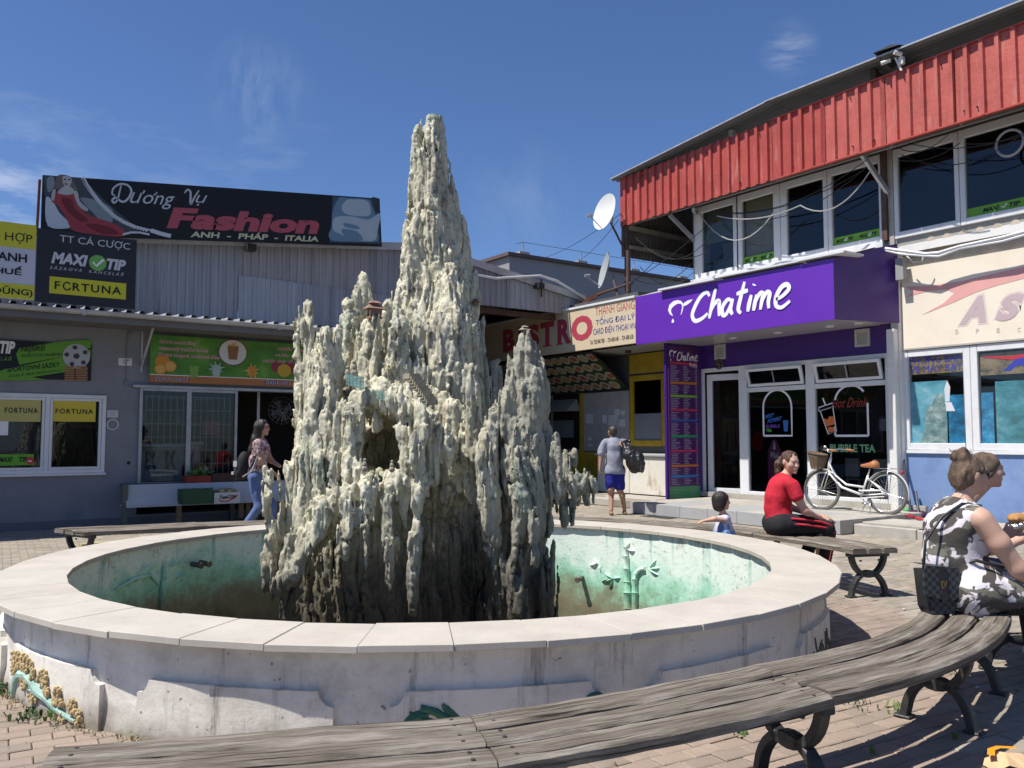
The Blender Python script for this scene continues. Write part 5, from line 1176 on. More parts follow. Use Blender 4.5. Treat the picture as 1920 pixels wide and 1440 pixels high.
foam = mat('white_polystyrene', (.72, .78, .80), .7, .1, 4, .2, 40); tealprint = flat('teal_print', (.05, .17, .2))
for (x0, x1, y0, y1, k) in ((265, 348, 832, 903, 0), (350, 380, 828, 868, 1)):
    u0, v0, u1, v1 = boxb(BL+.12, x0, y0, x1, y1); t = thing('foam_box', ['large white polystyrene box with teal lettering behind the shop grille', 'smaller white polystyrene box standing behind the middle bar of the grille'][k], 'box', (u0, BL+.35, v0))
    f = FB(BL+.33); b = MB(); b.box(u0, BL+.35, v0, u1, BL+.8, v1-.06); b.build('body', foam, t, bevel=.02); b = MB(); b.box(u0-.01, BL+.11, v1-.06, u1+.01, BL+.51, v1); b.build('lid', foam, t, bevel=.015)
    if k == 0:
        for q_ in range(3): text(t, 'FISH'[q_]+'X', f, (u0+.12+.33*q_, v0+.22, u0+.30+.33*q_, v0+.55), tealprint, bold=.06, n=.0)
# things hanging behind the glass
u0, v0, u1, v1 = boxb(BL+.5, 380, 790, 412, 815); b = MB(); b.box(u0, BL+.5, v0, u1, BL+.62, v1); b.tube([(u0+.1, BL+.55, v1), (u0+.14, BL+.55, v1+.25), (u0+.24, BL+.55, v1)], .012, 6); b.tube([(u1-.24, BL+.55, v1), (u1-.14, BL+.55, v1+.25), (u1-.08, BL+.55, v1)], .012, 6)
props(b.build('pink_basket', flat('basket_pink', (.42, .08, .14)), None), 'pink plastic basket with white handles hanging behind the shop grille', 'basket')
b = MB(); 
for k in range(3): z = 1.2+.5*k; b.box(SO0+.1, BL+1.6, z, su1, BL+1.9, z+.03)
sh_ = b.build('shelf', mat('shelf_grey', (.22, .2, .17), .8, .1, 3, 0), None); props(sh_, 'grey shelves with jars at the back of the dark shop', 'shelf')
q = random.Random(8)
for k in range(22):
    z = 1.23+.5*(k % 3); x = SO0+.25+q.random()*(su1-SO0-.4); c_ = [(.3, .28, .2), (.15, .2, .12), (.35, .1, .08), (.2, .2, .25)][k % 4]
    if k >= 12: break
    b = MB(); hgt = q.uniform(.15, .3); b.lathe([(.05, 0), (.055, hgt*.7), (.03, hgt*.85), (.03, hgt)], (x, BL+1.75, z), 8); props(b.build('jar', mat('jar_%d' % (k % 4), c_, .4, .1, 3, 0), None, smooth=True), ['pale', 'dark green', 'dull red', 'slate blue'][k % 4]+' jar on the '+['lowest', 'middle', 'top'][k % 3]+' grey shelf behind the shop grille', 'jar', 'jars on the shop shelves')
# things inside the doorway: upright pole, fan, shelf
u, v = at_b(484, 760, BL+.6); b = MB(); b.bar((u, BL+.6, 0), (u, BL+.6, 3.1), .05); props(b.build('doorway_pole', alu, None), 'pale upright pole inside the dark shop doorway', 'pole')
u, v = at_b(525, 770, BL+1.4); t = thing('wall_fan', 'round wire wall fan glinting in the dark shop doorway', 'fan', (u, BL+1.4, v)); FF = FB(BL+1.3)
b = MB()
for r in (.28, .2, .1): b.tube([FF.p(u+r*cos(2*pi*i/24), v+r*sin(2*pi*i/24), .05*(1-r/.28)) for i in range(24)], .005, 5, closed=True)
for k in range(16): a = 2*pi*k/16; b.tube([FF.p(u+.03*cos(a), v+.03*sin(a), .06), FF.p(u+.28*cos(a), v+.28*sin(a), 0)], .004, 4)
b.build('guard', mat('fan_wire', (.25, .27, .32), .3, .1, 5, 0, metal=.6), t)
b = MB()
for k in range(4): a = 2*pi*k/4+.4; b.poly(FF, [(u+.03*cos(a), v+.03*sin(a)), (u+.22*cos(a-.35), v+.22*sin(a-.35)), (u+.24*cos(a+.3), v+.24*sin(a+.3))], -.03, -.025)
b.build('blade', flat('fan_blade', (.08, .1, .16)), t)
# low counter with white front
CFr = at_b(238, 950, BL-.55); BCt = BL-.62; F7 = FB(BCt); XC = lambda px, py: at_b(px, py or 945, BCt)
cu0, cz1 = XC(238, 910); cu1 = XC(700, 0)[0]; cz0 = XC(238, 949)[1]
T = thing('shop_counter', 'low white fronted produce counter on wooden legs in front of the grey shop', 'counter', (cu0, BCt, 0))
wfront = mat('counter_white', (.42, .45, .48), .7, .08, 3, .1, 30); gwood = mat('green_grey_wood', (.12, .13, .1), .9, .25, 8, .3, 40); bwood = mat('brown_wood', (.22, .14, .08), .85, .25, 6, .3, 40, stretch=(1, 1, 6))
b = MB(); b.add([F7.p(cu0, cz0, 0), F7.p(cu1, cz0, 0), F7.p(cu1, cz1, -.12), F7.p(cu0, cz1, -.12), F7.p(cu0, cz0, -.03), F7.p(cu1, cz0, -.03), F7.p(cu1, cz1, -.15), F7.p(cu0, cz1, -.15)], [[0, 1, 2, 3], [7, 6, 5, 4], [0, 4, 5, 1], [1, 5, 6, 2], [2, 6, 7, 3], [3, 7, 4, 0]]); b.build('front_board', wfront, T)
b = MB(); b.box(cu0, BCt+.15, cz1-.03, cu1, BL-.02, cz1); b.build('counter_top', gwood, T); b = MB(); b.box(cu0, BCt+.0, cz0-.03, cu1, BCt+.5, cz0-.003); b.build('lower_shelf', wfront, T)
for px, m in ((234, gwood), (336, bwood), (436, lampm), (480, bwood), (520, bwood)):
    u = XC(px, 0)[0]; b = MB(); b.box(u-.03, BCt+.03, 0, u+.05, BCt+.10, cz0-.03 if px != 234 else cz1); b.build('leg', m, T)
b = MB()
for k in range(5): u = XC(452+14*k, 0)[0]; b = MB(); b.box(u, BCt+.12, .05, u+.09, BCt+.14, cz0-.04); b.build('back_slat', bwood, T)
pass
def crate(name, label, b_, x0, y0, x1, y1, m, dep=.35, open_=True):
    u0, v0, u1, v1 = boxb(b_, x0, y0, x1, y1); t = thing(name, label, 'crate', (u0, b_, v0)); b = MB()
    b.box(u0, b_, v0, u1, b_+.02, v1); b.box(u0, b_+dep-.02, v0, u1, b_+dep, v1); b.box(u0, b_+.02, v0, u0+.02, b_+dep-.02, v1); b.box(u1-.02, b_+.02, v0, u1, b_+dep-.02, v1); b.box(u0+.02, b_+.02, v0, u1-.02, b_+dep-.02, v0+.02)
    b.build('crate_body', m, t); return t, (u0, v0, u1, v1)
t, bx = crate('green_crate', 'dark green cardboard crate with a notched top on the low counter', BCt-.30, 343, 919, 399, 944, mat('crate_green', (.03, .075, .035), .8, .1, 5, 0))
b = MB(); f = FB(BCt-.301)
for a, c_ in ((0, .15), (.25, .5), (.6, .75), (.85, 1)): b.poly(f, [(bx[0]+(bx[2]-bx[0])*a, bx[3]), (bx[0]+(bx[2]-bx[0])*c_, bx[3]), (bx[0]+(bx[2]-bx[0])*(c_-.04), bx[3]+.03), (bx[0]+(bx[2]-bx[0])*(a+.02), bx[3]+.025)], -.01, .0)
b.build('crate_notch', MATS['crate_green'], t)
t, bx = crate('potato_carton', 'white carton lettered in red full of potatoes on the low counter', BCt-.30, 402, 924, 450, 943, mat('carton_white', (.5, .5, .48), .8, .08, 5, 0))
f = FB(BCt-.302); text(t, 'TopaCOM', f, sub(bx, .2, .35, .85, .75), blk, shear=.2, bold=.04, n=.002); b = MB(); b.strip(f, [(bx[0]+(bx[2]-bx[0])*x, bx[1]+(bx[3]-bx[1])*y) for x, y in ((.18, .4), (.25, .22), (.5, .2), (.75, .45), (.9, .7))], .02, .003); b.build('swash', red, t)
pot = mat('potato', (.36, .27, .15), .85, .15, 8, .2, 50); b = MB(); q = random.Random(3)
for k in range(26): b.ball((q.uniform(bx[0]+.04, bx[2]-.04), BCt-.30+q.uniform(.04, .3), bx[3]+q.uniform(-.01, .03)), q.uniform(.03, .045), 7, 5, (1.3, 1, .9))
props(b.build('potatoes', pot, None, smooth=True), 'heap of potatoes in the white carton on the low counter', 'potatoes', kind='stuff')
t, bx = crate('lettuce_crate', 'red crate of green leaves standing on the counter below the grille', BL-.5, 350, 893, 396, 905, mat('crate_red', (.25, .04, .03), .8, .1, 5, 0), .3)
b = MB(); q = random.Random(6)
for k in range(60): p = Vector((q.uniform(bx[0]+.1, bx[2]-.03), BL-.5+q.uniform(.02, .28), bx[3]+q.uniform(-.02, .07))); d_ = Vector((q.gauss(0, 1), q.gauss(0, 1), q.gauss(0, 1)))*.05; e = Vector((q.gauss(0, 1), q.gauss(0, 1), q.gauss(0, 1)))*.04; b.add([p, p+d_, p+d_+e, p+e], [[0, 1, 2, 3]])
props(b.build('green_leaves', mat('lettuce', (.10, .2, .05), .7, .3, 9, 0), None), 'green leaf vegetables in the red crate below the grille', 'vegetables', kind='stuff')
crate('dark_crate', 'dark low crate to the right of the red crate below the grille', BL-.5, 398, 888, 441, 904, mat('crate_brown', (.06, .035, .03), .8, .1, 5, 0), .3)
# ================================================================== building on the right (wall X = AW)
AW, AS_, AR = 14.0, 12.65, 13.25
RWf = FA(AW); SG = FA(AS_)
pa = lambda px, py, a=AW: at_a(px, py, a)
purple = mat('purple_panel', (.125, .03, .40), .3, .03, 2, .02, 20, spec=.5); purple_d = mat('purple_dark', (.055, .018, .17), .35, .05, 2, .05, 30, spec=.5)
cream_b = mat('cream_board', (.62, .52, .36), .5, .06, 2, .03, 30, dirt=(.4, .3, .2), damt=.25, ds=2); yellow_w = mat('yellow_paint', (.42, .29, .025), .6, .12, 2, .15, 40, dirt=(.12, .07, .02), damt=.5, ds=3)
white_p = mat('white_paint', (.70, .69, .66), .6, .06, 3, .15, 40, dirt=(.38, .33, .28), damt=.4, ds=3); dgrey = mat('dark_grey_wall', (.10, .10, .105), .9, .15, 2, .3, 40)
conc = mat('concrete', (.40, .375, .33), .9, .12, 3, .4, 50, dirt=(.2, .18, .15), damt=.5, ds=2.5); conc_g = mat('grey_tile', (.36, .365, .365), .6, .08, 2, .1, 40, dirt=(.24, .23, .22), damt=.4, ds=4)
steel_b = mat('brown_steel', (.09, .055, .045), .7, .25, 8, .3, 50); 
usb = pa(1193, 645, AS_)[0]; use = pa(1565, 600, AS_)[0]; ZS0 = (pa(1193, 645, AS_)[1]+pa(1567, 600, AS_)[1])/2; ZS1 = (pa(1193, 556, AS_)[1]+pa(1565, 484, AS_)[1])/2
ufl = pa(1306, 800)[0]; ufr = pa(1668, 800)[0]
tea = thing('tea_shop', 'bubble tea shop front with purple fascia, white framed door and windows', 'shop', (AW, -ufl, .22))
# fascia box
def abox(b, a0, a1, u0, u1, z0, z1): return b.box(a0, -u1, z0, a1, -u0, z1)
b = MB(); abox(b, AS_+.03, AW+.0, usb+.02, use-.02, ZS0+.02, ZS1-.02); b.build('fascia_core', dgrey, tea)
b = MB(); abox(b, AS_, AS_+.03, usb, use, ZS0, ZS1); pn = b.build('sign_panel', purple, tea)
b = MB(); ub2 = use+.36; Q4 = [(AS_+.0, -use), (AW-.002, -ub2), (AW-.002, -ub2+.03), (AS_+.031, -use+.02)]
b.add([(x, y, z) for z in (ZS0, ZS1) for x, y in Q4], [[3, 2, 1, 0], [4, 5, 6, 7], [0, 1, 5, 4], [1, 2, 6, 5], [2, 3, 7, 6], [3, 0, 4, 7]]); b.V[5].z = ZS1+.36; b.V[6].z = ZS1+.36; b.build('side_panel', purple_d, tea)  # same purple fascia turned from the sun; darker colour paints its shade
b = MB(); b.add([(AS_+.033, -use, ZS0+.01), (AW-.003, -ub2, ZS0+.01), (AW-.003, -use+.04, ZS0+.01)], [[0, 2, 1]]); b.build('soffit_wedge', mat('gloss_soffit', (.42, .42, .43), .18, .03, 2, .02, 20, spec=.6), tea)
sof = mat('gloss_soffit', (.42, .42, .43), .18, .03, 2, .02, 20, spec=.6); b = MB(); abox(b, AS_+.031, AW-.002, usb, use-.021, ZS0-.0, ZS0+.019); so_ = b.build('soffit', sof, tea)
for px, py in ((1374, 630), (1458, 617), (1556, 602), (1610, 598)):
    a_ = AS_+.75; u = pa(px, py, a_)[0]; b = MB(); b.lathe([(.06, 0), (.075, 0), (.075, .012), (.06, .012)], (a_, -u, ZS0-.012), 14); b.build('downlight', white_pvc, so_)
b = MB(); abox(b, AS_-.10, AS_+.5, pa(1240, 545, AS_)[0], pa(1345, 520, AS_)[0], ZS1+.01, ZS1+.05); abox(b, AS_-.06, AS_+.5, pa(1345, 520, AS_)[0]+.005, pa(1500, 490, AS_)[0], ZS1+.045, ZS1+.07); abox(b, AS_-.07, AS_+.5, pa(1500, 490, AS_)[0]+.01, use+.25, ZS1+.05, ZS1+.085)
b.build('top_flashing', white_pvc, tea)
b = MB(); b.add([(AS_, -usb, ZS1+.0), (AS_, -use, ZS1+.0), (AW, -use, ZS1+.38), (AW, -usb, ZS1+.38)], [[0, 1, 2, 3]]); b.build('fascia_roof', conc, tea)
# logo on the sign
chat_strokes = [[(.175, .84), (.135, 1.0), (.06, .8), (.0, .3), (.035, .02), (.11, .06), (.17, .22)],
 [(.235, 1.08), (.212, .55), (.192, .03)], [(.198, .22), (.235, .52), (.282, .6), (.29, .32), (.298, .06)],
 [(.418, .52), (.375, .6), (.325, .35), (.338, .08), (.378, .12), (.42, .5)], [(.428, .6), (.412, .25), (.438, .04)],
 [(.533, 1.12), (.508, .6), (.493, .2), (.525, .04)], [(.462, .74), (.53, .78), (.575, .80)],
 [(.613, .62), (.598, .3), (.592, .06)], [(.632, .92), (.634, .95), (.636, .97)],
 [(.668, .6), (.655, .3), (.648, .06)], [(.655, .3), (.693, .6), (.727, .58), (.72, .3), (.714, .06)], [(.72, .3), (.757, .6), (.79, .56), (.785, .3), (.795, .06)],
 [(.855, .32), (.91, .4), (.965, .6), (.945, .76), (.895, .7), (.855, .4), (.862, .12), (.915, .03), (.985, .2)]]
def mark(parent, fr, bx, m, n):
    """stem, leaf and drop drawn in box"""
    u0, v0, u1, v1 = bx; q = lambda x, y: (u0+(u1-u0)*(x-270)/180, v1-(v1-v0)*(y-425)/190); W_ = (u1-u0)/180
    P = [(300, 548), (284, 522), (276, 492), (286, 458), (310, 437), (335, 430), (358, 437), (372, 455), (375, 485), (368, 520), (360, 550)]; Wd = [3, 14, 22, 28, 26, 20, 16, 11, 9, 8, 3]
    b = MB(); b.strip(fr, [q(*p) for p in P], [w_*W_ for w_ in Wd], n); b.build('logo_stem', m, parent)
    b = MB(); b.poly(fr, [q(*p) for p in ((378, 468), (385, 448), (410, 434), (448, 430), (430, 455), (405, 472), (385, 478))][::-1], n, n+.002); b.build('logo_leaf', m, parent)
    b = MB(); b.poly(fr, [q(*p) for p in ((300, 572), (309, 590), (310, 604), (302, 613), (293, 610), (291, 598), (296, 584))][::-1], n, n+.002); b.build('logo_drop', m, parent)
wsign = flat('sign_white_letters', (.82, .82, .86))
def sbox(x0, y0, x1, y1, a=AS_): u0, v1 = at_a(x0, (y0+y1)/2, a); u1, _ = at_a(x1, (y0+y1)/2, a); vm0 = at_a((x0+x1)/2, y1, a)[1]; vm1 = at_a((x0+x1)/2, y0, a)[1]; return (u0, vm0, u1, vm1)
_t, v_c = at_a(1312, 604, AS_); _t, v_t = at_a(1325, 547, AS_)
bx = (at_a(1297, 580, AS_)[0], v_c+.03, at_a(1484, 560, AS_)[0], v_t-.01)
strokes(pn, 'lettering', SG, chat_strokes, wsign, bx, .088, .004, shear=.03)
mark(pn, SG, (at_a(1254, 580, AS_)[0], at_a(1262, 606, AS_)[1], at_a(1300, 570, AS_)[0], at_a(1300, 557, AS_)[1]-.03), wsign, .004)
# back wall band, vents, bell
ZT = 2.95; ZP = .22
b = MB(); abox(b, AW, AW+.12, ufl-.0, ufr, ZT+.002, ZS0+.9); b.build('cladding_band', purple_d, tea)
for x0, y0, x1, y1 in ((1341, 646, 1361, 674), (1604, 617, 1632, 650)):
    u0, v0, u1, v1 = sbox(x0, y0, x1, y1, AW); b = MB(); b.frame(RWf, u0, v0, u1, v1, .045, .0, .03); b.fbox(RWf, u0+.045, v0+.045, u1-.045, v1-.045, .0, .012)
    v_ = b.build('wall_vent', mat('vent_white', (.45, .44, .42), .6, .05, 3, 0), tea); b = MB()
    for k in range(6): z = v0+.06+(v1-v0-.12)*k/6; b.fbox(RWf, u0+.05, z, u1-.05, z+.012, .013, .02)
    b.build('louvre', mat('vent_grey', (.3, .3, .29), .6, .05, 3, 0), v_)
uc, vc = pa(1350, 683); b = MB(); RWN = RWf; b.disc(RWf, uc, vc, .11, .02, 24); b.tube([RWf.p(uc+.10*cos(2*pi*i/20), vc+.10*sin(2*pi*i/20), .025) for i in range(20)], .018, 6, closed=True); b.ball(RWf.p(uc, vc, .04), .04)
props(b.build('door_bell', mat('bell_brass', (.12, .10, .08), .4, .2, 8, .1, 40, metal=.6), None, smooth=True), 'round dark metal alarm bell above the white shop door', 'bell')
# frames
U = lambda px, py=800: pa(px, py)[0]
zt = pa(1460, 716)[1]; zt2 = pa(1460, 724)[1]; zb = .30
b = MB(); T_ = .075
def fb_(u0, v0, u1, v1, n0=-.05, n1=.03): b.fbox(RWf, u0, v0, u1, v1, n0, n1)
uA, uB, uC, uD, uE, uF, uG, uH = U(1307), U(1320), U(1388), U(1404), U(1514), U(1531), U(1664), U(1676)
fb_(uA, ZP, uB, ZT); fb_(uC, ZP, uD, ZT); fb_(uE, ZP+.0, uF, ZT); fb_(uG, ZP, uH, ZT)
fb_(uB, ZT-.08, uC, ZT); fb_(uD, ZT-.08, uE, ZT); fb_(uF, ZT-.08, uG, ZT)
for a_, c_ in ((uD, uE), (uF, uG)): fb_(a_, zt2-.09, c_, zt2+.0); fb_(a_, ZP, c_, ZP+.16)
fb_(uB, ZP, uC, ZP+.02)
frm = b.build('shopfront_frame', white_pvc, tea, bevel=.005)
for i, (a_, c_) in enumerate(((uD, uE), (uF, uG))):
    # tilted fanlight
    tf = Fr(RWf.p(0, zt2+.02, .02), (0, -1, 0), Vector((-.28, 0, 1)).normalized(), Vector((-1, 0, -.28)).normalized())
    b = MB(); b.frame(tf, a_+.04, 0, c_-.04, ZT-.1-zt2, .055, -.03, .02); o = b.build('fanlight', white_pvc, tea, bevel=.003); b = MB(); b.fbox(tf, a_+.095, .055, c_-.095, ZT-.155-zt2, -.01, -.004); b.build('pane', gl_dark, o); b = MB(); b.fbox(tf, (a_+c_)/2-.01, .05, (a_+c_)/2+.01, .3, .02, .035); b.build('handle', alu, o)
    b = MB(); b.fbox(RWf, a_+.004, ZP+.165, c_-.004, zt2-.095, -.02, -.012); b.build('pane', gl_dark, tea)
# open door leaf
df = Fr(RWf.p(uB+.02, 0, -.02), (Vector((0, -1, 0))*cos(.22)+Vector((1, 0, 0))*sin(.22)), (0, 0, 1), (Vector((-1, 0, 0))*cos(.22)+Vector((0, -1, 0))*sin(.22)))
wd = uC-uB-.1; b = MB(); b.frame(df, .05, ZP+.05, wd+.05, ZT-.13, .13, -.06, 0); dl = b.build('door', white_pvc, tea, bevel=.005)
b = MB(); b.fbox(df, .18, ZP+.18, wd-.08, ZT-.26, -.035, -.028); b.build('pane', glass('brown_glass', (.62, .52, .40)), dl); b = MB(); b.fbox(df, wd-.05, 1.15, wd-.02, 1.3, 0, .05); b.build('handle', alu, dl)
# interior
shop_in = mat('tea_room', (.05, .043, .05), .8, .3, 1.2, 0); b = MB()
b.quad((AW+4, -ufl+.3, 0), (AW+4, -ufr, 0), (AW+4, -ufr, 3), (AW+4, -ufl+.3, 3)); b.quad((AW+.13, -ufl+.02, 0), (AW+4, -ufl+.02, 0), (AW+4, -ufl+.02, 3), (AW+.13, -ufl+.02, 3)); b.quad((AW+.13, -ufr, 0), (AW+4, -ufr, 0), (AW+4, -ufr, 3), (AW+.13, -ufr, 3)); b.quad((AW+.13, -ufl, 2.97), (AW+4, -ufl, 2.97), (AW+4, -ufr, 2.97), (AW+.13, -ufr, 2.97)); b.quad((AW+.0, -ufl, ZP+.01), (AW+4, -ufl, ZP+.01), (AW+4, -ufr, ZP+.01), (AW+.0, -ufr, ZP+.01))
b.build('room', shop_in, tea)
dy = flat('wall_stripe_ochre', (.22, .15, .02)); f3 = FB(-ufl+.01)
b = MB()
for k in range(2): b.add([(AW+.4+.5*k, -ufl+.015, 1.9), (AW+.7+.5*k, -ufl+.015, 1.9), (AW+1.9+.5*k, -ufl+.015, .5), (AW+1.6+.5*k, -ufl+.015, .5)], [[0, 1, 2, 3]])
b.build('wall_stripe', dy, tea)
q = random.Random(31)
tabm = mat('cafe_white', (.35, .35, .36), .5, .1, 3, 0); blum = mat('cafe_blue', (.06, .16, .3), .5, .1, 3, 0)
def cafe_chair(x, y, m, lab, rz):
    t = thing('cafe_chair', lab, 'chair', (x, y, ZP), 'chairs inside the tea shop', rz); c_, s_ = cos(rz), sin(rz)
    def lb(name, x0, y0, z0, x1, y1, z1):
        bb = MB(); bb.box(x0, y0, z0, x1, y1, z1); o = bb.build(name, m, None); o.parent = t; return o
    lb('seat', -.2, -.2, .44, .2, .2, .47); lb('backrest', -.2, .18, .5, .2, .21, .85)
    for i in (-1, 1):
        for j in (-1, 1): lb('leg', i*.18-.015, j*.18-.015, 0, i*.18+.015, j*.18+.015, .44)
cafe_chair(AW+.9, -U(1560)-0, tabm, 'white chair inside the tea shop behind the BUBBLE TEA lettering, left one', 1.2)
cafe_chair(AW+.9, -U(1610), tabm, 'white chair inside the tea shop behind the BUBBLE TEA lettering, right one', 1.8)
cafe_chair(AW+1.0, -U(1655), blum, 'blue chair inside the tea shop at the right end of the window', 1.5)
t = thing('cafe_table', 'white table inside the tea shop window', 'table', (AW+1.5, -U(1590), ZP)); b = MB(); b.box(AW+1.2, -U(1590)-.6, .95, AW+1.9, -U(1590)+.6, .99); b.build('tabletop', tabm, t)
b = MB(); b.box(AW+1.5, -U(1590)-.04, ZP, AW+1.58, -U(1590)+.04, .95); b.build('leg', tabm, t)
# stickers on the glass
neon_w = flat('arch_white', (.72, .72, .74)); FS = RWf; nn = -.005
def arch(x0, x1, y0, y1, gaps=()):
    u0, u1 = U(x0, 780), U(x1, 780); vb_ = pa((x0+x1)/2, y1)[1]; vt_ = pa((x0+x1)/2, y0)[1]; r = (u1-u0)/2; P = [(u0, vb_), (u0, vt_-r)]+[(u0+r-r*cos(pi*i/14), vt_-r+r*sin(pi*i/14)) for i in range(1, 14)]+[(u1, vt_-r), (u1, vb_), (u0, vb_)]
    return P
b = MB(); P = arch(1431, 1484, 731, 817); b.strip(FS, P, .04, nn); b.build('window_decal', neon_w, frm)
P = arch(1565, 1627, 722, 817); b = MB(); b.strip(FS, P[2:13], .04, nn); b.strip(FS, P[15:17], .04, nn); vm = P[0][1]; b.strip(FS, [P[0], P[-2]], .04, nn); b.strip(FS, [P[0], (P[0][0], vm+.18)], .04, nn); b.build('window_decal', neon_w, frm)
redn = flat('neon_red', (.26, .04, .03)); grnn = flat('neon_green', (.14, .32, .18)); blun = flat('neon_blue', (.04, .14, .42)); orn = flat('cup_orange', (.6, .16, .05)); purp = flat('decal_purple', (.13, .05, .3)); limen = flat('lime', (.1, .4, .05))
text(frm, 'Hot Drink', FS, sbox(1558, 746, 1627, 764, AW), redn, shear=.5, bold=-.0, n=nn)
text(frm, 'BUBBLE TEA', FS, sbox(1556, 833, 1641, 848, AW), grnn, bold=.03, n=nn)
text(frm, 'BEST', FS, sbox(1434, 776, 1452, 783, AW), blun, shear=.4, bold=.03, n=nn, rot=.15); text(frm, 'MOMENT', FS, sbox(1438, 783, 1466, 791, AW), blun, shear=.4, bold=.03, n=nn, rot=.15)
text(frm, 'TEA', FS, sbox(1436, 804, 1447, 810, AW), limen, bold=.03, n=nn); text(frm, 'BUBBLE', FS, sbox(1436, 796, 1462, 802, AW), purp, bold=.03, n=nn)
u0, v0, u1, v1 = sbox(1468, 788, 1478, 809, AW); b = MB(); b.poly(FS, [(u0+.02, v0), (u1-.02, v0), (u1, v1), (u0, v1)], nn, nn+.002); b.build('window_decal', blun, frm)
# paper cup decal, tilted
cu, cv = pa(1554, 786); R2 = Matrix.Rotation(-.0+.25, 2)
def cpt(x, y): v = R2 @ Vector((x, y)); return (cu+v.x, cv+v.y)
b = MB(); b.strip(FS, [cpt(-.09, -.26), cpt(.09, -.26), cpt(.14, .2), cpt(-.14, .2), cpt(-.09, -.26), cpt(.09, -.26)], .022, nn); b.strip(FS, [cpt(-.17, .2), cpt(.17, .2), cpt(.15, .27), cpt(-.15, .27), cpt(-.17, .2)], .02, nn); b.strip(FS, [cpt(0, .27), cpt(-.02, .42)], .03, nn); b.build('window_decal', neon_w, frm)
b = MB(); b.poly(FS, [cpt(-.1, -.12), cpt(.1, -.12), cpt(.12, .02), cpt(.02, .05), cpt(-.03, .0), cpt(-.12, .06)], nn, nn+.002); b.fquad(FS, *(cpt(-.08, -.23)), *(cpt(.07, -.17)), nn); b.build('window_decal', orn, frm)
u0, v0, u1, v1 = sbox(1440, 824, 1466, 900, AW+.3); b = MB(); f = FA(AW+.3); b.poly(f, [(u0, v0), (u1, v0), (u1, v1-.25), (u1-.12, v1), (u0+.12, v1), (u0, v1-.25)], 0, .01); pd_ = b.build('drink_poster', flat('poster_plum', (.22, .05, .14)), None); props(pd_, 'bottle shaped plum coloured drink poster standing inside the left tea shop window', 'poster')
text(pd_, 'Mai', f, (u0+.08, v1-.38, u1-.08, v1-.24), neon_w, bold=.02, n=.013); b = MB(); b.poly(f, [(u0+.13, v1-.2), (u1-.13, v1-.2), (u1-.16, v1-.03), (u0+.16, v1-.03)], .011, .013); b.build('label_patch', neon_w, pd_)
u0, v0, u1, v1 = sbox(1649, 785, 1672, 808, AW+.25); b = MB(); b.fbox(FA(AW+.25), u0, v0, u1, v1, 0, .005); props(b.build('paper_sheet', flat('lilac_paper', (.35, .32, .42)), None), 'pale paper sheet inside the right tea shop window', 'paper')
u0, v0, u1, v1 = sbox(1409, 812, 1432, 842, AW+.7); b = MB(); b.disc(FA(AW+.7), (u0+u1)/2, (v0+v1)/2, .16, 0, 16, ry=.22); b.build('red_lantern', flat('lantern_red', (.30, .02, .015)), None); props(bpy.data.objects['red_lantern'], 'round red lantern shape glowing dull behind the left tea shop window', 'lantern')
# tall menu board on the side wall
BM = 12.75; FM = FB(BM); XM = lambda px, py: at_b(px, py, BM)
u0, vtp = XM(1253, 648); u1, _ = XM(1309, 652); vbt = XM(1256, 937)[1]; vgr = XM(1256, 913)[1]
T = thing('menu_board', 'tall narrow purple tea menu board with coloured lines and green foot', 'menu board', (u0, BM, vbt)); b = MB(); b.fbox(FM, u0, vbt, u1, vtp, -.03, 0); b.build('panel', mat('menu_purple', (.075, .018, .12), .35, .05, 2, 0, spec=.5), T)
b = MB(); b.fquad(FM, u0, vbt, u1, vgr, .002); b.build('green_foot', flat('menu_green', (.08, .33, .13)), T)
w_ = u1-u0; strokes(T, 'lettering', FM, chat_strokes, wsign, (u0+w_*.28, vtp-.30, u1-w_*.03, vtp-.12), .022, .004); mark(T, FM, (u0+w_*.03, vtp-.32, u0+w_*.27, vtp-.09), wsign, .004); text(T, 'Praha', FM, (u0+w_*.7, vtp-.42, u1-w_*.05, vtp-.33), wsign, n=.004)
mlines = [(663, (.45, .04, .06)), (716, (.5, .17, .03)), (741, (.2, .4, .05)), (767, (.45, .04, .1)), (787, (.05, .1, .35)), (817, (.03, .3, .12)), (845, (.45, .04, .12)), (873, (.5, .15, .04)), (893, (.03, .2, .5))]
b_ink = MB(); q = random.Random(4)
for i, (py, c_) in enumerate(mlines):
    y2 = (mlines[i+1][0] if i < 8 else 912); z0 = XM(1256, py*1.0+14 if i == 0 else py+4)[1]; z1 = XM(1256, y2+2)[1]
    z0 = XM(1256, py+16-16*min(1, i))[1] if i == 0 else XM(1256, py)[1]
    b = MB(); b.fquad(FM, u0+w_*.05, z0-.035, u1-w_*.05, z0+.015, .003); b.build('colour_line', flat('menu_line_%d' % i, c_), T)
    z = z0-.075
    while z > z1+.03:
        b_ink.fquad(FM, u0+w_*.06, z, u0+w_*(.06+q.uniform(.16, .3)), z+.013, .003); b_ink.fquad(FM, u0+w_*.48, z, u0+w_*(.48+q.uniform(.12, .25)), z+.013, .003); b_ink.fquad(FM, u1-w_*.12, z, u1-w_*.06, z+.013, .003); z -= .034
z = vgr-.08
while z > vbt+.05: b_ink.fquad(FM, u0+w_*.08, z, u0+w_*(.2+q.uniform(.1, .3)), z+.012, .003); b_ink.fquad(FM, u0+w_*.68, z, u0+w_*(.75+q.uniform(.1, .2)), z+.012, .003); z -= .06
props(b_ink.build('small_print', flat('menu_ink', (.32, .27, .38)), T), kind='stuff')
b = MB(); abox(b, AS_+.25, AW+.3, -BM-.09, -BM-.031, 0, ZS0); b.build('side_wall', purple_d, tea)
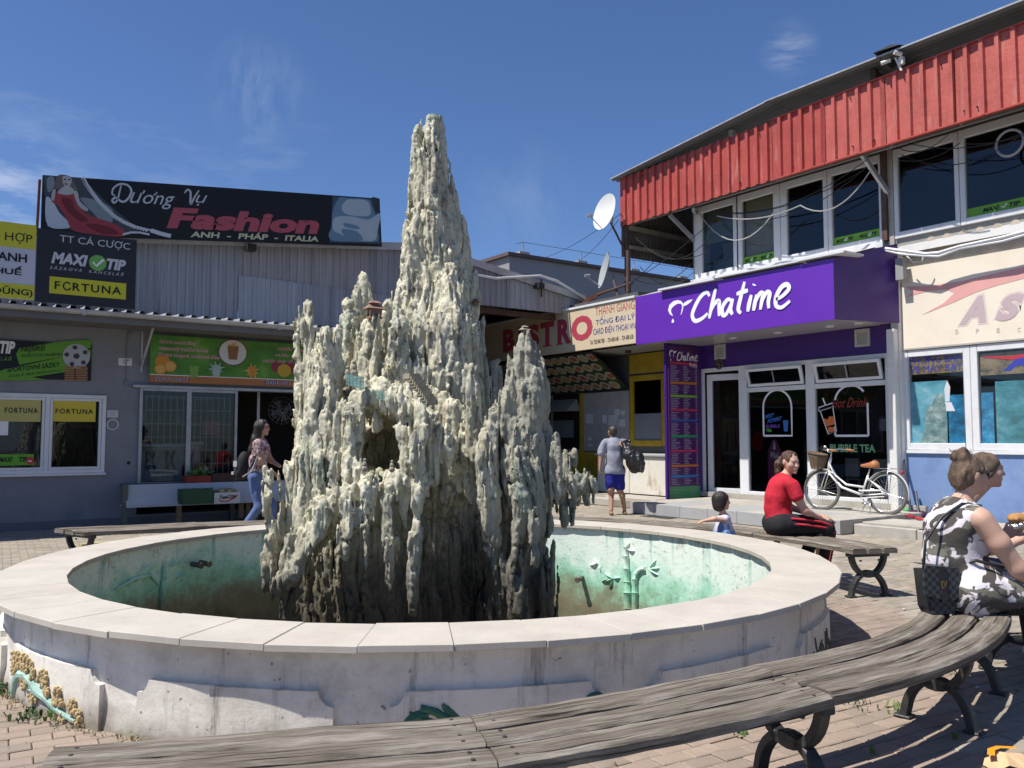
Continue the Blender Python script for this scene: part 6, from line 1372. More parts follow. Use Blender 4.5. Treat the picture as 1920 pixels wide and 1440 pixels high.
# platform and kerbs
P0 = at_z(1209, 941, ZP); P1 = at_z(1580, 975, ZP)
plat = thing('shop_platform', 'low grey tiled platform along the tea shop front', 'platform', (11.5, P1.y, 0))
nT = 7; y0, y1 = P1.y, P0.y+.2
for k in range(nT):
    a_ = y0+(y1-y0)*k/nT; c_ = y0+(y1-y0)*(k+1)/nT; b = MB(); b.box(11.5, a_+.004, 0, 12.7, c_-.004, ZP+rnd.gauss(0, .001)); b.build('slab', conc_g if k % 2 else conc, plat, bevel=.006); b = MB(); b.box(12.708, a_+.004, 0, AW, c_-.004, ZP+rnd.gauss(0, .001)); b.build('slab', conc, plat, bevel=.006)
    b = MB(); b.box(11.485, a_+.004, .01, 11.499, c_-.004, ZP-.012); b.build('facing_tile', conc_g, plat)
b = MB(); b.box(AW-.14, y0, ZP+.003, AW-.05, -ufl, ZP+.10); b.build('threshold', conc, plat)
kerb = thing('kerb', 'row of pale concrete kerb stones in front of the blue wall', 'kerb', (11.8, 0, 0))
for k in range(9):
    b = MB(); a_ = y0-.01-1.0*(k+1); b.box(11.8, a_+.006, -.02, 12.05, a_+.994, .145+rnd.gauss(0, .003)); b.build('kerb_stone', conc, kerb, bevel=.012)
b = MB(); b.box(12.052, -4, -.02, AW, y0-.01, .135); o = b.build('pavement', mat('pavement_slab', (.38, .35, .30), .9, .1, 3, .4, 50, dirt=(.2, .18, .15), damt=.4, ds=2), None); props(o, kind='structure')
b = MB(); p = at_z(1640, 985, .17); b.box(11.9, p.y-1.0, .147, 12.75, p.y+.35, .185); props(b.build('loose_slab', conc, None, bevel=.008), 'flat pale stone plate lying on the kerb right of the tea shop platform', 'slab')
kb = thing('kiosk_step', 'worn kerb stone step below the white kiosk counter', 'step', (12.2, 13.2, 0))
for k, (a0, a1, b0_, b1_, z) in enumerate(((12.25, 12.55, 12.5, 13.7, .16), (12.25, 12.55, 13.71, 15.0, .16), (12.25, 12.55, 15.01, 16.3, .15), (12.56, 13.3, 12.8, 14.4, .19), (12.56, 13.3, 14.41, 16.4, .18))): b = MB(); b.box(a0, b0_, 0, a1, b1_, z); b.build('kerb_stone', conc if k % 2 else MATS['paver_beige_2'], kb, bevel=.015)
for px, py, m in ((1250, 968, lampm), (1187, 951, MATS['white_print']), (1265, 966, MATS['white_print'])):
    p = at_z(px, py, .006)
    if m is lampm: b = MB(); b.box(p.x-.35, p.y-.35, -.02, p.x+.35, p.y+.35, .006); props(b.build('drain_cover', m, None), 'dark square drain cover in the paving before the tea shop platform', 'drain cover')
# white pillar
b = MB(); abox(b, AW-.02, AW+.2, U(1676)+.003, U(1692), 0, 4.95); b.box(AW-.16, -U(1690)-.0, 0, AW-.021, -U(1690)+.14, 3.35)
props(b.build('white_pillar', white_p, None, bevel=.01), 'white painted pillar between the tea shop and the travel agency', 'pillar')
# ================================================================== bistro kiosk
bis = thing('bistro_kiosk', 'yellow trimmed bistro kiosk in the shade left of the tea shop', 'kiosk', (AW, 14, 0))
uq = lambda px, py=780: pa(px, py)[0]
b = MB(); abox(b, AW, AW+.2, -26, -BM-.31, 0, ZS0-.0); b.build('wall', dgrey, bis)
b = MB(); abox(b, AW-.05, AW-.002, uq(1184), uq(1251), pa(1215, 700)[1]+.01, ZS0-.02); b.build('yellow_panel', yellow_w, bis)
u0, u1 = uq(1184), uq(1251); v1 = pa(1215, 703)[1]; v0 = pa(1215, 836)[1]; b = MB(); b.frame(RWf, u0, v0, u1, v1, .13, .002, .06); o = b.build('kiosk_door_frame', yellow_w, bis, bevel=.006)
vm = pa(1215, 775)[1]; b = MB(); b.fbox(RWf, u0+.13, vm, u1-.13, v1-.13, .01, .02); b.build('pane', glass('black_glass', (.04, .04, .045)), o); b = MB(); b.fbox(RWf, u0+.13, v0+.13, u1-.13, vm-.004, .01, .022); b.build('frosted_panel', mat('frosted', (.20, .22, .25), .4, .05, 3, 0), o)
u0, u1 = uq(1096), uq(1181); v1 = pa(1140, 735)[1]; v0 = pa(1140, 846)[1]; b = MB(); b.fbox(RWf, u0, v0, u1, v1, .002, .03); nb = b.build('notice_board', mat('board_greywhite', (.36, .35, .33), .8, .08, 3, .2, 40, dirt=(.18, .17, .15), damt=.4, ds=4), bis)
for x0, y0_, x1, y1_ in ((1100, 776, 1114, 794), (1131, 778, 1142, 794), (1141, 778, 1161, 797), (1154, 767, 1164, 778), (1166, 770, 1174, 778), (1160, 786, 1174, 800), (1104, 820, 1112, 826), (1104, 832, 1112, 837)):
    a_, c_, d_, e_ = sbox(x0, y0_, x1, y1_, AW); b = MB(); b.fbox(RWf, a_, c_, d_, e_, .031, .034); b.build('paper', MATS['paper_white'], nb)
b = MB(); abox(b, AW-.06, AW-.002, uq(1090), uq(1095), .9, pa(1092, 735)[1]); b.build('yellow_post', yellow_w, bis)
# serving hatch
u0, u1 = uq(1020), uq(1090); v0 = pa(1060, 842)[1]; v1 = pa(1060, 740)[1]; b = MB(); b.fbox(RWf, u0, v0, u1, v1, .002, .012); b.build('hatch_dark', mat('hatch_black', (.02, .018, .016), .5, .2, 3, 0), bis)
b = MB(); b.fbox(RWf, u0, v0-.04, u1, v0, .0, .18); b.fbox(RWf, uq(1036)-.03, v0, uq(1036)+.03, v1, .013, .05); b.build('hatch_shelf', alu, bis)
vh = pa(1060, 772)[1]; b = MB(); b.add([RWf.p(u0, vh, .02), RWf.p(u1, vh, .02), RWf.p(u1-.15, vh+.32, .02), RWf.p(u0, vh+.32, .02), RWf.p(u0, vh, .5), RWf.p(u1, vh, .5)], [[0, 4, 5, 1], [4, 3, 2, 5], [1, 5, 2]]); b.build('extractor_hood', mat('hood_grey', (.28, .27, .25), .5, .1, 3, 0), bis)
b = MB(); b.fbox(RWf, u0, v0+.3, u1-.3, v0+.75, .013, .02); b.build('back_tiles', mat('tile_pale', (.16, .17, .18), .5, .1, 3, 0), bis)
b = MB(); abox(b, AW-.04, AW-.003, -17.5, uq(1120), .1, v0-.06); b.build('lower_panel', yellow_w, bis)
# cabinet
AC = 13.35; u0, u1 = pa(1120, 890, AC)[0], pa(1256, 890, AC)[0]; zc = pa(1240, 857, AC)[1]
cab = thing('kiosk_cabinet', 'rust stained white metal cabinet with grey top under the kiosk window', 'cabinet', (AC, -u1, 0)); rustw = mat('rusty_white_metal', (.66, .63, .56), .55, .06, 3, .1, 40, dirt=(.33, .17, .07), damt=.75, ds=2.6, dlo=.56, dhi=.7, dstretch=(1, 1, .6))
for a_, c_ in ((0, .46), (.465, 1)): b = MB(); abox(b, AC, AW-.06, u0+(u1-u0)*a_, u0+(u1-u0)*c_, .20, zc); b.build('cabinet_body', rustw, cab, bevel=.012)
b = MB(); abox(b, AC-.05, AW-.06, u0-.05, u1+.04, zc+.004, zc+.06); b.build('top', conc_g, cab, bevel=.01)
# food picture awning
p_tl, p_tr = at_a(1010, 676, AS_+.15), at_a(1122, 655, AS_+.15); q_bl, q_br = at_a(1010, 742, AW-.02), at_a(1181, 731, AW-.02)
zt_, zb_ = ZS0-.01, (q_br[1]+.03); uL = -19.6; TL = Vector((AS_+.15, -uL, zt_)); TR = Vector((AS_+.15, -q_br[0]+.0, zt_)); BR = Vector((AW-.06, -q_br[0], zb_)); BLc = Vector((AW-.06, -uL, zb_))
Uf = (TR-TL).normalized(); Vf = (TL-BLc).normalized(); Nf = Uf.cross(Vf).normalized(); Lw = (TR-TL).length; Lh = (TL-BLc).length; FFd = Fr(BLc, Uf, Vf, Nf)
T = thing('food_menu_board', 'slanted board of round dish photographs hanging under the bistro sign', 'menu board', BLc); b = MB(); b.fbox(FFd, 0, 0, Lw, Lh, -.03, 0); g_ = NG('menu_backdrop', .5); c = g_.ramp(g_.noise(1.6, detail=3), [(.4, (.012, .014, .012)), (.55, (.02, .06, .02)), (.7, (.09, .10, .015))]); b.build('panel', g_.done(c), T)
b = MB(); b.frame(FFd, -.03, -.03, Lw+.03, Lh+.03, .05, .001, .03); b.build('frame', lampm, T)
q = random.Random(12); plate_m = flat('plate_photo', (.36, .34, .30)); foods = [flat('dish_%d' % i, c_) for i, c_ in enumerate([(.32, .09, .03), (.34, .2, .05), (.2, .12, .05), (.3, .14, .07), (.25, .05, .03), (.3, .26, .12)])]
nr, nc = 4, 13
for i in range(nr):
    for j in range(nc):
        uc = (j+.5+(.5 if i % 2 else 0))*Lw/(nc+.5); vc = (i+.5)*Lh/nr; r = Lh/nr*.44
        if uc+r > Lw: continue
        b = MB(); b.disc(FFd, uc, vc, r*1.05, .004, 16, ry=r*.95); pl_ = b.build('dish_photo', plate_m, T); P = [(uc+r*.72*q.uniform(.75, 1.05)*cos(2*pi*k/10), vc+r*.66*q.uniform(.75, 1.05)*sin(2*pi*k/10)) for k in range(10)]
        b = MB(); b.poly(FFd, P, .005, .007); b.build('dish_food', foods[q.randrange(6)], pl_)
b = MB(); b.add([(AS_+.12, -usb-.0, ZS0+.01), (AW, -usb, ZS0+.01), (AW, 22, ZS0+.01), (AS_+.12, 22, ZS0+.01)], [[0, 1, 2, 3]]); b.build('soffit', mat('kiosk_soffit', (.3, .3, .29), .8, .1, 3, 0), bis)
# bistro sign
ul = -20.5; zb0 = pa(1193, 643, AS_)[1]; z1b = (pa(1193, 557, AS_)[1]+pa(1047, 587, AS_)[1])/2
T = thing('bistro_sign', 'long cream BISTRO sign with red and blue lettering, half of it in shade', 'sign', (AS_, -usb, zb0)); b = MB(); abox(b, AS_-.01, AS_+.1, ul, usb-.006, zb0, z1b); b.build('panel', cream_b, T); FBi = FA(AS_-.01)
b = MB(); abox(b, AS_-.04, AS_+.3, ul, usb-.006, z1b+.002, z1b+.05); b.build('top_edge', white_pvc, T)
redb = flat('bistro_red', (.42, .055, .09)); blb = flat('bistro_blue', (.05, .06, .30)); redl = flat('bistro_light_red', (.48, .13, .10)); Hh = z1b-zb0
def tb(s_, x0, x1, f0, f1, m, **k): text(T, s_, FBi, (at_a(x0, 620, AS_)[0], zb0+Hh*f0, at_a(x1, 600, AS_)[0], zb0+Hh*f1), m, n=.004, **k)
for s_, x0, x1 in (('B', 944, 966), ('I', 973, 984), ('S', 989, 1012), ('T', 1014, 1040), ('R', 1046, 1071), ('O', 1072, 1112)): tb(s_, x0, x1, .22, .82, redb, bold=.05)
for x0, x1 in ((943, 953), (971, 986), (1019, 1035), (1044, 1056), (1062, 1072)):
    b = MB(); b.fquad(FBi, at_a(x0, 630, AS_)[0], zb0+Hh*.20, at_a(x1, 630, AS_)[0], zb0+Hh*.235, .0045); b.build('lettering', redb, T)
tb('THẠNH GIANG', 1117, 1191, .70, .96, redl); tb('TỔNG ĐẠI LÝ', 1118, 1191, .50, .72, blb, bold=.0); tb('CARD ĐIỆN THOẠI VN', 1113, 1192, .28, .50, blb, bold=.0); tb('Tel: 728 848 788  -  724 688 648  -  724 688 638', 1107, 1188, .10, .20, blk)
# ================================================================== alley, gable right half, low roofs, far block
al = thing('alley_roof', 'sheet metal roof over the dark alley between the two shop rows', 'roof', (9.6, BG, 4.3))
us_ = [ux(893)-.6, ux(950), ux(1005), ux(1060), 13.9]; zbot = at_b(960, 578, BG)[1]
for k in range(4): b = MB(); corr(b, GF, us_[k], us_[k+1]+.02, zbot, gt, .15, .022, .004*(k % 2), 'trap'); b.build('corrugated_sheet', galvs[(k+1) % 4], al)
b = MB(); b.add([(3, BG, 4.95), (zr0[0], BG, zr0[1]-.06), (13.9, BG, gt(13.9)-.02), (13.9, 27, gt(13.9)), (zr0[0], 27, zr0[1]), (3, 27, 4.9)], [[0, 1, 4, 5], [1, 2, 3, 4]]); b.build('roof_sheet', galvs[1], al)
b = MB(); b.quad((9.3, 26, 0), (AW, 26, 0), (AW, 26, 5.6), (9.3, 26, 5.6)); b.quad((S1x, BL, 0), (S1x, 26, 0), (S1x, 26, 4.9), (S1x, BL, 4.9)); b.build('alley_wall', dark_in, al)
b = MB(); b.box(us_[0], BG+.3, zbot-.12, AW-1.3, BG+.42, zbot); b.build('beam', steel_b, al)
b = MB(); ww = [at_b(891, 515, BG-.12), at_b(930, 522, BG-.12), (at_b(1013, 517, BG-.12)), at_b(1045, 527, BG-.12), at_b(1075, 545, BG-.12), at_b(1100, 563, BG-.12)]; b.tube([(x, BG-.12, z) for x, z in ww], .028, 7); props(b.build('white_pipe', white_pvc, None, smooth=True), 'thin white pipe wandering along the metal gable beside the rock spire', 'pipe')
X_, Z_ = at_b(1010, 532, BG-.1); b = MB(); b.box(X_-.1, BG-.25, Z_-.12, X_+.06, BG-.02, Z_+.0); b.bar((X_+.08, BG-.1, Z_-.3), (X_+.08, BG-.1, Z_+.12), .03); props(b.build('alley_lamp', lampm, None), 'small dark lamp fixed under the roof edge of the metal gable', 'lamp')
lowr = thing('rear_building', 'low dark building behind the bistro sign with cluttered flat roof', 'building', (AW, 14, 0))
b = MB(); b.box(AW+.21, 13.2, 0, 26, 27, 4.55); b.build('wall', dgrey, lowr); b = MB(); b.box(AW-1.2, 13.5, 4.56, 26, 27, 4.64); b.build('roof', mat('roof_felt', (.07, .07, .072), .9, .2, 3, .4, 40), lowr)
b = MB(); p, q_ = at_a(1063, 583, 12.8), at_a(1135, 545, 13.6); b.bar((12.8, -p[0], p[1]), (13.6, -q_[0], q_[1]), .09); b.build('rust_beam', rust, lowr)
fbk = thing('distant_building', 'long plain grey building with lit end wall seen over the low roofs', 'building', (19.4, 28, 0))
xc, zc2 = at_b(955, 480, 28); b = MB(); b.box(xc, 28, 0, xc+30, 38, zc2); b.build('wall', mat('distant_render', (.30, .29, .30), .9, .06, .6, .2, 10, dirt=(.22, .21, .21), damt=.4, ds=.5), fbk); b = MB(); b.box(xc-.15, 27.85, zc2+.002, xc+30, 38.2, zc2+.14); b.build('parapet_cap', mat('parapet_brown', (.12, .09, .08), .8, .1, 2, 0), fbk)
for k in range(9): x = xc+.6+3.1*k; b = MB(); b.box(x, 28.1, zc2+.14, x+.5, 28.5, zc2+.3); b.box(x+.22, 28.2, zc2+.3, x+.25, 28.23, zc2+.72); b.build('roof_block', conc, fbk)
b = MB(); b.tube([(xc+.5, 28.22, zc2+.6)]+[(xc+.8+3.1*k, 28.22, zc2+.72) for k in range(9)], .010, 5); b.build('lightning_wire', lampm, fbk)
for z in (zc2-1.6, zc2-3.4): b = MB(); b.box(xc+.0, 27.985, z, xc+30, 28, z+.03); b.build('joint_line', mat('joint_dark', (.2, .2, .2), .9, .05, 2, 0), fbk)
# ================================================================== upper storey of the right building
up = thing('upper_storey', 'white framed upper storey with red corrugated cladding and metal roof on the right', 'building', (AW, 5, 4.9))
ZU0, ZU1 = 4.93, 6.62; ub_ = pa(1300, 470)[0]; ue_ = 2.0
gW = FA(AW-.0); U5 = lambda px, py=430: pa(px, py)[0]
b = MB(); abox(b, AW+.05, AW+.3, ub_, ue_, ZU1-.1, 7.3); abox(b, AW+.0, AW+.3, ub_, ue_, ZS1+.2, ZU0); abox(b, AW+.0, AW+.3, ub_, ub_+.22, ZU0, ZU1); b.build('wall', mat('upper_wall', (.36, .345, .31), .85, .1, 2, .3, 40, dirt=(.2, .18, .16), damt=.5, ds=2), up)
b = MB(); abox(b, AW+.3, AW+6, ub_, ub_+.1, 0, 7); abox(b, AW+.3, AW+6, ub_+.1, ue_, 4.2, ZU0-.1); b.build('side_wall', dgrey, up)
b = MB(); abox(b, AW+3, AW+3.1, ub_, ue_, ZU0-.1, 7); abox(b, AW+.3, AW+3, ub_, ue_, 6.62, 6.7); abox(b, AW+.31, AW+3, ub_+.1, ue_, ZU0-.1, ZU0-.05); b.build('room_back', dark_in, up)
panes = [(1318, 1377, 0), (1393, 1453, 1), (1478, 1547, 0), (1563, 1652, 1), (1688, 1795, 0), (1815, 1990, 1)]
sec_ = [(1304, 1387), (1383.5, 1466), (1466.3, 1555), (1555.3, 1660), (1680, 1804), (1804.5, 2010)]
gsm = [glass('pane_dusty', (.8, .8, .77)), gl_dark]
for i, ((x0, x1), (g0, g1, gr_)) in enumerate(zip(sec_, panes)):
    u0, u1 = (U5(x0), U5(x1)) if i < 5 else (U5(1804.5), 2.0); s0, s1 = (U5(g0), U5(g1)) if i < 5 else (U5(1815), 1.9); b = MB(); zz0 = ZU0+.003
    b.fbox(gW, u0+.003, zz0, s0, ZU1-.1, -.05, .05); b.fbox(gW, s1, zz0, u1-.003, ZU1-.1, -.05, .05); b.fbox(gW, s0, zz0, s1, zz0+.11, -.05, .048); b.fbox(gW, s0, ZU1-.24, s1, ZU1-.1, -.05, .048)
    o = b.build('window', white_pvc, up, bevel=.006); b = MB(); b.fbox(gW, s0, zz0+.11, s1, ZU1-.24, -.01, 0); b.build('pane', gsm[0] if i == 1 else gsm[1], o)
    if i in (1,):
        b = MB(); b.fbox(gW, s0, zz0+.11, s1, ZU1-.24, -.10, -.09); b.build('blind', mat('dusty_blind', (.30, .29, .22), .9, .15, 2.5, .2, 20), o)
    if i in (0,):
        b = MB(); b.fbox(gW, s0, zz0+.75, s1, ZU1-.24, -.10, -.09); b.build('blind', MATS['dusty_blind'] if 'dusty_blind' in MATS else mat('dusty_blind', (.30, .29, .22), .9, .15, 2.5, .2, 20), o)
        b = MB(); b.fbox(gW, s0+.12, zz0+.13, s0+.7, zz0+.38, -.35, -.2); b.fbox(gW, s0+.3, zz0+.39, s1-.1, zz0+.75, -.55, -.3); props(b.build('stored_boxes', mat('carton_grey', (.22, .22, .23), .8, .2, 3, 0), None), 'grey cartons piled inside the leftmost upper window', 'boxes')
    if gr_:
        zz = zz0+.112; b = MB(); b.fbox(gW, s0, zz, s1, zz+.15, .001, .004); gs = b.build('betting_strip', mat('strip_green', (.15, .36, .03), .5, .1, 6, 0), o)
        n_ = 2 if i < 5 else 4
        for k in range(n_):
            a_ = s0+(s1-s0)*(k+.12)/n_; c_ = s0+(s1-s0)*(k+.88)/n_; d_ = (c_-a_)
            if i == 5: a_ = s0+.25+.85*k; d_ = .6
            text(gs, 'MAXI', gW, (a_, zz+.04, a_+d_*.42, zz+.11), blk, shear=.2, bold=.04, n=.006); text(gs, 'TIP', gW, (a_+d_*.66, zz+.04, a_+d_*.95, zz+.11), blk, shear=.2, bold=.04, n=.006); b = MB(); b.strip(gW, [(a_+d_*.47, zz+.08), (a_+d_*.53, zz+.05), (a_+d_*.62, zz+.11)], .018, .006); b.build('tick_mark', wht, gs)
b = MB(); b.fbox(gW, U5(1660)+.003, ZU0, U5(1670), ZU1, -.02, .12); b.build('steel_post', steel_b, up); b = MB(); b.fbox(gW, U5(1670)+.003, 4.2, U5(1680)-.003, ZU1, -.05, .06); b.build('concrete_post', conc, up)
b = MB(); b.fbox(gW, ub_, ZU0-.10, U5(1660), ZU0-.0, .01, .10); b.build('sill_board', white_pvc, up)
# red cladding
REDS = [mat('red_cladding_%d' % i_, c_i, .55, .16, 1.6, .2, 12, dirt=(((.56, .26, .21), .6), ((.20, .05, .04), .6)), ds=2.4, dlo=.54, dhi=.72, dstretch=(4, 4, .6), spec=.4, bdist=.03) for i_, c_i in enumerate([(.42, .08, .062), (.39, .065, .052), (.45, .10, .08)])]
redc = mat('red_cladding', (.43, .075, .058), .5, .1, 2.0, .12, 30, dirt=(((.55, .22, .18), .5), ((.22, .05, .04), .5)), ds=3, dlo=.56, dhi=.75, dstretch=(5, 5, .5), spec=.4)
AF_ = FA(AR); ZR0, ZR1 = 6.31, 7.42
_l0, _l1, _r0, _r1 = at_a(1166, 425, AR), at_a(1162, 337, AR), at_a(1918, 194, AR), at_a(1918, 45, AR)
zr0_ = lambda u: _l0[1]+(u-_l0[0])/(_r0[0]-_l0[0])*(_r0[1]-_l0[1])
zr1_ = lambda u: _l1[1]+(u-_l1[0])/(_r1[0]-_l1[0])*(_r1[1]-_l1[1])
UR = lambda px, py: at_a(px, py, AR)[0]
cl = thing('red_cladding_band', 'band of red corrugated metal sheets running under the roof edge on the right', 'cladding', (AR, 10, ZR0))
segs = [(1162, 1447, 0), (1447, 1547, 1), (1547, 1661, 1), (1661, 1793, 1), (1793, 1935, 1), (1935, 2150, 1)]
for x0, x1, fr_ in segs:
    u0, u1 = UR(x0, 300 if x0 < 1400 else 220), UR(x1, 300 if x1 < 1400 else 220)
    b = MB(); ZR0, ZR1 = zr0_((u0+u1)/2), zr1_((u0+u1)/2); corr(b, AF_, u0+.006, u1-.006, zr0_, zr1_, .235, .05, 0, 'rib2', int(x0)); o = b.build('corrugated_sheet', REDS[int(x0) % 3], cl)
    if fr_: b = MB(); b.bar(AF_.p(u0+.004, zr0_(u0), .012), AF_.p(u1-.004, zr0_(u1), .012), .075, .024); b.bar(AF_.p(u0+.004, zr1_(u0)+.01, -.005), AF_.p(u1-.004, zr1_(u1)+.01, -.005), .11, .02); b.build('edge_trim', redc, o); 
    b = MB(); q = random.Random(int(x0))
    for k in range(int((u1-u0)*3)): u = u0+.1+q.random()*(u1-u0-.2); v = ZR0+.15 if q.random() < .5 else ZR1-.15; b.fbox(AF_, u, v, u+.018, v+.018, .0, .042)
    props(b.build('screws', steel_b, o), kind='stuff')
# roof sheets with underside showing
b1 = -UR(1162, 330)+.1; rs = thing('metal_roof', 'dark corrugated metal roof overhanging the red cladding on the right', 'roof', (AR, 8, 7.2))
zA, zB = 7.45, at_a(1553, 146, AR-.2)[1]; L1 = 4.4; Vd = Vector((0, -L1, zB-zA)); roofm = mat('roof_underside', (.17, .18, .19), .55, .15, 2, .1, 30, metal=.3, dirt=(.16, .12, .09), damt=.4, ds=2)
for (y_, z_, V_, L_) in ((b1, zA, Vd.normalized(), Vd.length), (b1-L1, zB+.012, Vector((0, -1, (at_a(1918, 3, AR-.2)[1]-zB)/(b1-L1+at_a(1918, 3, AR-.2)[0]))).normalized(), 13)):
    f = Fr((AR-.2, y_, z_), (1, 0, 0), V_, Vector((0, 0, 1))); b = MB(); corr(b, f, 0, 5.4, -.05, L_+.05, .13, .03, 0, 'wave'); b.build('roof_sheet', roofm, rs)
    b = MB(); b.bar(f.p(-.01, 0, .01), f.p(-.01, L_, .01), .02, .028); b.build('edge_trim', galvs[2], rs)
for px, py, m in ((1370, 250, conc), (1636, 125, steel_b), (1690, 105, steel_b)):
    a_ = AR+.12; u, v = at_a(px, py, a_); b = MB(); b.box(a_, -u-.05, ZR1-.1, a_+.1, -u+.05, zB if px > 1500 else zB-.12); b.box(a_+.1, -u-.04, zB-.16, a_+3, -u+.04, zB-.04) if px > 1500 else None; b.build('roof_post', m, rs)
p = at_a(1665, 92, AR-.25); b = MB(); b.add([(AR-.28, -p[0]+.25, p[1]+.02), (AR-.25, -p[0]-.2, p[1]+.0), (AR+.25, -p[0]-.25, p[1]+.06), (AR+.2, -p[0]+.2, p[1]-.16), (AR-.1, -p[0]+.05, p[1]+.14)], [[0, 1, 4], [1, 2, 4], [2, 3, 4], [3, 0, 4], [0, 3, 2, 1]]); b.build('bent_flap', lampm, rs)
# end band, dark corrugated, seen from inside
FE = Fr((0, b1-.12, 0), (1, 0, 0), (0, 0, 1), (0, -1, 0)); b = MB(); corr(b, FE, AR+.02, 17.2, 5.64, 7.44, .11, .03, 0, 'wave'); b.build('end_sheet', mat('rusty_underside', (.13, .12, .11), .8, .3, 3, .3, 30, dirt=(.16, .08, .04), damt=.7, ds=2, dstretch=(3, 3, 1)), rs)
b = MB(); b.bar((AR+.1, b1-.3, 6.3), (17, b1-.3, 6.25), .08, .1); b.bar((AR+.1, b1-.3, 5.85), (17, b1-.3, 5.85), .06, .08); b.build('end_beam', mat('pale_beam', (.25, .22, .18), .9, .2, 4, .3, 40), rs)
b = MB(); b.box(AR+.05, b1-.28, 3.4, AR+.15, b1-.18, 7.4); b.build('corner_pole', steel_b, rs)
b = MB(); b.box(AR+.1, 2-3, 6.36, AR+.16, b1-.3, 6.42); b.box(AR+.1, 2-3, 7.2, AR+.16, b1-.3, 7.26); b.build('cladding_rail', mat('eave_grey', (.2, .2, .2), .9, .1, 2, .2, 30), rs)
for (x0, y0_, x1, y1_) in ((1255, 404, 1302, 452), (1617, 292, 1668, 368), (1300, 395, 1304, 400)):
    p, q_ = at_a(x0, y0_, AR+.1), at_a(x1, y1_, AW-.05); b = MB(); b.bar((AR+.1, -p[0], p[1]+.02), (AW-.02, -q_[0], q_[1]), .06, .08); b.build('strut', alu, rs)
# cables
cabm = mat('black_cable', (.02, .02, .02), .6, .1, 5, 0); cabw = mat('grey_cable', (.35, .34, .33), .6, .1, 5, 0)
def sagp(p, q_, s_, n=10): return [Vector(p).lerp(Vector(q_), i/n)-Vector((0, 0, s_*4*(i/n)*(1-i/n))) for i in range(n+1)]
def P3(px, py, a): u, v = at_a(px, py, a); return Vector((a, -u, v))
cabs = [((1335, 395, 13.7), (1625, 300, 13.35), .35, cabm), ((1345, 400, 13.6), (1620, 318, 13.5), .25, cabm), ((1350, 402, 13.6), (1628, 310, 13.5), .45, cabm), ((1500, 385, 13.4), (1632, 320, 13.5), .35, cabw), ((1345, 405, 13.5), (1500, 385, 13.4), .15, cabw), ((1660, 262, 13.5), (1780, 250, 13.2), .25, cabm), ((1685, 300, 13.6), (1800, 268, 13.5), .12, cabm), ((1680, 262, 13.5), (1990, 215, 13.4), .3, cabm), ((1810, 270, 13.5), (1990, 225, 13.5), .1, cabm), ((1690, 290, 13.6), (1930, 240, 13.5), .35, cabm),
        ((1175, 430, 13.4), (1330, 470, 13.6), .4, cabm), ((1190, 440, 13.4), (1335, 440, 13.6), .55, cabm), ((1180, 530, 13), (1350, 400, 13.6), .1, cabm), ((1172, 545, 13), (1260, 450, 14.5), .05, cabm), ((1185, 520, 13), (1300, 490, 13.9), .3, cabm), ((1200, 500, 13), (1300, 510, 13.9), .35, cabm), ((1165, 400, 13.2), (980, 490, 24), .3, cabm), ((1160, 412, 13.2), (1075, 492, 26), .2, cabm),
        ((1312, 402, 13.7), (1450, 400, 13.5), .55, cabw)]
CABL = ['black cable from the left upper corner post to the long strut, topmost of the bundle', 'black cable of the bundle to the long strut, second from the top', 'black cable of the bundle to the long strut, third from the top', 'pale cable hanging from the strut across the fourth upper window', 'pale cable across the second and third upper windows',
 'black cable crossing above the fifth upper window', 'short black cable at the top right of the fifth upper window', 'black cable running to the right edge across the sixth upper window', 'thin black cable at the top of the sixth upper window', 'low black cable sagging across the fifth and sixth upper windows',
 'black cable inside the dark roof end beside the brown pole', 'deep sagging black cable under the dark roof end', 'straight black cable rising from the aerial mast to the corner post', 'steep short black cable beside the aerial mast', 'black cable against the sky right of the aerial mast, upper one', 'black cable against the sky right of the aerial mast, lower one',
 'long black cable from the white dish down to the distant building, left one', 'long black cable from the white dish down to the distant building, right one', 'pale looping cable below the cladding at the left upper windows']
for i, (a_, c_, s_, m) in enumerate(cabs):
    b = MB(); b.tube(sagp(P3(*a_), P3(*c_), s_), .008 if m is cabm else .013, 5); props(b.build('cable', m, None), CABL[i], 'cable', 'cables strung along the right building')
b = MB(); c_ = P3(1893, 268, 13.6); b.tube([c_+Vector((0, .2*cos(2*pi*i/20), .2*sin(2*pi*i/20))) for i in range(20)], .02, 6, closed=True); props(b.build('cable_coil', cabw, None, smooth=True), 'coil of grey cable hanging before the far right upper window', 'cable')
# cctv
p = P3(1690, 110, AR-.1); t = thing('security_camera', 'small white security camera on the top edge of the red cladding', 'camera', p); b = MB(); b.tube([p+Vector((-.02, .18, .04)), p+Vector((-.10, .30, .0))], .034, 10); b.build('camera_body', white_p, t, smooth=True); b = MB(); b.tube([p+Vector((-.02, -.02, .06)), p+Vector((-.12, .05, .10))], .038, 10); b.build('camera_head', white_p, t, smooth=True); b = MB(); b.box(p.x-.035, p.y-.045, p.z-.10, p.x+.035, p.y+.03, p.z+.02); b.bar(p+Vector((0, 0, -.2)), p+Vector((0, .1, .05)), .03); b.build('mount', white_p, t)
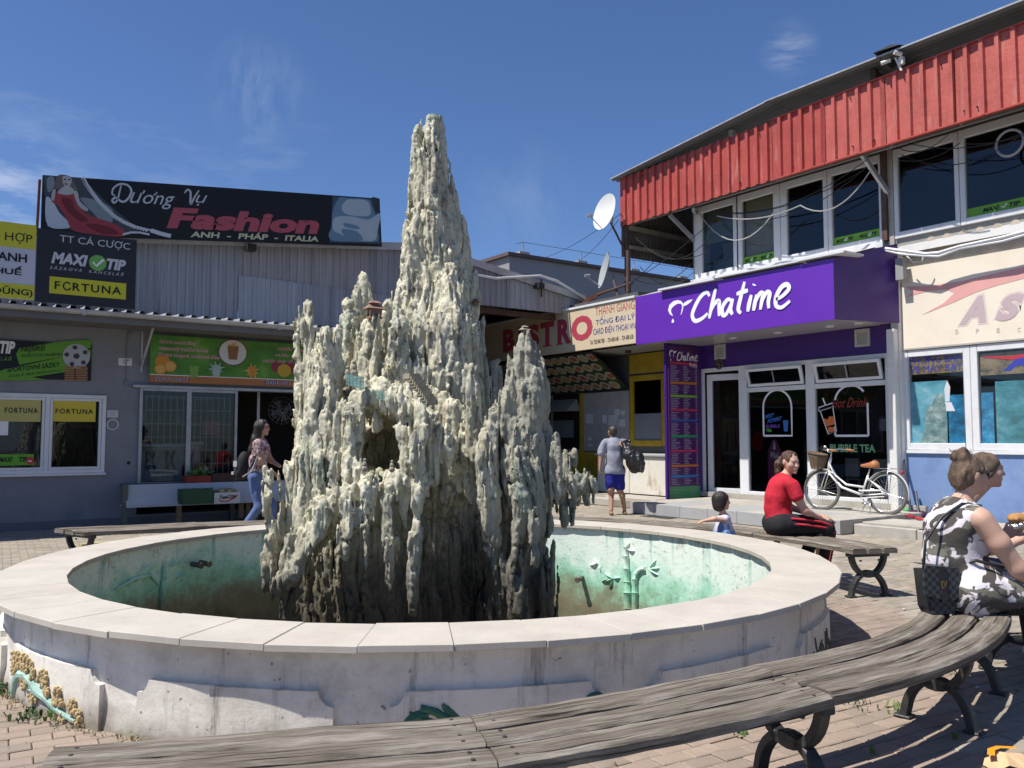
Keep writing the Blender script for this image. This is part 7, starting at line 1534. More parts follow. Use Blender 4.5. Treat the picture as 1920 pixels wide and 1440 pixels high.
# satellite dishes
def dish(name, label, c_, axis, r, m, cat='satellite dish'):
    axis = Vector(axis).normalized(); t = thing(name, label, cat, c_); e1 = axis.cross(Vector((0, 0, 1))).normalized(); e2 = e1.cross(axis).normalized(); c_ = Vector(c_); V = []; F = []; NR, NA = 6, 28
    for side in (0, 1):
        for i in range(NR+1):
            for k in range(NA): rr = r*i/NR; a_ = 2*pi*k/NA; V.append(c_+e1*rr*cos(a_)*.94+e2*rr*sin(a_)*1.04+axis*((rr/r)**2*.09*r/.45-(.012 if side else 0)))
    for s_ in (0, 1):
        o_ = s_*(NR+1)*NA
        for i in range(NR):
            for k in range(NA): f = [o_+i*NA+k, o_+i*NA+(k+1) % NA, o_+(i+1)*NA+(k+1) % NA, o_+(i+1)*NA+k]; F.append(f if s_ else f[::-1])
    for k in range(NA): F.append([NR*NA+k, NR*NA+(k+1) % NA, (NR+1)*NA+NR*NA+(k+1) % NA, (NR+1)*NA+NR*NA+k])
    MB().add(V, F).build('reflector', m, t, smooth=True)
    b = MB(); f_ = c_+axis*r*1.15-e2*r*.55; b.tube([c_-e2*r*.98+axis*.05, f_], .013, 6); b.tube([f_, f_+e2*.001-axis*.11+e2*.03], .03, 10); b.tube([f_+e1*.09, f_+e1*.09-axis*.11+e2*.03], .028, 10); b.build('receiver_arm', alu, t, smooth=True)
    b = MB(); b.tube([c_-axis*.03, c_-axis*.16, c_-axis*.16-Vector((0, 0, .25))], .02, 7); b.build('mount', alu, t, smooth=True); return t
dw = mat('dish_white', (.66, .66, .63), .5, .05, 3, .03, 20); dg_ = mat('dish_grey', (.33, .36, .36), .6, .1, 3, .1, 20, dirt=(.3, .2, .1), damt=.4, ds=5)
cdish = P3(1138, 399, 12.9); dish('satellite_dish', 'white satellite dish on the left corner of the red cladding', cdish, cw(-.84, -.52, .22), .42, dw)
b = MB(); b.tube([cdish+cw(.1, .12, -.2), (AR+.08, b1-.22, 5.7)], .025, 7); props(b.build('dish_pole', steel_b, None), 'short brown pole holding the white dish at the cladding corner', 'pole')
dish('satellite_dish', 'older grey dish seen edge on above the bistro sign', P3(1138, 508, 13.2), cw(-.97, -.12, .22), .42, dg_)
b = MB(); b.tube([P3(1160, 560, 13.0), P3(1150, 525, 13.1)], .03, 7); b.tube([P3(1178, 470, 13.0), P3(1178, 556, 13.0)], .05, 8); b.tube([P3(1120, 553, 13.0), P3(1185, 530, 13.0)], .03, 7); props(b.build('aerial_mast', steel_b, None), 'dark aerial mast and cross bar above the bistro sign', 'mast')
# ================================================================== travel agency on the far right
AA = 14.1; FAa = FA(AA); ag = thing('travel_agency', 'blue walled travel agency with white framed poster windows on the far right', 'shop', (AA, 5, 0))
UA = lambda px, py=740: at_a(px, py, AA)[0]
uA0 = UA(1692)+.01; z_s0 = at_a(1700, 654, AA)[1]; z_w0 = at_a(1700, 843, AA)[1]
bluew = mat('blue_paint', (.17, .26, .47), .85, .06, 2, .3, 40, dirt=(((.30, .36, .48), .5), ((.10, .15, .3), .5)), ds=1.8)
b = MB(); abox(b, AA, AA+.2, uA0, 2.0, .13, z_w0-.06); b.build('wall', bluew, ag)
b = MB(); abox(b, AA-.04, AA+.2, uA0, 2.0, z_w0-.058, z_w0-.0); b.build('window_sill', white_pvc, ag)
wu = [UA(1692)+.012, UA(1822), UA(1985)]
for i in (0, 1):
    u0, u1 = wu[i]+.003, wu[i+1]-.003; b = MB(); b.frame(FAa, u0, z_w0+.003, u1, z_s0-.04, .11, -.08, .02); o = b.build('window', white_pvc, ag, bevel=.006); b = MB(); b.fbox(FAa, u0+.11, z_w0+.11, u1-.11, z_s0-.15, -.03, -.024); b.build('pane', glass('clear_pane', (.95, .96, .97)), o)
b = MB(); b.box(AA+.9, -2, 0, AA+.95, -uA0, 4.3); b.box(AA+.2, -uA0, 0, AA+.9, -uA0+.05, 4.3); b.build('room_back', dark_in, ag); b = MB(); abox(b, AA+.05, AA+.3, uA0, 2.0, z_s0-.03, 4.85); b.build('upper_wall', conc, ag)
# posters behind the glass
def noise_pic(name, c0, c1_, c2_, sc=3.0, loc=(0, 0, 0)):
    g_ = NG(name, .5); return g_.done(g_.ramp(g_.noise(sc, (1, 1, 1.6), 8, .7, loc=loc), [(.35, c0), (.52, c1_), (.68, c2_)]))
fP = FA(AA+.04)
def poster(name, label, x0, y0_, x1, y1_, m):
    u0, v0, u1, v1 = sbox(x0, y0_, x1, y1_, AA+.04); b = MB(); b.fbox(fP, u0, v0, u1, v1, 0, .006); o = b.build(name, m, None); props(o, label, 'poster', None); return o, (u0, v0, u1, v1)
mot = noise_pic('mottled_brown', (.05, .045, .03), (.25, .18, .09), (.30, .24, .14), 5)
vsg = .5
o, bx = poster('ticket_sign', 'mottled brown window strip reading PHÒNG BÁN VÉ MÁY BAY in blue', 1700, 661, 1811, 700, mot)
bi = flat('blue_letters', (.05, .06, .42)); text(o, 'PHÒNG BÁN', fP, sub(bx, .06, .52, .95, .95), bi, n=.010); text(o, 'VÉ MÁY BAY', fP, sub(bx, .06, .08, .95, .50), bi, n=.010)
o, bx = poster('agency_window_sign', 'mottled brown strip with blue ASIA lettering in the far right window', 1838, 658, 1990, 700, mot)
text(o, 'ASIA', fP, (bx[0]+.35, bx[1]+.05, bx[0]+1.5, bx[1]+.32), bi, shear=.3, bold=.06, n=.010); b = MB(); b.strip(fP, [(bx[0]+.05, bx[3]-.05), (bx[0]+.5, bx[3]-.10), (bx[2], bx[3]+.0)], [.02, .06, .05], .011); b.build('swoosh', red, o)
seam = noise_pic('poster_sea', (.07, .25, .32), (.16, .42, .50), (.42, .60, .62), 1.2); rockp = noise_pic('poster_rock', (.08, .17, .18), (.22, .32, .30), (.5, .56, .52), 6)
o, bx = poster('sea_rock_poster', 'large turquoise poster of a pale rock island behind the left agency window', 1706, 715, 1776, 833, seam)
b = MB(); b.poly(fP, [(bx[0]+(bx[2]-bx[0])*x, bx[1]+(bx[3]-bx[1])*y) for x, y in ((.25, 0), (.42, .25), (.45, .55), (.6, .62), (.75, .78), (.88, .8), (.98, .6), (1, 0))], .007, .010); b.build('picture', rockp, o)
sea2 = noise_pic('poster_bay', (.02, .09, .16), (.03, .22, .40), (.10, .42, .62), 3, (3, 3, 3)); sea3 = noise_pic('poster_lagoon', (.04, .14, .15), (.07, .26, .30), (.22, .42, .45), 2, (8, 1, 3))
o, bx = poster('temple_poster', 'blue poster with a small white statue behind the left agency window', 1779, 740, 1812, 833, sea2)
b = MB(); uu = (bx[0]+bx[2])/2-.15; zz = bx[1]+.55; b.poly(fP, [(uu-.12, zz), (uu+.12, zz), (uu+.06, zz+.15), (uu-.06, zz+.15)], .007, .009); b.poly(fP, [(uu-.04, zz+.16), (uu+.03, zz+.16), (uu+.05, zz+.4), (uu, zz+.52), (uu-.05, zz+.38)], .007, .009); b.build('picture', wht, o)
poster('coast_poster', 'narrow dark blue coast poster at the left of the far right window', 1841, 736, 1864, 832, sea2); poster('lagoon_poster', 'large dark turquoise lagoon poster in the far right window', 1868, 712, 1995, 832, sea3)
# sign
creamw = mat('faded_cream', (.78, .70, .58), .5, .04, 1.5, .03, 20, dirt=(.6, .45, .32), damt=.25, ds=1)
uS0, uS1 = uA0+.06, 1.9; z1s = 4.42; AP = AA-.035; fS = FA(AP); T = thing('agency_sign', 'large faded cream sign with pink swoosh and grey violet AS lettering on the far right', 'sign', (AP, -uS0, z_s0)); b = MB(); abox(b, AP, AA+.04, uS0, uS1, z_s0+.0, z1s); b.build('panel', creamw, T)
SU = lambda px, py: at_a(px, py, AP); pinks = flat('faded_pink', (.70, .36, .33)); viol = flat('faded_violet', (.50, .39, .41)); violl = flat('faded_violet_light', (.66, .56, .50))
Ps = [(1698, 538), (1740, 536), (1800, 528), (1860, 514), (1920, 500), (1990, 480), (1990, 505), (1920, 522), (1870, 535), (1830, 548), (1790, 566), (1730, 590), (1770, 568), (1790, 549), (1775, 543), (1740, 546), (1700, 557), (1713, 548)]
b = MB(); b.poly(fS, [SU(*p) for p in Ps][::-1], .0, .004); b.build('swoosh', pinks, T)
for s_, x0, x1, y0_, y1_ in (('A', 1794, 1852, 553, 610), ('S', 1862, 1925, 548, 604), ('I', 1938, 1955, 545, 600), ('A', 1962, 2030, 540, 596)):
    bxx = sbox(x0, y0_, x1, y1_, AP); text(T, s_, fS, bxx, violl, shear=.35, bold=.10, n=.003); text(T, s_, fS, (bxx[0]+.03, bxx[1]+.03, bxx[2]-.03, bxx[3]-.03), viol, shear=.35, bold=.05, n=.006)
for k, s_ in enumerate('SPECIAL'): bxx = sbox(1791+39*k, 618-1.2*k, 1797+39*k, 626-1.2*k, AP); text(T, s_, fS, bxx, viol, n=.004)
b = MB(); abox(b, AP-.01, AA+.02, uS0, uS1, z_s0-.03, z_s0-.001); b.build('bottom_edge', conc, T)
# tile edge and white conduits above the sign
b = MB(); u = U5(1745, 430)
while u < 2.0:
    b.tube([(AA-.10, -u, 4.79), (AA+.03, -u, 4.82)], .075, 10); u += .27
b.build('ridge_tile', mat('pale_tile', (.72, .62, .48), .85, .15, 6, .3, 40), ag, smooth=True)
b = MB(); b.add([(AP-.07, -uS0-.0, 4.66), (AP-.07, 2.0-4, 4.70), (AA-.1, -2.0+4, 4.83), (AA-.1, -uS0, 4.80)], [[0, 1, 2, 3]]); b.build('roof_strip', white_p, ag)
b = MB(); pp = [P3(1660, 466, 13.75), P3(1690, 470, 13.75), P3(1735, 476, 13.75), P3(1760, 474, 13.8), P3(1800, 462, 13.8), P3(1880, 445, 13.8), P3(1995, 415, 13.8)]; b.tube(pp, .028, 8); b.tube([q_+Vector((0, 0, -.06 if i % 2 else -.035)) for i, q_ in enumerate(pp)], .018, 7)
props(b.build('white_conduit', white_pvc, None, smooth=True), 'white conduits running along the top of the cream agency sign', 'conduit')
b = MB(); pp = [P3(1700, 480, 13.85), P3(1712, 492, 13.85), P3(1728, 490, 13.85), P3(1733, 478, 13.85)]; b.tube(pp, .012, 6); props(b.build('white_cable', white_pvc, None, smooth=True), 'loose white cable loop over the left end of the cream sign', 'cable')
b = MB(); p = P3(1686, 505, 13.85); b.box(p.x, p.y-.07, p.z-.18, p.x+.12, p.y+.07, p.z+.2); props(b.build('junction_box', mat('box_grey', (.3, .3, .3), .6, .1, 3, 0), None), 'grey junction box at the right end of the purple sign', 'junction box')
for (x0, y0_, x1, y1_) in ((1694, 862, 1709, 962), (1717, 921, 1723, 962)):
    p, q_ = P3(x0, y0_, AA-.08), P3(x1, y1_, AA-.35); q_.z = .15; b = MB(); b.tube([p, q_], .022, 8); props(b.build('pole_leaning', mat('dark_blue_pole', (.03, .035, .06), .5, .1, 5, 0), None), ('long' if y0_ < 900 else 'short')+' dark pole leaning on the blue wall by the bicycle', 'pole')
p = at_z(1682, 968, .15); b = MB(); q = random.Random(2)
for k in range(14): b.ball((p.x+.5+q.uniform(-.2, .2), p.y+q.uniform(-.1, .2)+.1, .17+q.uniform(0, .12)), q.uniform(.05, .09), 7, 5, (1, 1, .8))
props(b.build('green_bag', mat('green_plastic', (.06, .32, .10), .4, .2, 9, .3, 30), None, smooth=True), 'crumpled bright green plastic bag by the rear bicycle wheel', 'bag')
p = at_z(1698, 969, .15); b = MB(); b.ball((p.x+.3, p.y, .19), .11, 10, 7, (1.2, 1.6, .55)); b.ball((p.x+.25, p.y-.15, .18), .07, 8, 6); props(b.build('purple_bag', mat('purple_cloth', (.06, .02, .06), .8, .2, 9, .3, 30), None, smooth=True), 'dark purple bundle lying by the blue wall beside the green bag', 'bag')
p, q_ = P3(1700, 960, 13.3), P3(1738, 967, 13.0); p.z = .2; q_.z = .17; b = MB(); b.tube([p, q_], .02, 7); props(b.build('red_stick', flat('stick_red', (.5, .03, .04)), None), 'red stick lying at the foot of the blue wall', 'stick')
# ================================================================== people (frames facing the photographer: x right, y away, z up)
def sdf_mesh(groups):
    """groups: list of (h, prims, cuts, halves) -> one vertex and face array"""
    VV, FF, n = [], [], 0
    for g in groups:
        h, prims = g[0], g[1]; cuts = g[2] if len(g) > 2 else []; halves = g[3] if len(g) > 3 else []; nz = g[4] if len(g) > 4 else None
        P = []
        for p in prims:
            if p[0] == 'c':
                for q in p[1]: P.append((Vector(q[:3]), q[3]))
            else: P.append((Vector(p[1]), max(p[2])))
        lo = [min(c[i]-r for c, r in P)-.03 for i in range(3)]; hi = [max(c[i]+r for c, r in P)+.03 for i in range(3)]
        f = Field(lo, hi, h)
        for L, cut in ((prims, False), (cuts, True)):
            for p in L:
                if p[0] == 'c': f.chain(p[1], k=p[2] if len(p) > 2 else .03, cut=cut, sq=p[3] if len(p) > 3 else (1, 1))
                else: f.ell(p[1], p[2], k=p[3] if len(p) > 3 else .02, cut=cut, rz=p[4] if len(p) > 4 else 0, rx=p[5] if len(p) > 5 else 0, ry=p[6] if len(p) > 6 else 0)
        for nrm_, d in halves: f.half(nrm_, d)
        if nz:
            A = np.abs(f.F) < .04; P_ = f.lo+np.array(np.nonzero(A)).T*f.h; f.F[A] += (nz[0]*vnoise(P_*np.array(nz[1]), 7)).astype(np.float32)
        V, F = f.mesh(); VV.append(V); FF.append(F+n); n += len(V)
    return np.concatenate(VV), np.concatenate(FF)
def sdf(name, m, parent, *groups):
    V, F = sdf_mesh(groups); return npmesh(name, V, F, m, parent, True, True)
def lmb(b, name, m, parent, smooth=True):
    me = bpy.data.meshes.new(name); me.from_pydata([tuple(v) for v in b.V], [], b.F); me.update()
    if smooth: me.polygons.foreach_set('use_smooth', [True]*len(me.polygons))
    return link(name, me, m, parent, local=True)
def fr_(yaw): return Vector((sin(yaw), -cos(yaw), 0)), Vector((cos(yaw), sin(yaw), 0))
Zv = Vector((0, 0, 1))
def head_p(c, yaw, s=1.0, tilt=0.0):
    c = Vector(c); f, r = fr_(yaw); f = (f-Zv*tilt).normalized()
    P = [('e', c+Zv*.012*s, (.074*s, .092*s, .098*s), .02, yaw), ('e', c+f*.022*s-Zv*.05*s, (.056*s, .066*s, .062*s), .03, yaw),
         ('c', [tuple(c+f*.083*s+Zv*.012*s)+(.007*s,), tuple(c+f*.104*s-Zv*.022*s)+(.0125*s,)], .012), ('e', c+f*.068*s-Zv*.092*s, (.022*s, .02*s, .018*s), .02, yaw),
         ('c', [tuple(c+f*.080*s-r*.03*s+Zv*.030*s)+(.009*s,), tuple(c+f*.080*s+r*.03*s+Zv*.030*s)+(.009*s,)], .02), ('c', [tuple(c+f*.083*s-r*.016*s-Zv*.056*s)+(.008*s,), tuple(c+f*.083*s+r*.016*s-Zv*.056*s)+(.008*s,)], .012)]
    for q in (-1, 1): P.append(('e', c+r*q*.076*s-f*.006*s, (.010*s, .020*s, .030*s), .01, yaw)); P.append(('e', c+f*.055*s+r*q*.035*s-Zv*.018*s, (.028*s, .026*s, .028*s), .02, yaw))
    return P
def face_bits(parent, c, yaw, s=1.0, eyes=True, tilt=0.0, smile=0.0):
    c = Vector(c); f, r = fr_(yaw); f = (f-Zv*tilt).normalized(); W, D, LP = MB(), MB(), MB()
    for q in (-1, 1):
        e = c+f*.079*s+r*q*.031*s+Zv*.010*s
        if eyes: W.ball(e, .0115*s, 8, 6, (1, 1, .62)); D.ball(e+f*.0052*s, .0075*s, 8, 6, (1, 1, .85))
        D.tube([e+r*q*(-.014)*s+Zv*.018*s+f*.006*s, e+Zv*.023*s+f*.007*s, e+r*q*.018*s+Zv*.017*s-f*.001*s], .0028*s, 5)
        if eyes: D.tube([e-r*q*.012*s+Zv*.006*s+f*.006*s, e+Zv*.0085*s+f*.0085*s, e+r*q*.013*s+Zv*.005*s+f*.004*s], .0019*s, 5)
    LP.tube([c+f*.086*s-r*.022*s-Zv*(.057-smile)*s, c+f*.0915*s-Zv*.057*s, c+f*.086*s+r*.022*s-Zv*(.057-smile)*s], [.003*s, .0065*s, .003*s], 6)
    if eyes: lmb(W, 'eye', mat('eye_white', (.6, .6, .58), .3, .02, 3, 0), parent)
    lmb(D, 'eyebrow', mat('eye_dark', (.02, .012, .01), .5, .02, 3, 0), parent); lmb(LP, 'lips', mat('lips', (.36, .12, .10), .5, .05, 3, 0), parent)
def hand_p(w_, d, n, curl=.5, s=1.0, side=1, point=False):
    """palm from wrist w_ along d, palm facing n; fingers bend towards n"""
    w_, d, n = Vector(w_), Vector(d).normalized(), Vector(n).normalized(); n = (n-d*n.dot(d)).normalized(); sd = d.cross(n).normalized()*side; P = []
    for i in range(4):
        o = sd*(-.030+.020*i)*s; k = w_+d*(.088-.004*abs(i-1.3))*s+o; P.append(('c', [tuple(w_+o*.5)+(.017*s,), tuple(k)+(.0125*s,)], .014))
        L = (.038, .043, .040, .031)[i]*s; a = curl*(0.15 if (point and i == 0) else 1.0)*(1+.12*i); p = k; pts = [tuple(p)+(.0098*s,)]; ang = 0
        for j in range(3): ang += a*(.55, .8, .6)[j]; dd = d*cos(ang)+n*sin(ang); p = p+dd*L*(1, .72, .58)[j]+o*.04; pts.append(tuple(p)+((.009, .0082, .007)[j]*s,))
        P.append(('c', pts, .004))
    t0 = w_+d*.025*s-sd*.026*s; t1 = t0+(d*.6-sd*.75+n*.25).normalized()*.04*s; t2 = t1+(d*.85-sd*.2+n*(.3+curl*.4)).normalized()*.034*s; t3 = t2+(d*.8+n*(.3+curl*.6)).normalized()*.026*s
    P.append(('c', [tuple(t0)+(.014*s,), tuple(t1)+(.0115*s,), tuple(t2)+(.010*s,), tuple(t3)+(.0078*s,)], .008)); return P
def cloth(name, col, amp=.10, fold=.5, **k): return mat(name, col, .85, amp, 6, fold, 14, bdist=.02, **k)
skin1 = mat('skin_tan', (.46, .27, .18), .55, .06, 8, .08, 80, spec=.4); skin2 = mat('skin_light', (.56, .34, .25), .55, .06, 8, .08, 80, spec=.4); skin3 = mat('skin_brown', (.36, .20, .13), .6, .06, 8, .08, 80, spec=.35)
def hairm(name, c, lo=.5): return mat(name, c, .5, .45, 3, .6, 40, spec=.5, stretch=(9, 9, 1.2), bdist=.006)
hair_b = hairm('hair_black', (.018, .013, .011)); hair_br = hairm('hair_brown', (.075, .035, .02)); hair_ash = mat('hair_ash', (.135, .088, .055), .5, .6, 4, .8, 60, spec=.5, stretch=(5, 5, 2), bdist=.01)
def person(label, x, y, z=0.0, rz=0.0): p = cw(x, y, z); return thing('person', label, 'person', (p.x, p.y, z), None, rz-YAW)
# ---------------------------------------------------------------- woman in camouflage top
T = person('woman in grey and white camouflage top with hair bun and sunglasses on the bench end', 2.655, 5.08)
hc_ = (.055, .0, 1.232); yw = radians(98)
body = [('c', [(.0, -.10, .56, .125), (.02, .10, .56, .125)], .08), ('c', [(0, 0, .58, .15), (-.045, 0, .74, .135), (-.04, 0, .92, .14), (-.02, 0, 1.02, .09)], .06), ('c', [(.0, -.15, 1.0, .062), (-.03, .15, 1.0, .062)], .06), ('c', [(.0, 0, 1.06, .052), (.03, 0, 1.15, .05)], .03),
        ('c', [(.02, -.18, .985, .064), (.10, -.205, .86, .056), (.20, -.21, .715, .046), (.235, -.20, .69, .045), (.40, -.14, .625, .034), (.46, -.11, .615, .027)], .03), ('c', [(-.02, .18, .985, .066), (.08, .2, .72, .05), (.3, .14, .66, .034)], .03),
        ('c', [(.02, -.10, .56, .115), (.45, -.14, .535, .072), (.47, -.15, .12, .045)], .04), ('c', [(.02, .10, .56, .115), (.45, .10, .535, .072), (.47, .1, .12, .045)], .04)]
sdf('skin', skin2, T, (.010, body), (.0065, head_p(hc_, yw, 1.02)+[('c', [(.02, 0, 1.10, .050), (.035, 0, 1.17, .048)], .03)]), (.005, hand_p((.45, -.115, .615), (.9, .25, -.1), (0, 0, -1), .35)))
face_bits(T, hc_, yw, 1.02, eyes=False)
c = Vector(hc_); f, r = fr_(yw)
b = MB()
for q in (-1, 1): b.ball(c+f*.086+r*q*.034+Zv*.010, .026, 12, 8, (.45 if abs(f.x) > .7 else 1, 1, .8))
b.tube([c+f*.09-r*.012+Zv*.015, c+f*.09+r*.012+Zv*.015], .003, 6)
for q in (-1, 1): b.tube([c+f*.080+r*q*.056+Zv*.018, c+f*.04+r*q*.076+Zv*.018, c-f*.01+r*q*.079+Zv*.012], .0035, 6)
lmb(b, 'sunglasses', mat('sunglass_black', (.012, .010, .010), .12, .02, 3, 0, spec=.6), T)
sdf('hair', hair_ash, T, (.007, [('e', c+Zv*.022-f*.014, (.084, .103, .102), .02, yw), ('e', c-f*.062-Zv*.02, (.065, .05, .07), .03, yw), ('e', c-f*.055+Zv*.105, (.052, .055, .048), .012), ('e', c-f*.025+Zv*.125, (.03, .03, .03), .01), ('e', c-f*.088+Zv*.115, (.028, .03, .03), .01), ('e', c-f*.05+Zv*.145-r*.02, (.03, .022, .022), .01)],
    [('e', c+f*.075-Zv*.035, (.074, .060, .088), .015, yw), ('e', c+f*.03-Zv*.09, (.1, .06, .05), .01, yw), ('e', c+r*.08-f*.0-Zv*.01, (.02, .022, .034), .01, yw), ('e', c-r*.08-Zv*.01, (.02, .022, .034), .01, yw)], [], (.006, (60, 60, 30))))
b = MB(); q = random.Random(4)
for k in range(60):
    a = q.uniform(0, 2*pi); p = c-f*.055+Zv*.11+Vector((cos(a)*.045, sin(a)*.045, q.uniform(-.03, .035))); b.tube([p, p+Vector((cos(a)*.02+q.gauss(0, .01), sin(a)*.02, q.uniform(-.01, .03)))], [.0016, .0006], 3, caps=False)
for k in range(30): p = c-f*(.08)+Vector((q.gauss(0, .01), q.uniform(-.05, .05), q.uniform(-.09, .05))); b.tube([p, p-f*.018+Vector((0, 0, -.02-.02*q.random()))], [.0014, .0005], 3, caps=False)
lmb(b, 'loose_hair', hair_ash, T)
g_ = NG('camouflage', .85); n_ = g_.noise(5.0, (1, 1, 1.35), 3, .55, dist=.8); n2_ = g_.noise(4.2, (1, 1, 1.5), 3, .55, loc=(4, 8, 2), dist=.8)
c_ = g_.mix(g_.ramp(n2_, [(.535, 0), (.55, 1)]), (.66, .61, .64), (.16, .155, .125)); c_ = g_.mix(g_.ramp(n_, [(.53, 0), (.545, 1)]), c_, (.075, .066, .06)); c_ = g_.mix(g_.ramp(g_.noise(5.5, (1, 1, 1.4), 3, .5, loc=(9, 1, 7), dist=.8), [(.60, 0), (.61, 1)]), c_, (.66, .62, .64))
g_.bump(g_.noise(9, detail=3), .5, .02); camo = g_.done(c_)
top_ = [('c', [(.0, -.10, .57, .142), (.03, .10, .57, .142)], .08), ('c', [(0, 0, .60, .165), (-.05, 0, .74, .158), (-.045, 0, .92, .158), (-.02, 0, 1.02, .098)], .06), ('c', [(.0, -.14, .995, .075), (-.03, .14, .995, .075)], .06), ('c', [(.02, -.11, .575, .138), (.24, -.13, .565, .115)], .06), ('c', [(.02, .10, .575, .135), (.24, .10, .565, .115)], .06), ('e', (.06, -.02, .87, ), (.12, .14, .10), .05)]
sdf('camouflage_top', camo, T, (.010, top_, [('e', (.03, -.235, .96), (.085, .06, .10), .015), ('e', (.045, 0, 1.115), (.085, .085, .075), .02), ('e', (.0, .235, .96), (.08, .06, .10), .01)], [((.25, 0, -1), -.445)], (.008, (16, 16, 9))))
sdf('leggings', cloth('leggings_black', (.018, .018, .022)), T, (.012, [('c', [(0, -.10, .555, .125), (.45, -.14, .535, .082), (.47, -.15, .12, .052)], .04), ('c', [(0, .10, .555, .125), (.45, .10, .535, .082), (.47, .1, .12, .052)], .04)]))
shoe = mat('shoe_white', (.6, .6, .6), .6, .05, 6, .1, 30)
def shoes(T, pts, m=None, s=1.0):
    for p, d in pts: p = Vector(p); d = Vector(d).normalized(); sdf('shoe', m or shoe, T, (.008, [('c', [tuple(p+Zv*.045)+(.042*s,), tuple(p+d*.10+Zv*.035)+(.038*s,), tuple(p+d*.17+Zv*.03)+(.033*s,)], .03), ('c', [tuple(p-d*.03+Zv*.02)+(.03*s,), tuple(p+d*.18+Zv*.018)+(.028*s,)], .02)], [], [((0, 0, -1), -.0)]))
shoes(T, [((.47, -.15, 0), (1, 0, 0)), ((.47, .10, 0), (1, 0, 0))])
# bag on her back
pb_ = cw(2.68, 5.08); BG_ = thing('shoulder_bag', 'black and grey checked flap shoulder bag standing on the bench behind the camouflage woman', 'bag', (pb_.x, pb_.y, 0), None, -YAW)
g_ = NG('checked_canvas', .5, .4); ck = g_.n.new('ShaderNodeTexChecker'); ck.inputs['Scale'].default_value = 42; ck.inputs['Color1'].default_value = (.018, .02, .022, 1); ck.inputs['Color2'].default_value = (.055, .062, .064, 1); g_.l(g_.co((1, 1, 1)), ck.inputs['Vector']); chk = g_.done(ck.outputs[0])
black_l = mat('black_leather', (.02, .02, .022), .45, .15, 9, .15, 60, spec=.5)
# (bag built facing the photographer; slightly turned)
BF_ = Fr((-.235, -.165, .455), Vector((cos(.12), sin(.12), -.03)).normalized()*.72, Vector((-.06, .0, 1)).normalized()*.88, Vector((sin(.12), -cos(.12), 0)))
def lpoly(b, fr, P, n0, n1): b.poly(fr, P, n0, n1)
b = MB(); b.poly(BF_, [(-.10, 0), (.10, 0), (.125, .04), (.13, .28), (-.13, .28), (-.12, .04)], -.10, .0); o = lmb(b, 'bag_body', black_l, BG_, False)
b = MB(); b.poly(BF_, [(-.10, .005), (.09, .005), (.11, .08), (.04, .12), (-.06, .12), (-.11, .09)], .001, .012); lmb(b, 'front_pocket', chk, BG_, False)
b = MB(); b.poly(BF_, [(-.165, .13), (-.03, .10), (.08, .095), (.135, .12), (.165, .20), (.145, .30), (-.13, .315), (-.15, .26)], .014, .026); b.poly(BF_, [(-.13, .312), (.145, .298), (.135, .30), (-.12, .315)], -.10, .014); lmb(b, 'flap', chk, BG_, False)
b = MB(); b.poly(BF_, [(-.02, .075), (.022, .075), (.022, .31), (-.016, .31)], .027, .034); lmb(b, 'strap_tab', black_l, BG_, False)
gold = mat('gold', (.5, .36, .12), .3, .1, 5, 0, metal=.9); b = MB(); b.strip(BF_, [(-.018, .22), (-.018, .175), (.0, .175)], .007, .037); b.strip(BF_, [(-.004, .22), (.008, .178), (.022, .22)], .007, .038); lmb(b, 'clasp_letters', gold, BG_, False)
b = MB(); b.tube([BF_.p(-.13, .29, .0), (-.30, -.12, .86), (-.20, -.12, 1.0), (-.08, -.12, 1.075), (.04, -.10, 1.06)], .008, 6); b.tube([BF_.p(.13, .28, -.05), (-.05, -.19, .76), (.10, -.2, .72)], .010, 6); lmb(b, 'shoulder_strap', black_l, BG_)
# ---------------------------------------------------------------- second woman beyond her, eating
T = person('brown haired woman in white top and jeans half hidden behind the camouflage woman, eating', 3.06, 5.75)
hc_ = (.125, 0, 1.235); yw = radians(80); c = Vector(hc_); f, r = fr_(yw)
body = [('c', [(-.08, 0, .56, .15), (-.13, 0, .78, .12), (-.06, 0, .97, .09)], .06), ('c', [(-.06, -.13, .98, .045), (-.06, .13, .98, .045)], .05), ('c', [(-.03, 0, 1.02, .05), (.11, 0, 1.15, .046)], .03),
        ('c', [(-.05, -.15, .96, .045), (.02, -.18, .74, .040), (.10, -.18, .74, .038), (.24, -.17, .80, .026), (.27, -.165, .82, .022)], .03), ('c', [(-.05, .15, .96, .045), (.06, .18, .74, .04), (.27, .1, .80, .026)], .03)]
sdf('skin', skin2, T, (.012, body), (.0075, head_p(hc_, yw, 1.0)), (.006, hand_p((.265, -.165, .815), (.8, .3, .25), (.1, .9, .5), .9, 1.0, -1)), (.006, hand_p((.27, .10, .80), (.8, -.3, .2), (0, -.8, .5), .9)))
face_bits(T, hc_, yw, 1.0)
sdf('hair', hair_ash, T, (.008, [('e', c+Zv*.02-f*.012, (.086, .104, .106), .02, yw), ('e', c-f*.06-Zv*.02, (.07, .05, .08), .03, yw), ('e', c-f*.05-Zv*.085, (.05, .04, .05), .03)], [('e', c+f*.075-Zv*.03, (.074, .056, .095), .015, yw), ('e', c+f*.02-Zv*.10, (.1, .05, .05), .01, yw)], [], (.006, (50, 50, 20))))
sdf('top', cloth('top_white', (.55, .52, .52)), T, (.012, [('c', [(-.08, 0, .56, .16), (-.13, 0, .78, .135), (-.06, 0, .97, .102)], .06), ('c', [(-.06, -.13, .98, .056), (-.06, .13, .98, .056)], .05), ('c', [(-.05, -.15, .96, .055), (-.02, -.18, .86, .052)], .03)], [('e', (.03, 0, 1.10), (.07, .07, .07), .02)], [((0, 0, -1), -.50)]))
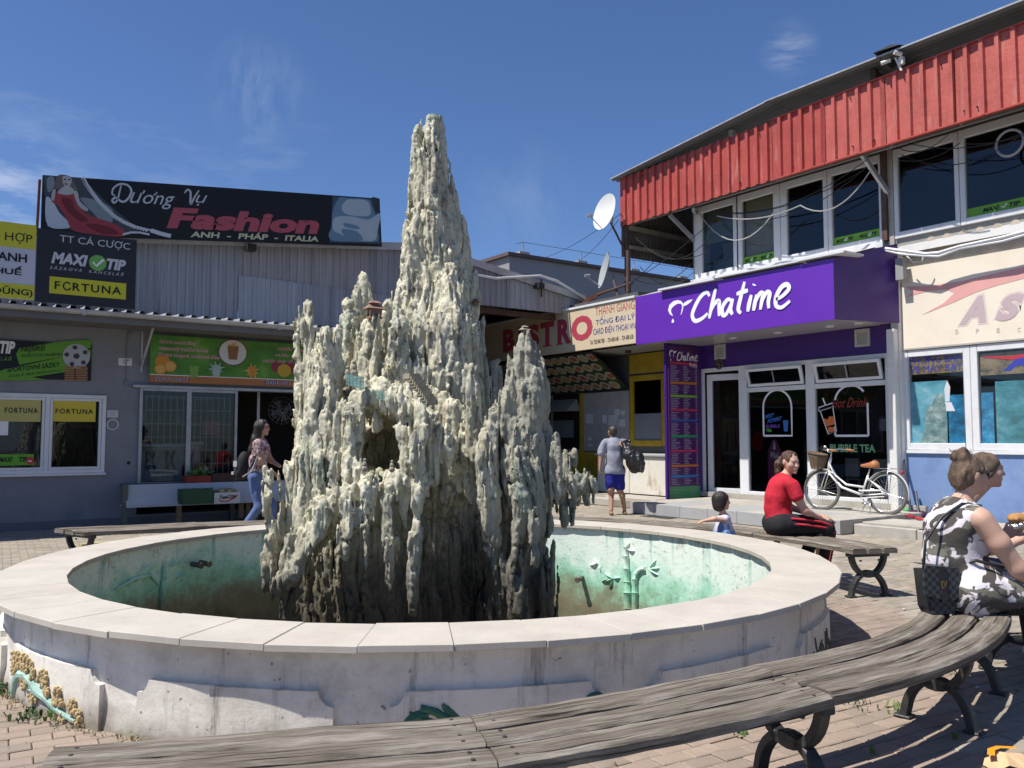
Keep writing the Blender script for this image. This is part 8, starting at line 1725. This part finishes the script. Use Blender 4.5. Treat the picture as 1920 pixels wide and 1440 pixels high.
sdf('jeans', cloth('jeans_dark', (.04, .055, .11)), T, (.014, [('c', [(0, -.09, .55, .12), (.42, -.11, .535, .08), (.44, -.12, .1, .052)], .04), ('c', [(0, .09, .55, .12), (.42, .10, .535, .08), (.44, .1, .1, .052)], .04)]))
shoes(T, [((.44, -.12, 0), (1, 0, 0)), ((.44, .10, 0), (1, 0, 0))])
def fdp(x, y, z): p = cw(3.01+x, 5.72+y, z-.0); return p
fo = fdp(.30, -.13, .90); t = thing('sandwich', 'brown bread sandwich wrapped in crumpled foil held by the half hidden woman', 'sandwich', fo, None, -YAW)
sdf('bread', mat('bread_crust', (.42, .22, .08), .8, .3, 14, .3, 50), t, (.006, [('e', (-.03, 0, .03), (.06, .045, .035), .01), ('e', (.05, 0, .045), (.05, .045, .03), .01)], [], [], (.006, (40, 40, 40))))
foil = mat('foil', (.6, .6, .6), .22, .1, 20, .8, 50, metal=.95, bdist=.02); sdf('foil', foil, t, (.006, [('e', (-.0, 0, -.01), (.085, .05, .035), .01)], [], [], (.014, (45, 45, 45))))
# bench she sits on
secs = [(toW(lerp_line((2.93, 5.42), (3.45, 6.45), 8)), toW(lerp_line((3.34, 5.20), (3.86, 6.25), 8)))]
bench('side_bench', 'short plank bench hidden behind the seated women at the right edge', secs, .45, [tuple(c2(*p) for p in ((2.98, 5.5), (3.36, 5.3))), tuple(c2(*p) for p in ((3.43, 6.38), (3.82, 6.18)))])
# ---------------------------------------------------------------- woman in red
T = person('woman in red T-shirt and black trousers with red side stripes seated on the right bench', 2.80, 9.0)
hc_ = (.115, -.02, 1.20); yw = radians(24); c = Vector(hc_); f, r = fr_(yw)
body = [('c', [(0, -.08, .56, .12), (0, .1, .56, .12)], .06), ('c', [(0, 0, .58, .13), (-.01, 0, .78, .115), (.02, 0, .94, .12), (.05, 0, 1.02, .075)], .05), ('c', [(.05, -.15, .99, .05), (.05, .16, .99, .05)], .05), ('c', [(.07, 0, 1.04, .045), (.10, -.01, 1.13, .044)], .03),
        ('c', [(.08, -.18, .965, .052), (.13, -.20, .83, .045), (.20, -.20, .71, .038), (.24, -.19, .69, .034), (.36, -.13, .64, .026), (.40, -.11, .625, .022)], .03), ('c', [(.06, .18, .965, .05), (.16, .2, .72, .04), (.37, .02, .65, .026)], .03), ('c', [(0, -.09, .56, .11), (.43, -.12, .53, .065), (.36, -.10, .1, .045)], .04)]
sdf('skin', skin2, T, (.011, body), (.007, head_p(hc_, yw, 1.0, .18)), (.0065, hand_p((.39, -.115, .63), (.9, .35, -.15), (0, 0, -1), .3)+hand_p((.37, .0, .655), (.9, -.4, -.1), (0, 0, -1), .3, 1.0, -1)))
face_bits(T, hc_, yw, 1.0, tilt=.18)
sdf('hair', hair_br, T, (.007, [('e', c+Zv*.022-f*.014, (.083, .102, .104), .02, yw), ('c', [tuple(c-f*.08-r*.05+Zv*.03)+(.034,), tuple(c-f*.09-r*.085-Zv*.02)+(.032,), tuple(c-f*.09-r*.09-Zv*.10)+(.026,), tuple(c-f*.08-r*.085-Zv*.18)+(.012,)], .02)], [('e', c+f*.082-Zv*.035, (.078, .062, .10), .015, yw), ('e', c+f*.03-Zv*.10, (.1, .07, .05), .01, yw), ('e', c-r*.08-Zv*.015, (.02, .025, .04), .01, yw)], [], (.008, (70, 70, 14))))
redt = cloth('tshirt_red', (.50, .018, .035), .06, .6)
sdf('tshirt', redt, T, (.010, [('c', [(0, -.07, .57, .125), (0, .08, .57, .125)], .06), ('c', [(0, 0, .58, .14), (-.02, 0, .72, .122), (-.01, 0, .84, .126), (.03, 0, .95, .128), (.06, 0, 1.02, .085)], .05), ('c', [(.05, -.15, .99, .066), (.05, .16, .99, .066)], .05), ('c', [(.08, -.175, .965, .068), (.125, -.20, .86, .070)], .02), ('c', [(.06, .18, .965, .066), (.11, .2, .86, .066)], .02)], [('e', (.10, -.01, 1.115), (.07, .07, .075), .012)], [((.15, 0, -1), -.505)], (.011, (13, 13, 7))))
trk = cloth('track_black', (.016, .016, .02)); reds = cloth('stripe_red', (.50, .02, .035))
sdf('trousers', trk, T, (.011, [('c', [(-.02, -.08, .555, .135), (-.02, .09, .555, .135)], .05), ('c', [(0, -.09, .56, .12), (.22, -.11, .56, .098), (.44, -.12, .535, .078), (.45, -.12, .50, .075), (.38, -.10, .12, .060)], .03), ('c', [(0, .09, .56, .12), (.44, .11, .535, .078), (.25, .08, .12, .058)], .03)], [], [((0, 0, -1), -.08)], (.005, (18, 18, 10))))
b = MB()
for off in (-.026, .0, .026)[::2]:
    P = [(.06, -.195, .605+off), (.22, -.208, .592+off), (.36, -.204, .572+off), (.47, -.190, .545+off*.6), (.50, -.176, .48), ]; b.tube(P, [.012, .012, .012, .012, .010], 6)
    b.tube([(.525+off*.3, -.13, .50), (.49+off*.5, -.145, .35), (.44+off*.5, -.15, .14)], .011, 6)
lmb(b, 'side_stripe', reds, T); shoes(T, [((.37, -.10, 0), (1, -.1, 0)), ((.25, .08, 0), (1, 0, 0))], mat('shoe_dark', (.03, .03, .03), .6, .1, 5, 0))
# ---------------------------------------------------------------- child
T = person('small black haired child in white shirt and blue dungarees stretching one arm', 2.21, 8.98)
hc_ = (-.02, 0, .795); yw = radians(86); c = Vector(hc_); f, r = fr_(yw); s_ = .80
body = [('c', [(0, 0, .36, .085), (0, 0, .5, .078), (-.0, 0, .60, .07)], .04), ('c', [(0, -.08, .615, .03), (0, .08, .615, .03)], .03), ('c', [(0, 0, .64, .032), (-.015, 0, .71, .034)], .03), ('c', [(-.01, -.085, .61, .032), (-.12, -.10, .62, .026), (-.20, -.10, .605, .019)], .02), ('c', [(.01, .09, .60, .03), (.08, .08, .48, .024), (.12, .05, .38, .018)], .02), ('c', [(0, -.045, .33, .055), (0, -.045, .06, .035)], .02), ('c', [(0, .045, .33, .055), (0, .045, .06, .035)], .02)]
sdf('skin', skin2, T, (.008, body), (.007, head_p(hc_, yw, s_)), (.0048, hand_p((-.195, -.10, .605), (-1, -.1, -.1), (0, 0, -1), .35, .62, 1, True)+hand_p((.12, .05, .38), (.3, 0, -1), (-1, 0, 0), .3, .6)))
face_bits(T, hc_, yw, s_)
sdf('hair', hair_b, T, (.007, [('e', c+Zv*.018-f*.012, (.078, .09, .09), .02, yw), ('e', c-f*.028-Zv*.045, (.080, .066, .065), .03, yw)], [('e', c+f*.078-Zv*.045, (.078, .052, .085), .01, yw)], [((0, 0, -1), -.685)], (.003, (50, 50, 12))))
sdf('shirt', cloth('shirt_lilac', (.60, .55, .64), .12), T, (.008, [('c', [(0, 0, .40, .092), (0, 0, .5, .088), (0, 0, .60, .078)], .04), ('c', [(0, -.08, .615, .04), (0, .08, .615, .04)], .03)], [('e', (-.01, 0, .69), (.045, .045, .05), .01)], [], (.004, (30, 30, 20))))
dung = cloth('dungaree_blue', (.16, .28, .52)); sdf('dungaree_skirt', dung, T, (.008, [('c', [(0, 0, .52, .093), (0, 0, .42, .118), (0, 0, .30, .15)], .03)], [], [((0, 0, -1), -.25)], (.012, (35, 35, 4))))
b = MB()
for q in (-1, 1): b.tube([(.01, q*.055, .44), (.02, q*.06, .55), (.0, q*.05, .635), (-.05, q*.03, .60), (-.08, q*.02, .48)], [.016, .016, .015, .016, .016], 6)
b.tube([(-.07, -.075, .45), (-.055, -.08, .55), (-.02, -.075, .645)], .014, 6); lmb(b, 'shoulder_strap', dung, T); shoes(T, [((0, -.045, 0), (1, 0, 0)), ((0, .045, 0), (1, 0, 0))], None, .7)
# ---------------------------------------------------------------- man with the bin bag
T = person('man in grey-blue shirt and blue shorts seen from behind walking with a black bag', 1.96, 16.35)
hc_ = (-.04, 0, 1.575); yw = radians(200); c = Vector(hc_); f, r = fr_(yw)
legs = [('c', [(-.06, 0, .86, .085), (-.07, -.02, .48, .058), (-.06, .08, .40, .055), (-.08, -.08, .09, .035)], .03), ('c', [(.08, 0, .86, .085), (.09, -.0, .48, .058), (.14, .0, .36, .052), (.19, .06, .08, .035)], .03)]
body = [('c', [(0, 0, .88, .14), (0, 0, 1.1, .13), (0, 0, 1.32, .13), (0, 0, 1.42, .07)], .05), ('c', [(-.17, 0, 1.38, .055), (.17, 0, 1.38, .055)], .05), ('c', [(-.01, 0, 1.42, .055), (-.03, 0, 1.5, .055)], .03), ('c', [(-.2, 0, 1.36, .052), (-.26, -.02, 1.12, .043), (-.29, -.06, .92, .03)], .03), ('c', [(.2, 0, 1.36, .052), (.27, -.1, 1.18, .043), (.14, -.15, 1.30, .03)], .03)]+legs
sdf('skin', skin3, T, (.013, body), (.01, head_p(hc_, yw, 1.02)), (.008, hand_p((-.29, -.06, .92), (-.1, -.1, -1), (1, 0, 0), .5)+hand_p((.15, -.15, 1.29), (-.5, .1, .6), (0, 1, 0), 1.1)))
sdf('hair', hairm('hair_grey', (.05, .042, .038)), T, (.010, [('e', c+Zv*.03-f*.012, (.08, .098, .088), .02, yw), ('e', c-f*.04-Zv*.02, (.07, .06, .06), .02, yw)], [('e', c+f*.08-Zv*.03, (.08, .06, .1), .01, yw)]))
sdf('shirt', cloth('shirt_greyblue', (.26, .27, .33)), T, (.012, [('c', [(0, 0, .86, .16), (0, 0, 1.1, .155), (0, 0, 1.32, .155), (0, 0, 1.41, .085)], .05), ('c', [(-.17, 0, 1.38, .07), (.17, 0, 1.38, .07)], .05), ('c', [(-.2, 0, 1.35, .075), (-.255, -.01, 1.17, .078)], .02), ('c', [(.2, 0, 1.35, .072), (.26, -.06, 1.22, .07)], .02), ('c', [(-.08, 0, .84, .13), (.08, 0, .84, .13)], .04)], [], [((0, 0, -1), -.78)], (.010, (12, 12, 8))))
sdf('collar', cloth('collar_white', (.55, .55, .56)), T, (.008, [('c', [(-.045, 0, 1.435, .05), (.025, 0, 1.435, .05)], .02)]))
sdf('shorts', cloth('shorts_blue', (.015, .02, .22)), T, (.012, [('c', [(-.07, 0, .86, .12), (-.08, -.01, .60, .095), (-.08, .02, .52, .09)], .03), ('c', [(.08, 0, .86, .12), (.09, 0, .60, .095), (.10, 0, .52, .09)], .03)], [], [((0, 0, -1), -.47)], (.006, (15, 15, 9))))
b = MB()
for x, y in ((-.08, -.08), (.19, .06)): b.ball((x, y+.02, .03), .05, 10, 6, (.9, 2.3, .6))
lmb(b, 'sandal', mat('sandal', (.20, .13, .09), .7, .1, 5, 0), T)
sdf('skin', skin3, T, (.01, [('c', [(-.08, -.11, .04, .035), (-.08, .08, .035, .03)], .02), ('c', [(.19, .03, .04, .035), (.19, .2, .035, .03)], .02)]))
p = cw(1.96, 16.35); t = thing('bin_bag', 'full black plastic bag slung over the shoulder of the walking man', 'bag', (p.x, p.y, .7), None, -YAW)
binm = mat('bin_bag_black', (.018, .018, .02), .25, .1, 9, 1.0, 12, spec=.6, bdist=.05)
sdf('bag_body', binm, t, (.012, [('c', [(.16, -.17, .64, .04), (.26, -.2, .48, .13), (.36, -.2, .32, .17), (.40, -.18, .24, .15)], .05), ('c', [(.12, -.15, .68, .03), (.22, -.17, .74, .02)], .02), ('c', [(.16, -.15, .68, .03), (.28, -.16, .70, .015)], .02)], [], [], (.035, (14, 14, 7))))
# ---------------------------------------------------------------- girl with backpack
T = person('long haired girl in patterned top and blue jeans walking past the grey shop', -3.53, 12.0)
hc_ = (.02, 0, 1.60); yw = radians(96); c = Vector(hc_); f, r = fr_(yw)
body = [('c', [(-.05, 0, .95, .08), (-.03, 0, 1.12, .095), (-.0, 0, 1.32, .10), (.0, 0, 1.40, .06)], .05), ('c', [(-.0, -.13, 1.385, .045), (-.0, .13, 1.385, .045)], .04), ('c', [(0, 0, 1.42, .043), (.01, 0, 1.53, .043)], .03), ('c', [(.0, -.16, 1.37, .046), (.07, -.18, 1.16, .035), (.15, -.15, 1.02, .024)], .03), ('c', [(.0, .16, 1.37, .045), (.1, .18, 1.14, .036), (.25, .1, 1.06, .025)], .03),
        ('c', [(-.05, -.07, .92, .06), (.02, -.08, .5, .04), (-.24, -.09, .12, .032)], .03), ('c', [(-.05, .07, .92, .06), (.14, .09, .52, .04), (.2, .09, .08, .04)], .03)]
sdf('skin', skin1, T, (.012, body), (.009, head_p(hc_, yw, .97)), (.007, hand_p((.15, -.15, 1.02), (.8, .3, -.3), (0, .2, -1), .6)))
face_bits(T, hc_, yw, .97)
b = MB(); e = c+f*.085-r*.034+Zv*.008
for q in (-1, 1): e = c+f*.088+r*q*.034+Zv*.008; b.tube([e+r*.022*cos(2*pi*i/12)+Zv*.02*sin(2*pi*i/12) for i in range(12)], .0025, 4, closed=True); b.tube([e+r*q*.022, c+r*q*.075+Zv*.01], .0025, 4)
lmb(b, 'glasses', MATS['eye_dark'], T)
sdf('hair', hair_b, T, (.010, [('e', c+Zv*.02-f*.012, (.082, .10, .102), .02, yw), ('c', [tuple(c-f*.045-Zv*.0)+(.068,), tuple(c-f*.07-Zv*.16)+(.072,), tuple(c-f*.12-Zv*.32)+(.058,), tuple(c-f*.17-Zv*.44)+(.025,)], .03, (1, 1.3))], [('e', c+f*.078-Zv*.03, (.08, .055, .1), .01, yw), ('e', c+f*.05-Zv*.13, (.08, .06, .06), .02, yw)], [], (.010, (40, 40, 6))))
g_ = NG('patterned_top', .85); pat = g_.done(g_.ramp(g_.noise(26, detail=4), [(.4, (.12, .07, .07)), (.5, (.38, .26, .26)), (.6, (.55, .42, .42))]))
sdf('top', pat, T, (.011, [('c', [(-.05, 0, .98, .125), (-.03, 0, 1.12, .118), (.0, 0, 1.32, .12), (.0, 0, 1.40, .07)], .05), ('c', [(-.0, -.13, 1.385, .058), (-.0, .13, 1.385, .058)], .04), ('c', [(.0, -.16, 1.37, .06), (.04, -.17, 1.26, .058)], .02), ('c', [(.0, .16, 1.37, .06), (.04, .17, 1.25, .062)], .02)], [], [((0, 0, -1), -.96)], (.006, (20, 20, 12))))
sdf('jeans', cloth('jeans_blue', (.10, .15, .30), .25), T, (.012, [('c', [(-.05, -.045, .93, .105), (-.05, .045, .93, .105)], .05), ('c', [(-.05, -.07, .90, .095), (.02, -.08, .5, .062), (-.24, -.09, .14, .048)], .03), ('c', [(-.05, .07, .90, .095), (.14, .09, .52, .07), (.2, .09, .1, .052)], .03)], [], [((0, 0, 1), 1.0)], (.005, (16, 16, 12))))
shoes(T, [((-.25, -.09, .06), (.9, 0, -.3)), ((.2, .09, 0), (1, 0, 0))])
p = cw(-3.53, 12.0); t = thing('backpack', 'black backpack with white marks on the back of the long haired girl', 'backpack', (p.x, p.y, .9), None, -YAW)
sdf('bag_body', cloth('backpack_black', (.02, .02, .022)), t, (.010, [('e', (-.22, -.02, .17), (.095, .14, .2), .03), ('e', (-.27, -.02, .08), (.07, .12, .11), .03)], [], [], (.006, (14, 14, 10))))
b = MB(); b.tube([(-.16, -.13, .30), (-.02, -.16, .46), (.03, -.15, .35), (-.1, -.15, .12)], .012, 6); lmb(b, 'shoulder_strap', MATS['backpack_black'], t)
b = MB(); b.box(-.33, -.14, .16, -.28, -.135, .24); b.box(-.36, -.12, .05, -.33, -.08, .09); lmb(b, 'white_mark', shoe, t, False)
b = MB(); p2 = [(-.18, -.19, .02), (-.05, -.19, .1), (.02, -.185, .30), (.02, -.17, .44)]; b.tube(p2, .012, 6); lmb(b, 'cross_strap', cloth('strap_grey', (.3, .28, .28)), t)
# ================================================================== bicycle
fw, rw_ = Vector((5.37, 14.9, 0)), Vector((6.09, 13.96, 0)); du = (rw_-fw).normalized(); pf = cw(fw.x, fw.y, ZP+.0); ang = atan2(du.y, du.x)
bk = thing('bicycle', 'white step-through city bicycle with wicker basket and tan saddle on the platform', 'bicycle', (pf.x, pf.y, ZP), None, ang-YAW)
WR = .335; WB = (rw_-fw).length; tyre = mat('tyre', (.10, .095, .085), .8, .1, 6, .1, 60); chrome = mat('chrome', (.6, .6, .6), .2, .05, 5, 0, metal=.95); bikew = mat('bike_white', (.72, .72, .70), .3, .03, 5, 0, spec=.5); tanl = mat('tan_leather', (.38, .15, .06), .5, .1, 8, .1, 60); wick = mat('wicker', (.13, .09, .06), .85, .4, 60, .4, 90)
LEAN = .05
def bp(x, z, y=0.0): return Vector((x, y+LEAN*z, z))
def wheel(x):
    wt = MB(); wt.tube([bp(x+WR*cos(2*pi*i/40), WR+WR*sin(2*pi*i/40)) for i in range(40)], .019, 8, closed=True); o = lmb(wt, 'wheel', tyre, bk)
    b = MB(); b.tube([bp(x+(WR-.03)*cos(2*pi*i/40), WR+(WR-.03)*sin(2*pi*i/40)) for i in range(40)], .012, 6, closed=True); b.tube([bp(x, WR, -.04), bp(x, WR, .04)], .024, 10); lmb(b, 'rim', chrome, o)
    b = MB()
    for k in range(28): a = 2*pi*k/28; a2 = a+.35*(1 if k % 2 else -1); s_ = .03 if k % 4 < 2 else -.03; b.tube([bp(x+.022*cos(a2), WR+.022*sin(a2), s_), bp(x+(WR-.03)*cos(a), WR+(WR-.03)*sin(a))], .0022, 4, caps=False)
    lmb(b, 'spokes', chrome, o)
wheel(0); wheel(WB)
def bt(name, L, m=bikew, par=None):
    b = MB()
    for pts, r, n in L: b.tube(pts, r, n)
    return lmb(b, name, m, par or bk)
bb_ = bp(WB-.44, .29); st_t = bp(WB-.33, .62); hd_b = bp(.12, .68); hd_t = bp(.165, .90); ax = bp(WB, WR)
bt('frame', [([hd_b, bp(.22, .55), bp(.38, .40), bb_], .022, 8), ([bp(.15, .78), bp(.26, .60), bp(.46, .45), bp(WB-.40, .42)], .019, 8), ([bb_, bp(WB-.37, .50), st_t], .018, 8), ([bb_, bp(WB-.2, .31, .045), bp(WB, WR, .05)], .012, 6), ([bb_, bp(WB-.2, .31, -.045), bp(WB, WR, -.05)], .012, 6), ([bp(WB-.345, .58), bp(WB, WR, .05)], .010, 6), ([bp(WB-.345, .58), bp(WB, WR, -.05)], .010, 6), ([hd_b, hd_t], .024, 8)])
bt('fork', [([bp(.125, .70), bp(.08, .58, .05), bp(.0, WR, .05)], .012, 6), ([bp(.125, .70), bp(.08, .58, -.05), bp(.0, WR, -.05)], .012, 6)], chrome)
bt('handlebar', [([hd_t, bp(.18, 1.0)], .014, 7), ([bp(.18, 1.0), bp(.12, 1.03, .12), bp(.18, 1.05, .24), bp(.34, 1.03, .27)], .012, 7), ([bp(.18, 1.0), bp(.12, 1.03, -.12), bp(.18, 1.05, -.24), bp(.34, 1.03, -.27)], .012, 7)], chrome)
bt('grip', [([bp(.30, 1.035, -.262), bp(.44, 1.02, -.28)], .019, 8)], tanl); bt('grip', [([bp(.30, 1.035, .262), bp(.44, 1.02, .28)], .019, 8)], tanl)
bt('bell', [([bp(.14, 1.07, -.13), bp(.14, 1.10, -.13)], .03, 8)], chrome); bt('brake_lever', [([bp(.2, 1.04, -.25), bp(.33, .99, -.28)], .008, 5)], chrome)
bt('seat_post', [([st_t, bp(WB-.30, .74)], .013, 7)], chrome)
sdf('saddle', tanl, bk, (.010, [('c', [(WB-.44, LEAN*.78, .775, .025), (WB-.34, LEAN*.78, .775, .04), (WB-.22, LEAN*.78, .785, .085)], .03)], [], [((0, 0, -1), -.745)]))
def arcp(x, R, a0, a1, n=16, y=0.0): return [bp(x+R*cos(a0+(a1-a0)*i/n), WR+R*sin(a0+(a1-a0)*i/n), y) for i in range(n+1)]
b = MB()
for x, a0, a1 in ((WB, -.25, 2.6), (0, .9, 2.5)):
    L = arcp(x, WR+.035, a0, a1); V = []
    for p in L: V += [p+Vector((0, -.028, 0)), p+Vector((0, .028, 0))]
    b.add(V, [[2*i, 2*i+1, 2*i+3, 2*i+2] for i in range(len(L)-1)])
o = lmb(b, 'mudguard', bikew, bk); md = o.modifiers.new('s', 'SOLIDIFY'); md.thickness = .004
bt('rack', [([bp(WB-.2, .74, y), bp(WB+.22, .74, y)], .006, 5) for y in (-.06, -.02, .02, .06)]+[([bp(WB+.05, .74, y), bp(WB, WR, y)], .006, 5) for y in (-.06, .06)]+[([bp(WB+.22, .74, -.06), bp(WB+.22, .74, .06)], .006, 5)], chrome)
bt('rear_reflector', [([bp(WB+.24, .68), bp(WB+.27, .68)], .03, 8)], mat('reflector_red', (.4, .02, .02), .3, .05, 5, 0))
bt('crank', [([bb_+Vector((0, -.05, 0)), bb_+Vector((.10, -.07, -.13))], .010, 6), ([bb_+Vector((.06, -.10, -.13)), bb_+Vector((.15, -.10, -.13))], .016, 6), ([bb_+Vector((0, .05, 0)), bb_+Vector((-.10, .07, .13))], .010, 6)], chrome)
bt('chainguard', [([bp(WB-.46, .36, -.055), bp(WB-.05, WR+.05, -.055)], .016, 6), ([bp(WB-.44, .24, -.055), bp(WB-.02, WR-.05, -.055)], .010, 6)], bikew)
bt('kickstand', [([bp(WB-.30, .28), Vector((WB-.36, -.16, .01))], .009, 6), ([bp(WB-.30, .28), Vector((WB-.20, -.16, .01))], .009, 6)], chrome)
b = MB(); V = []; NB = 24; lv = [(.105, .085, .70), (.12, .095, .75), (.135, .11, .82), (.15, .125, .90), (.165, .14, .965)]
cxb = -.085
for rx, ry, z in lv:
    for k in range(NB): a = 2*pi*k/NB; V.append((cxb+rx*cos(a), ry*sin(a)*1.15+LEAN*z, z+.03*cos(a)*(1 if z > .8 else 0)*-1))
F = [[i*NB+k, i*NB+(k+1) % NB, (i+1)*NB+(k+1) % NB, (i+1)*NB+k] for i in range(len(lv)-1) for k in range(NB)]+[list(range(NB))]
b.add(V, F); o = lmb(b, 'basket', wick, bk); md = o.modifiers.new('s', 'SOLIDIFY'); md.thickness = .012
b = MB(); b.tube([V[(len(lv)-1)*NB+k] for k in range(NB)], .011, 6, closed=True)
for k in range(NB):
    if k % 2 == 0: b.tube([V[i*NB+k] for i in range(len(lv))], .006, 4)
lmb(b, 'basket_rim', wick, o)
# ================================================================== small things on the ground
q = random.Random(55)
def tuft(p, n, L, w_, spread=.03, b=None):
    b = b or MB()
    for _ in range(n):
        a = q.uniform(0, 2*pi); l = L*q.uniform(.5, 1.1); d = Vector((cos(a), sin(a), 0))*q.uniform(.2, 1.0); u = Vector((-sin(a), cos(a), 0))*w_; o = p+Vector((q.gauss(0, spread), q.gauss(0, spread), 0)); m_ = o+d*l*.5+Vector((0, 0, l*.65)); e = o+d*l*1.0+Vector((0, 0, l*q.uniform(.4, .9)))
        b.add([o-u*.6, o+u*.6, m_+u, m_-u, e], [[0, 1, 2, 3], [3, 2, 4]])
    return b
wg = mat('weed_green', (.10, .17, .04), .7, .3, 9, 0); wd_ = mat('weed_dry', (.30, .25, .13), .8, .3, 9, 0); wk = mat('weed_dark', (.055, .09, .035), .8, .3, 9, 0)
for (px, py, n, L, w_, sp, m, lab) in [(118, 1345, 40, .07, .012, .035, wg, 'bright green weed growing from the pink paving before the grape relief'), (60, 1345, 30, .05, .009, .05, wk, 'dark low weed in the paving left of the bright green one'), (110, 1320, 14, .14, .010, .02, wk, 'tall dark weed leaning on the basin wall under the grape relief'),
                                    (20, 1295, 70, .07, .010, .07, wk, 'clump of dark weeds at the left foot of the basin wall'), (1685, 1330, 20, .05, .007, .04, wg, 'green weed beside the bench leg on the right'), (1760, 1260, 30, .05, .005, .06, wk, 'grass tuft behind the arch of the right bench leg'), (1600, 1320, 26, .04, .005, .06, wk, 'flat grass tuft between the two foreground bench legs'), (1390, 1375, 16, .04, .008, .02, wg, 'small green weed by the foreground bench leg'),
                                    (1635, 1412, 5, .035, .012, .006, wg, 'single bright green leaf on the shadow line under the bench'), (1790, 1385, 5, .04, .013, .006, wg, 'single green leaf on the second shadow line under the bench'), (1480, 1380, 12, .03, .005, .04, wk, 'tiny grass in the pink paving under the bench')]:
    props(tuft(at_z(px, py, 0), n, L, w_, sp).build('weed', m, None), lab, 'weed')
b = MB()
for k in range(360):
    a = q.uniform(-62, 12); rr = RW+.03+abs(q.gauss(0, .05)); tuft(pol(a, rr, 0), 1, q.uniform(.02, .06), .004, .0, b)
props(b.build('wall_grass', wd_, None), 'dry grass along the foot of the basin wall', 'grass', kind='stuff')
b = MB()
for k in range(520):
    f = q.uniform(3, 12.5); s_ = q.uniform(-.62, .62)*f; p = cw(s_, f, .004); 
    if (p-CF).length < 3.15: continue
    r_ = q.uniform(.004, .014); a = q.uniform(0, 6); b.add([p+Vector((r_*cos(a), r_*sin(a), 0)), p+Vector((r_*cos(a+2), r_*sin(a+2), .004)), p+Vector((r_*.6*cos(a+4), r_*.6*sin(a+4), .006))], [[0, 1, 2]])
props(b.build('litter_crumbs', wk, None), 'tiny dark crumbs and bits of leaf scattered on the paving', 'debris', kind='stuff')
p = at_z(1195, 1397, .008); b = MB(); b.tube([p, p+cw(.035, .01, 0)], .004, 8); o = b.build('cigarette_end', mat('cig_white', (.7, .65, .5), .8, .05, 5, 0), None); props(o, 'cigarette end lying on the pink paving under the bench', 'cigarette end'); b = MB(); b.tube([p+cw(.035, .01, 0), p+cw(.048, .014, 0)], .0042, 8); b.build('filter', mat('cig_tan', (.5, .3, .1), .8, .05, 5, 0), o)
for k, (px, py) in enumerate(((1695, 1142), (1850, 1225), (1833, 1288))): p = at_z(px, py, .006); b = MB(); b.ball(p, .012, 6, 4, (1.4, 1, .5)); props(b.build('paper_scrap', shoe, None), 'white paper scrap on the paving, '+['near the far bench leg', 'in the bench shadow, upper one', 'in the bench shadow, lower one'][k], 'scrap')
p = at_z(1885, 1432, .0); b = MB(); K = 14; V = [p+Vector((0, 0, .05))]
for k in range(K): a = 2*pi*k/K; V.append(p+Vector((.13*cos(a)*q.uniform(.7, 1.2), .09*sin(a)*q.uniform(.7, 1.2), .006+.03*q.random()*(k % 2))))
F = [[0, 1+k, 1+(k+1) % K] for k in range(K)]; b.add(V, F); o = b.build('wrapper', mat('paper_wrap', (.62, .42, .24), .7, .1, 8, .2, 40), None); props(o, 'crumpled orange and tan food wrapper on the paving at the bottom right', 'wrapper')
b = MB(); b.strip(Fr(p+Vector((0, 0, .056)), Vector((CY, -SY, 0)), Vector((SY, CY, 0)), Vector((0, 0, 1))), [(-.09, -.05), (-.05, .02), (.0, .05), (.07, .04)], .03, 0); b.build('orange_print', flat('wrap_orange', (.75, .30, .02)), o)
p = at_z(648, 1150, -.1); p = pol(-16, 2.45, .0)
# fallen plank behind the left of the basin
pp = [at_z(150, 1025, 0), at_z(290, 1012, 0)]; b = MB(); b.bar(pp[0]+Vector((0, 0, .02)), pp[1]+Vector((0, 0, .02)), .12, .03); props(b.build('loose_board', mat('pale_board', (.42, .33, .18), .85, .2, 8, .2, 40), None), 'pale loose board lying on the paving under the left bench', 'board')
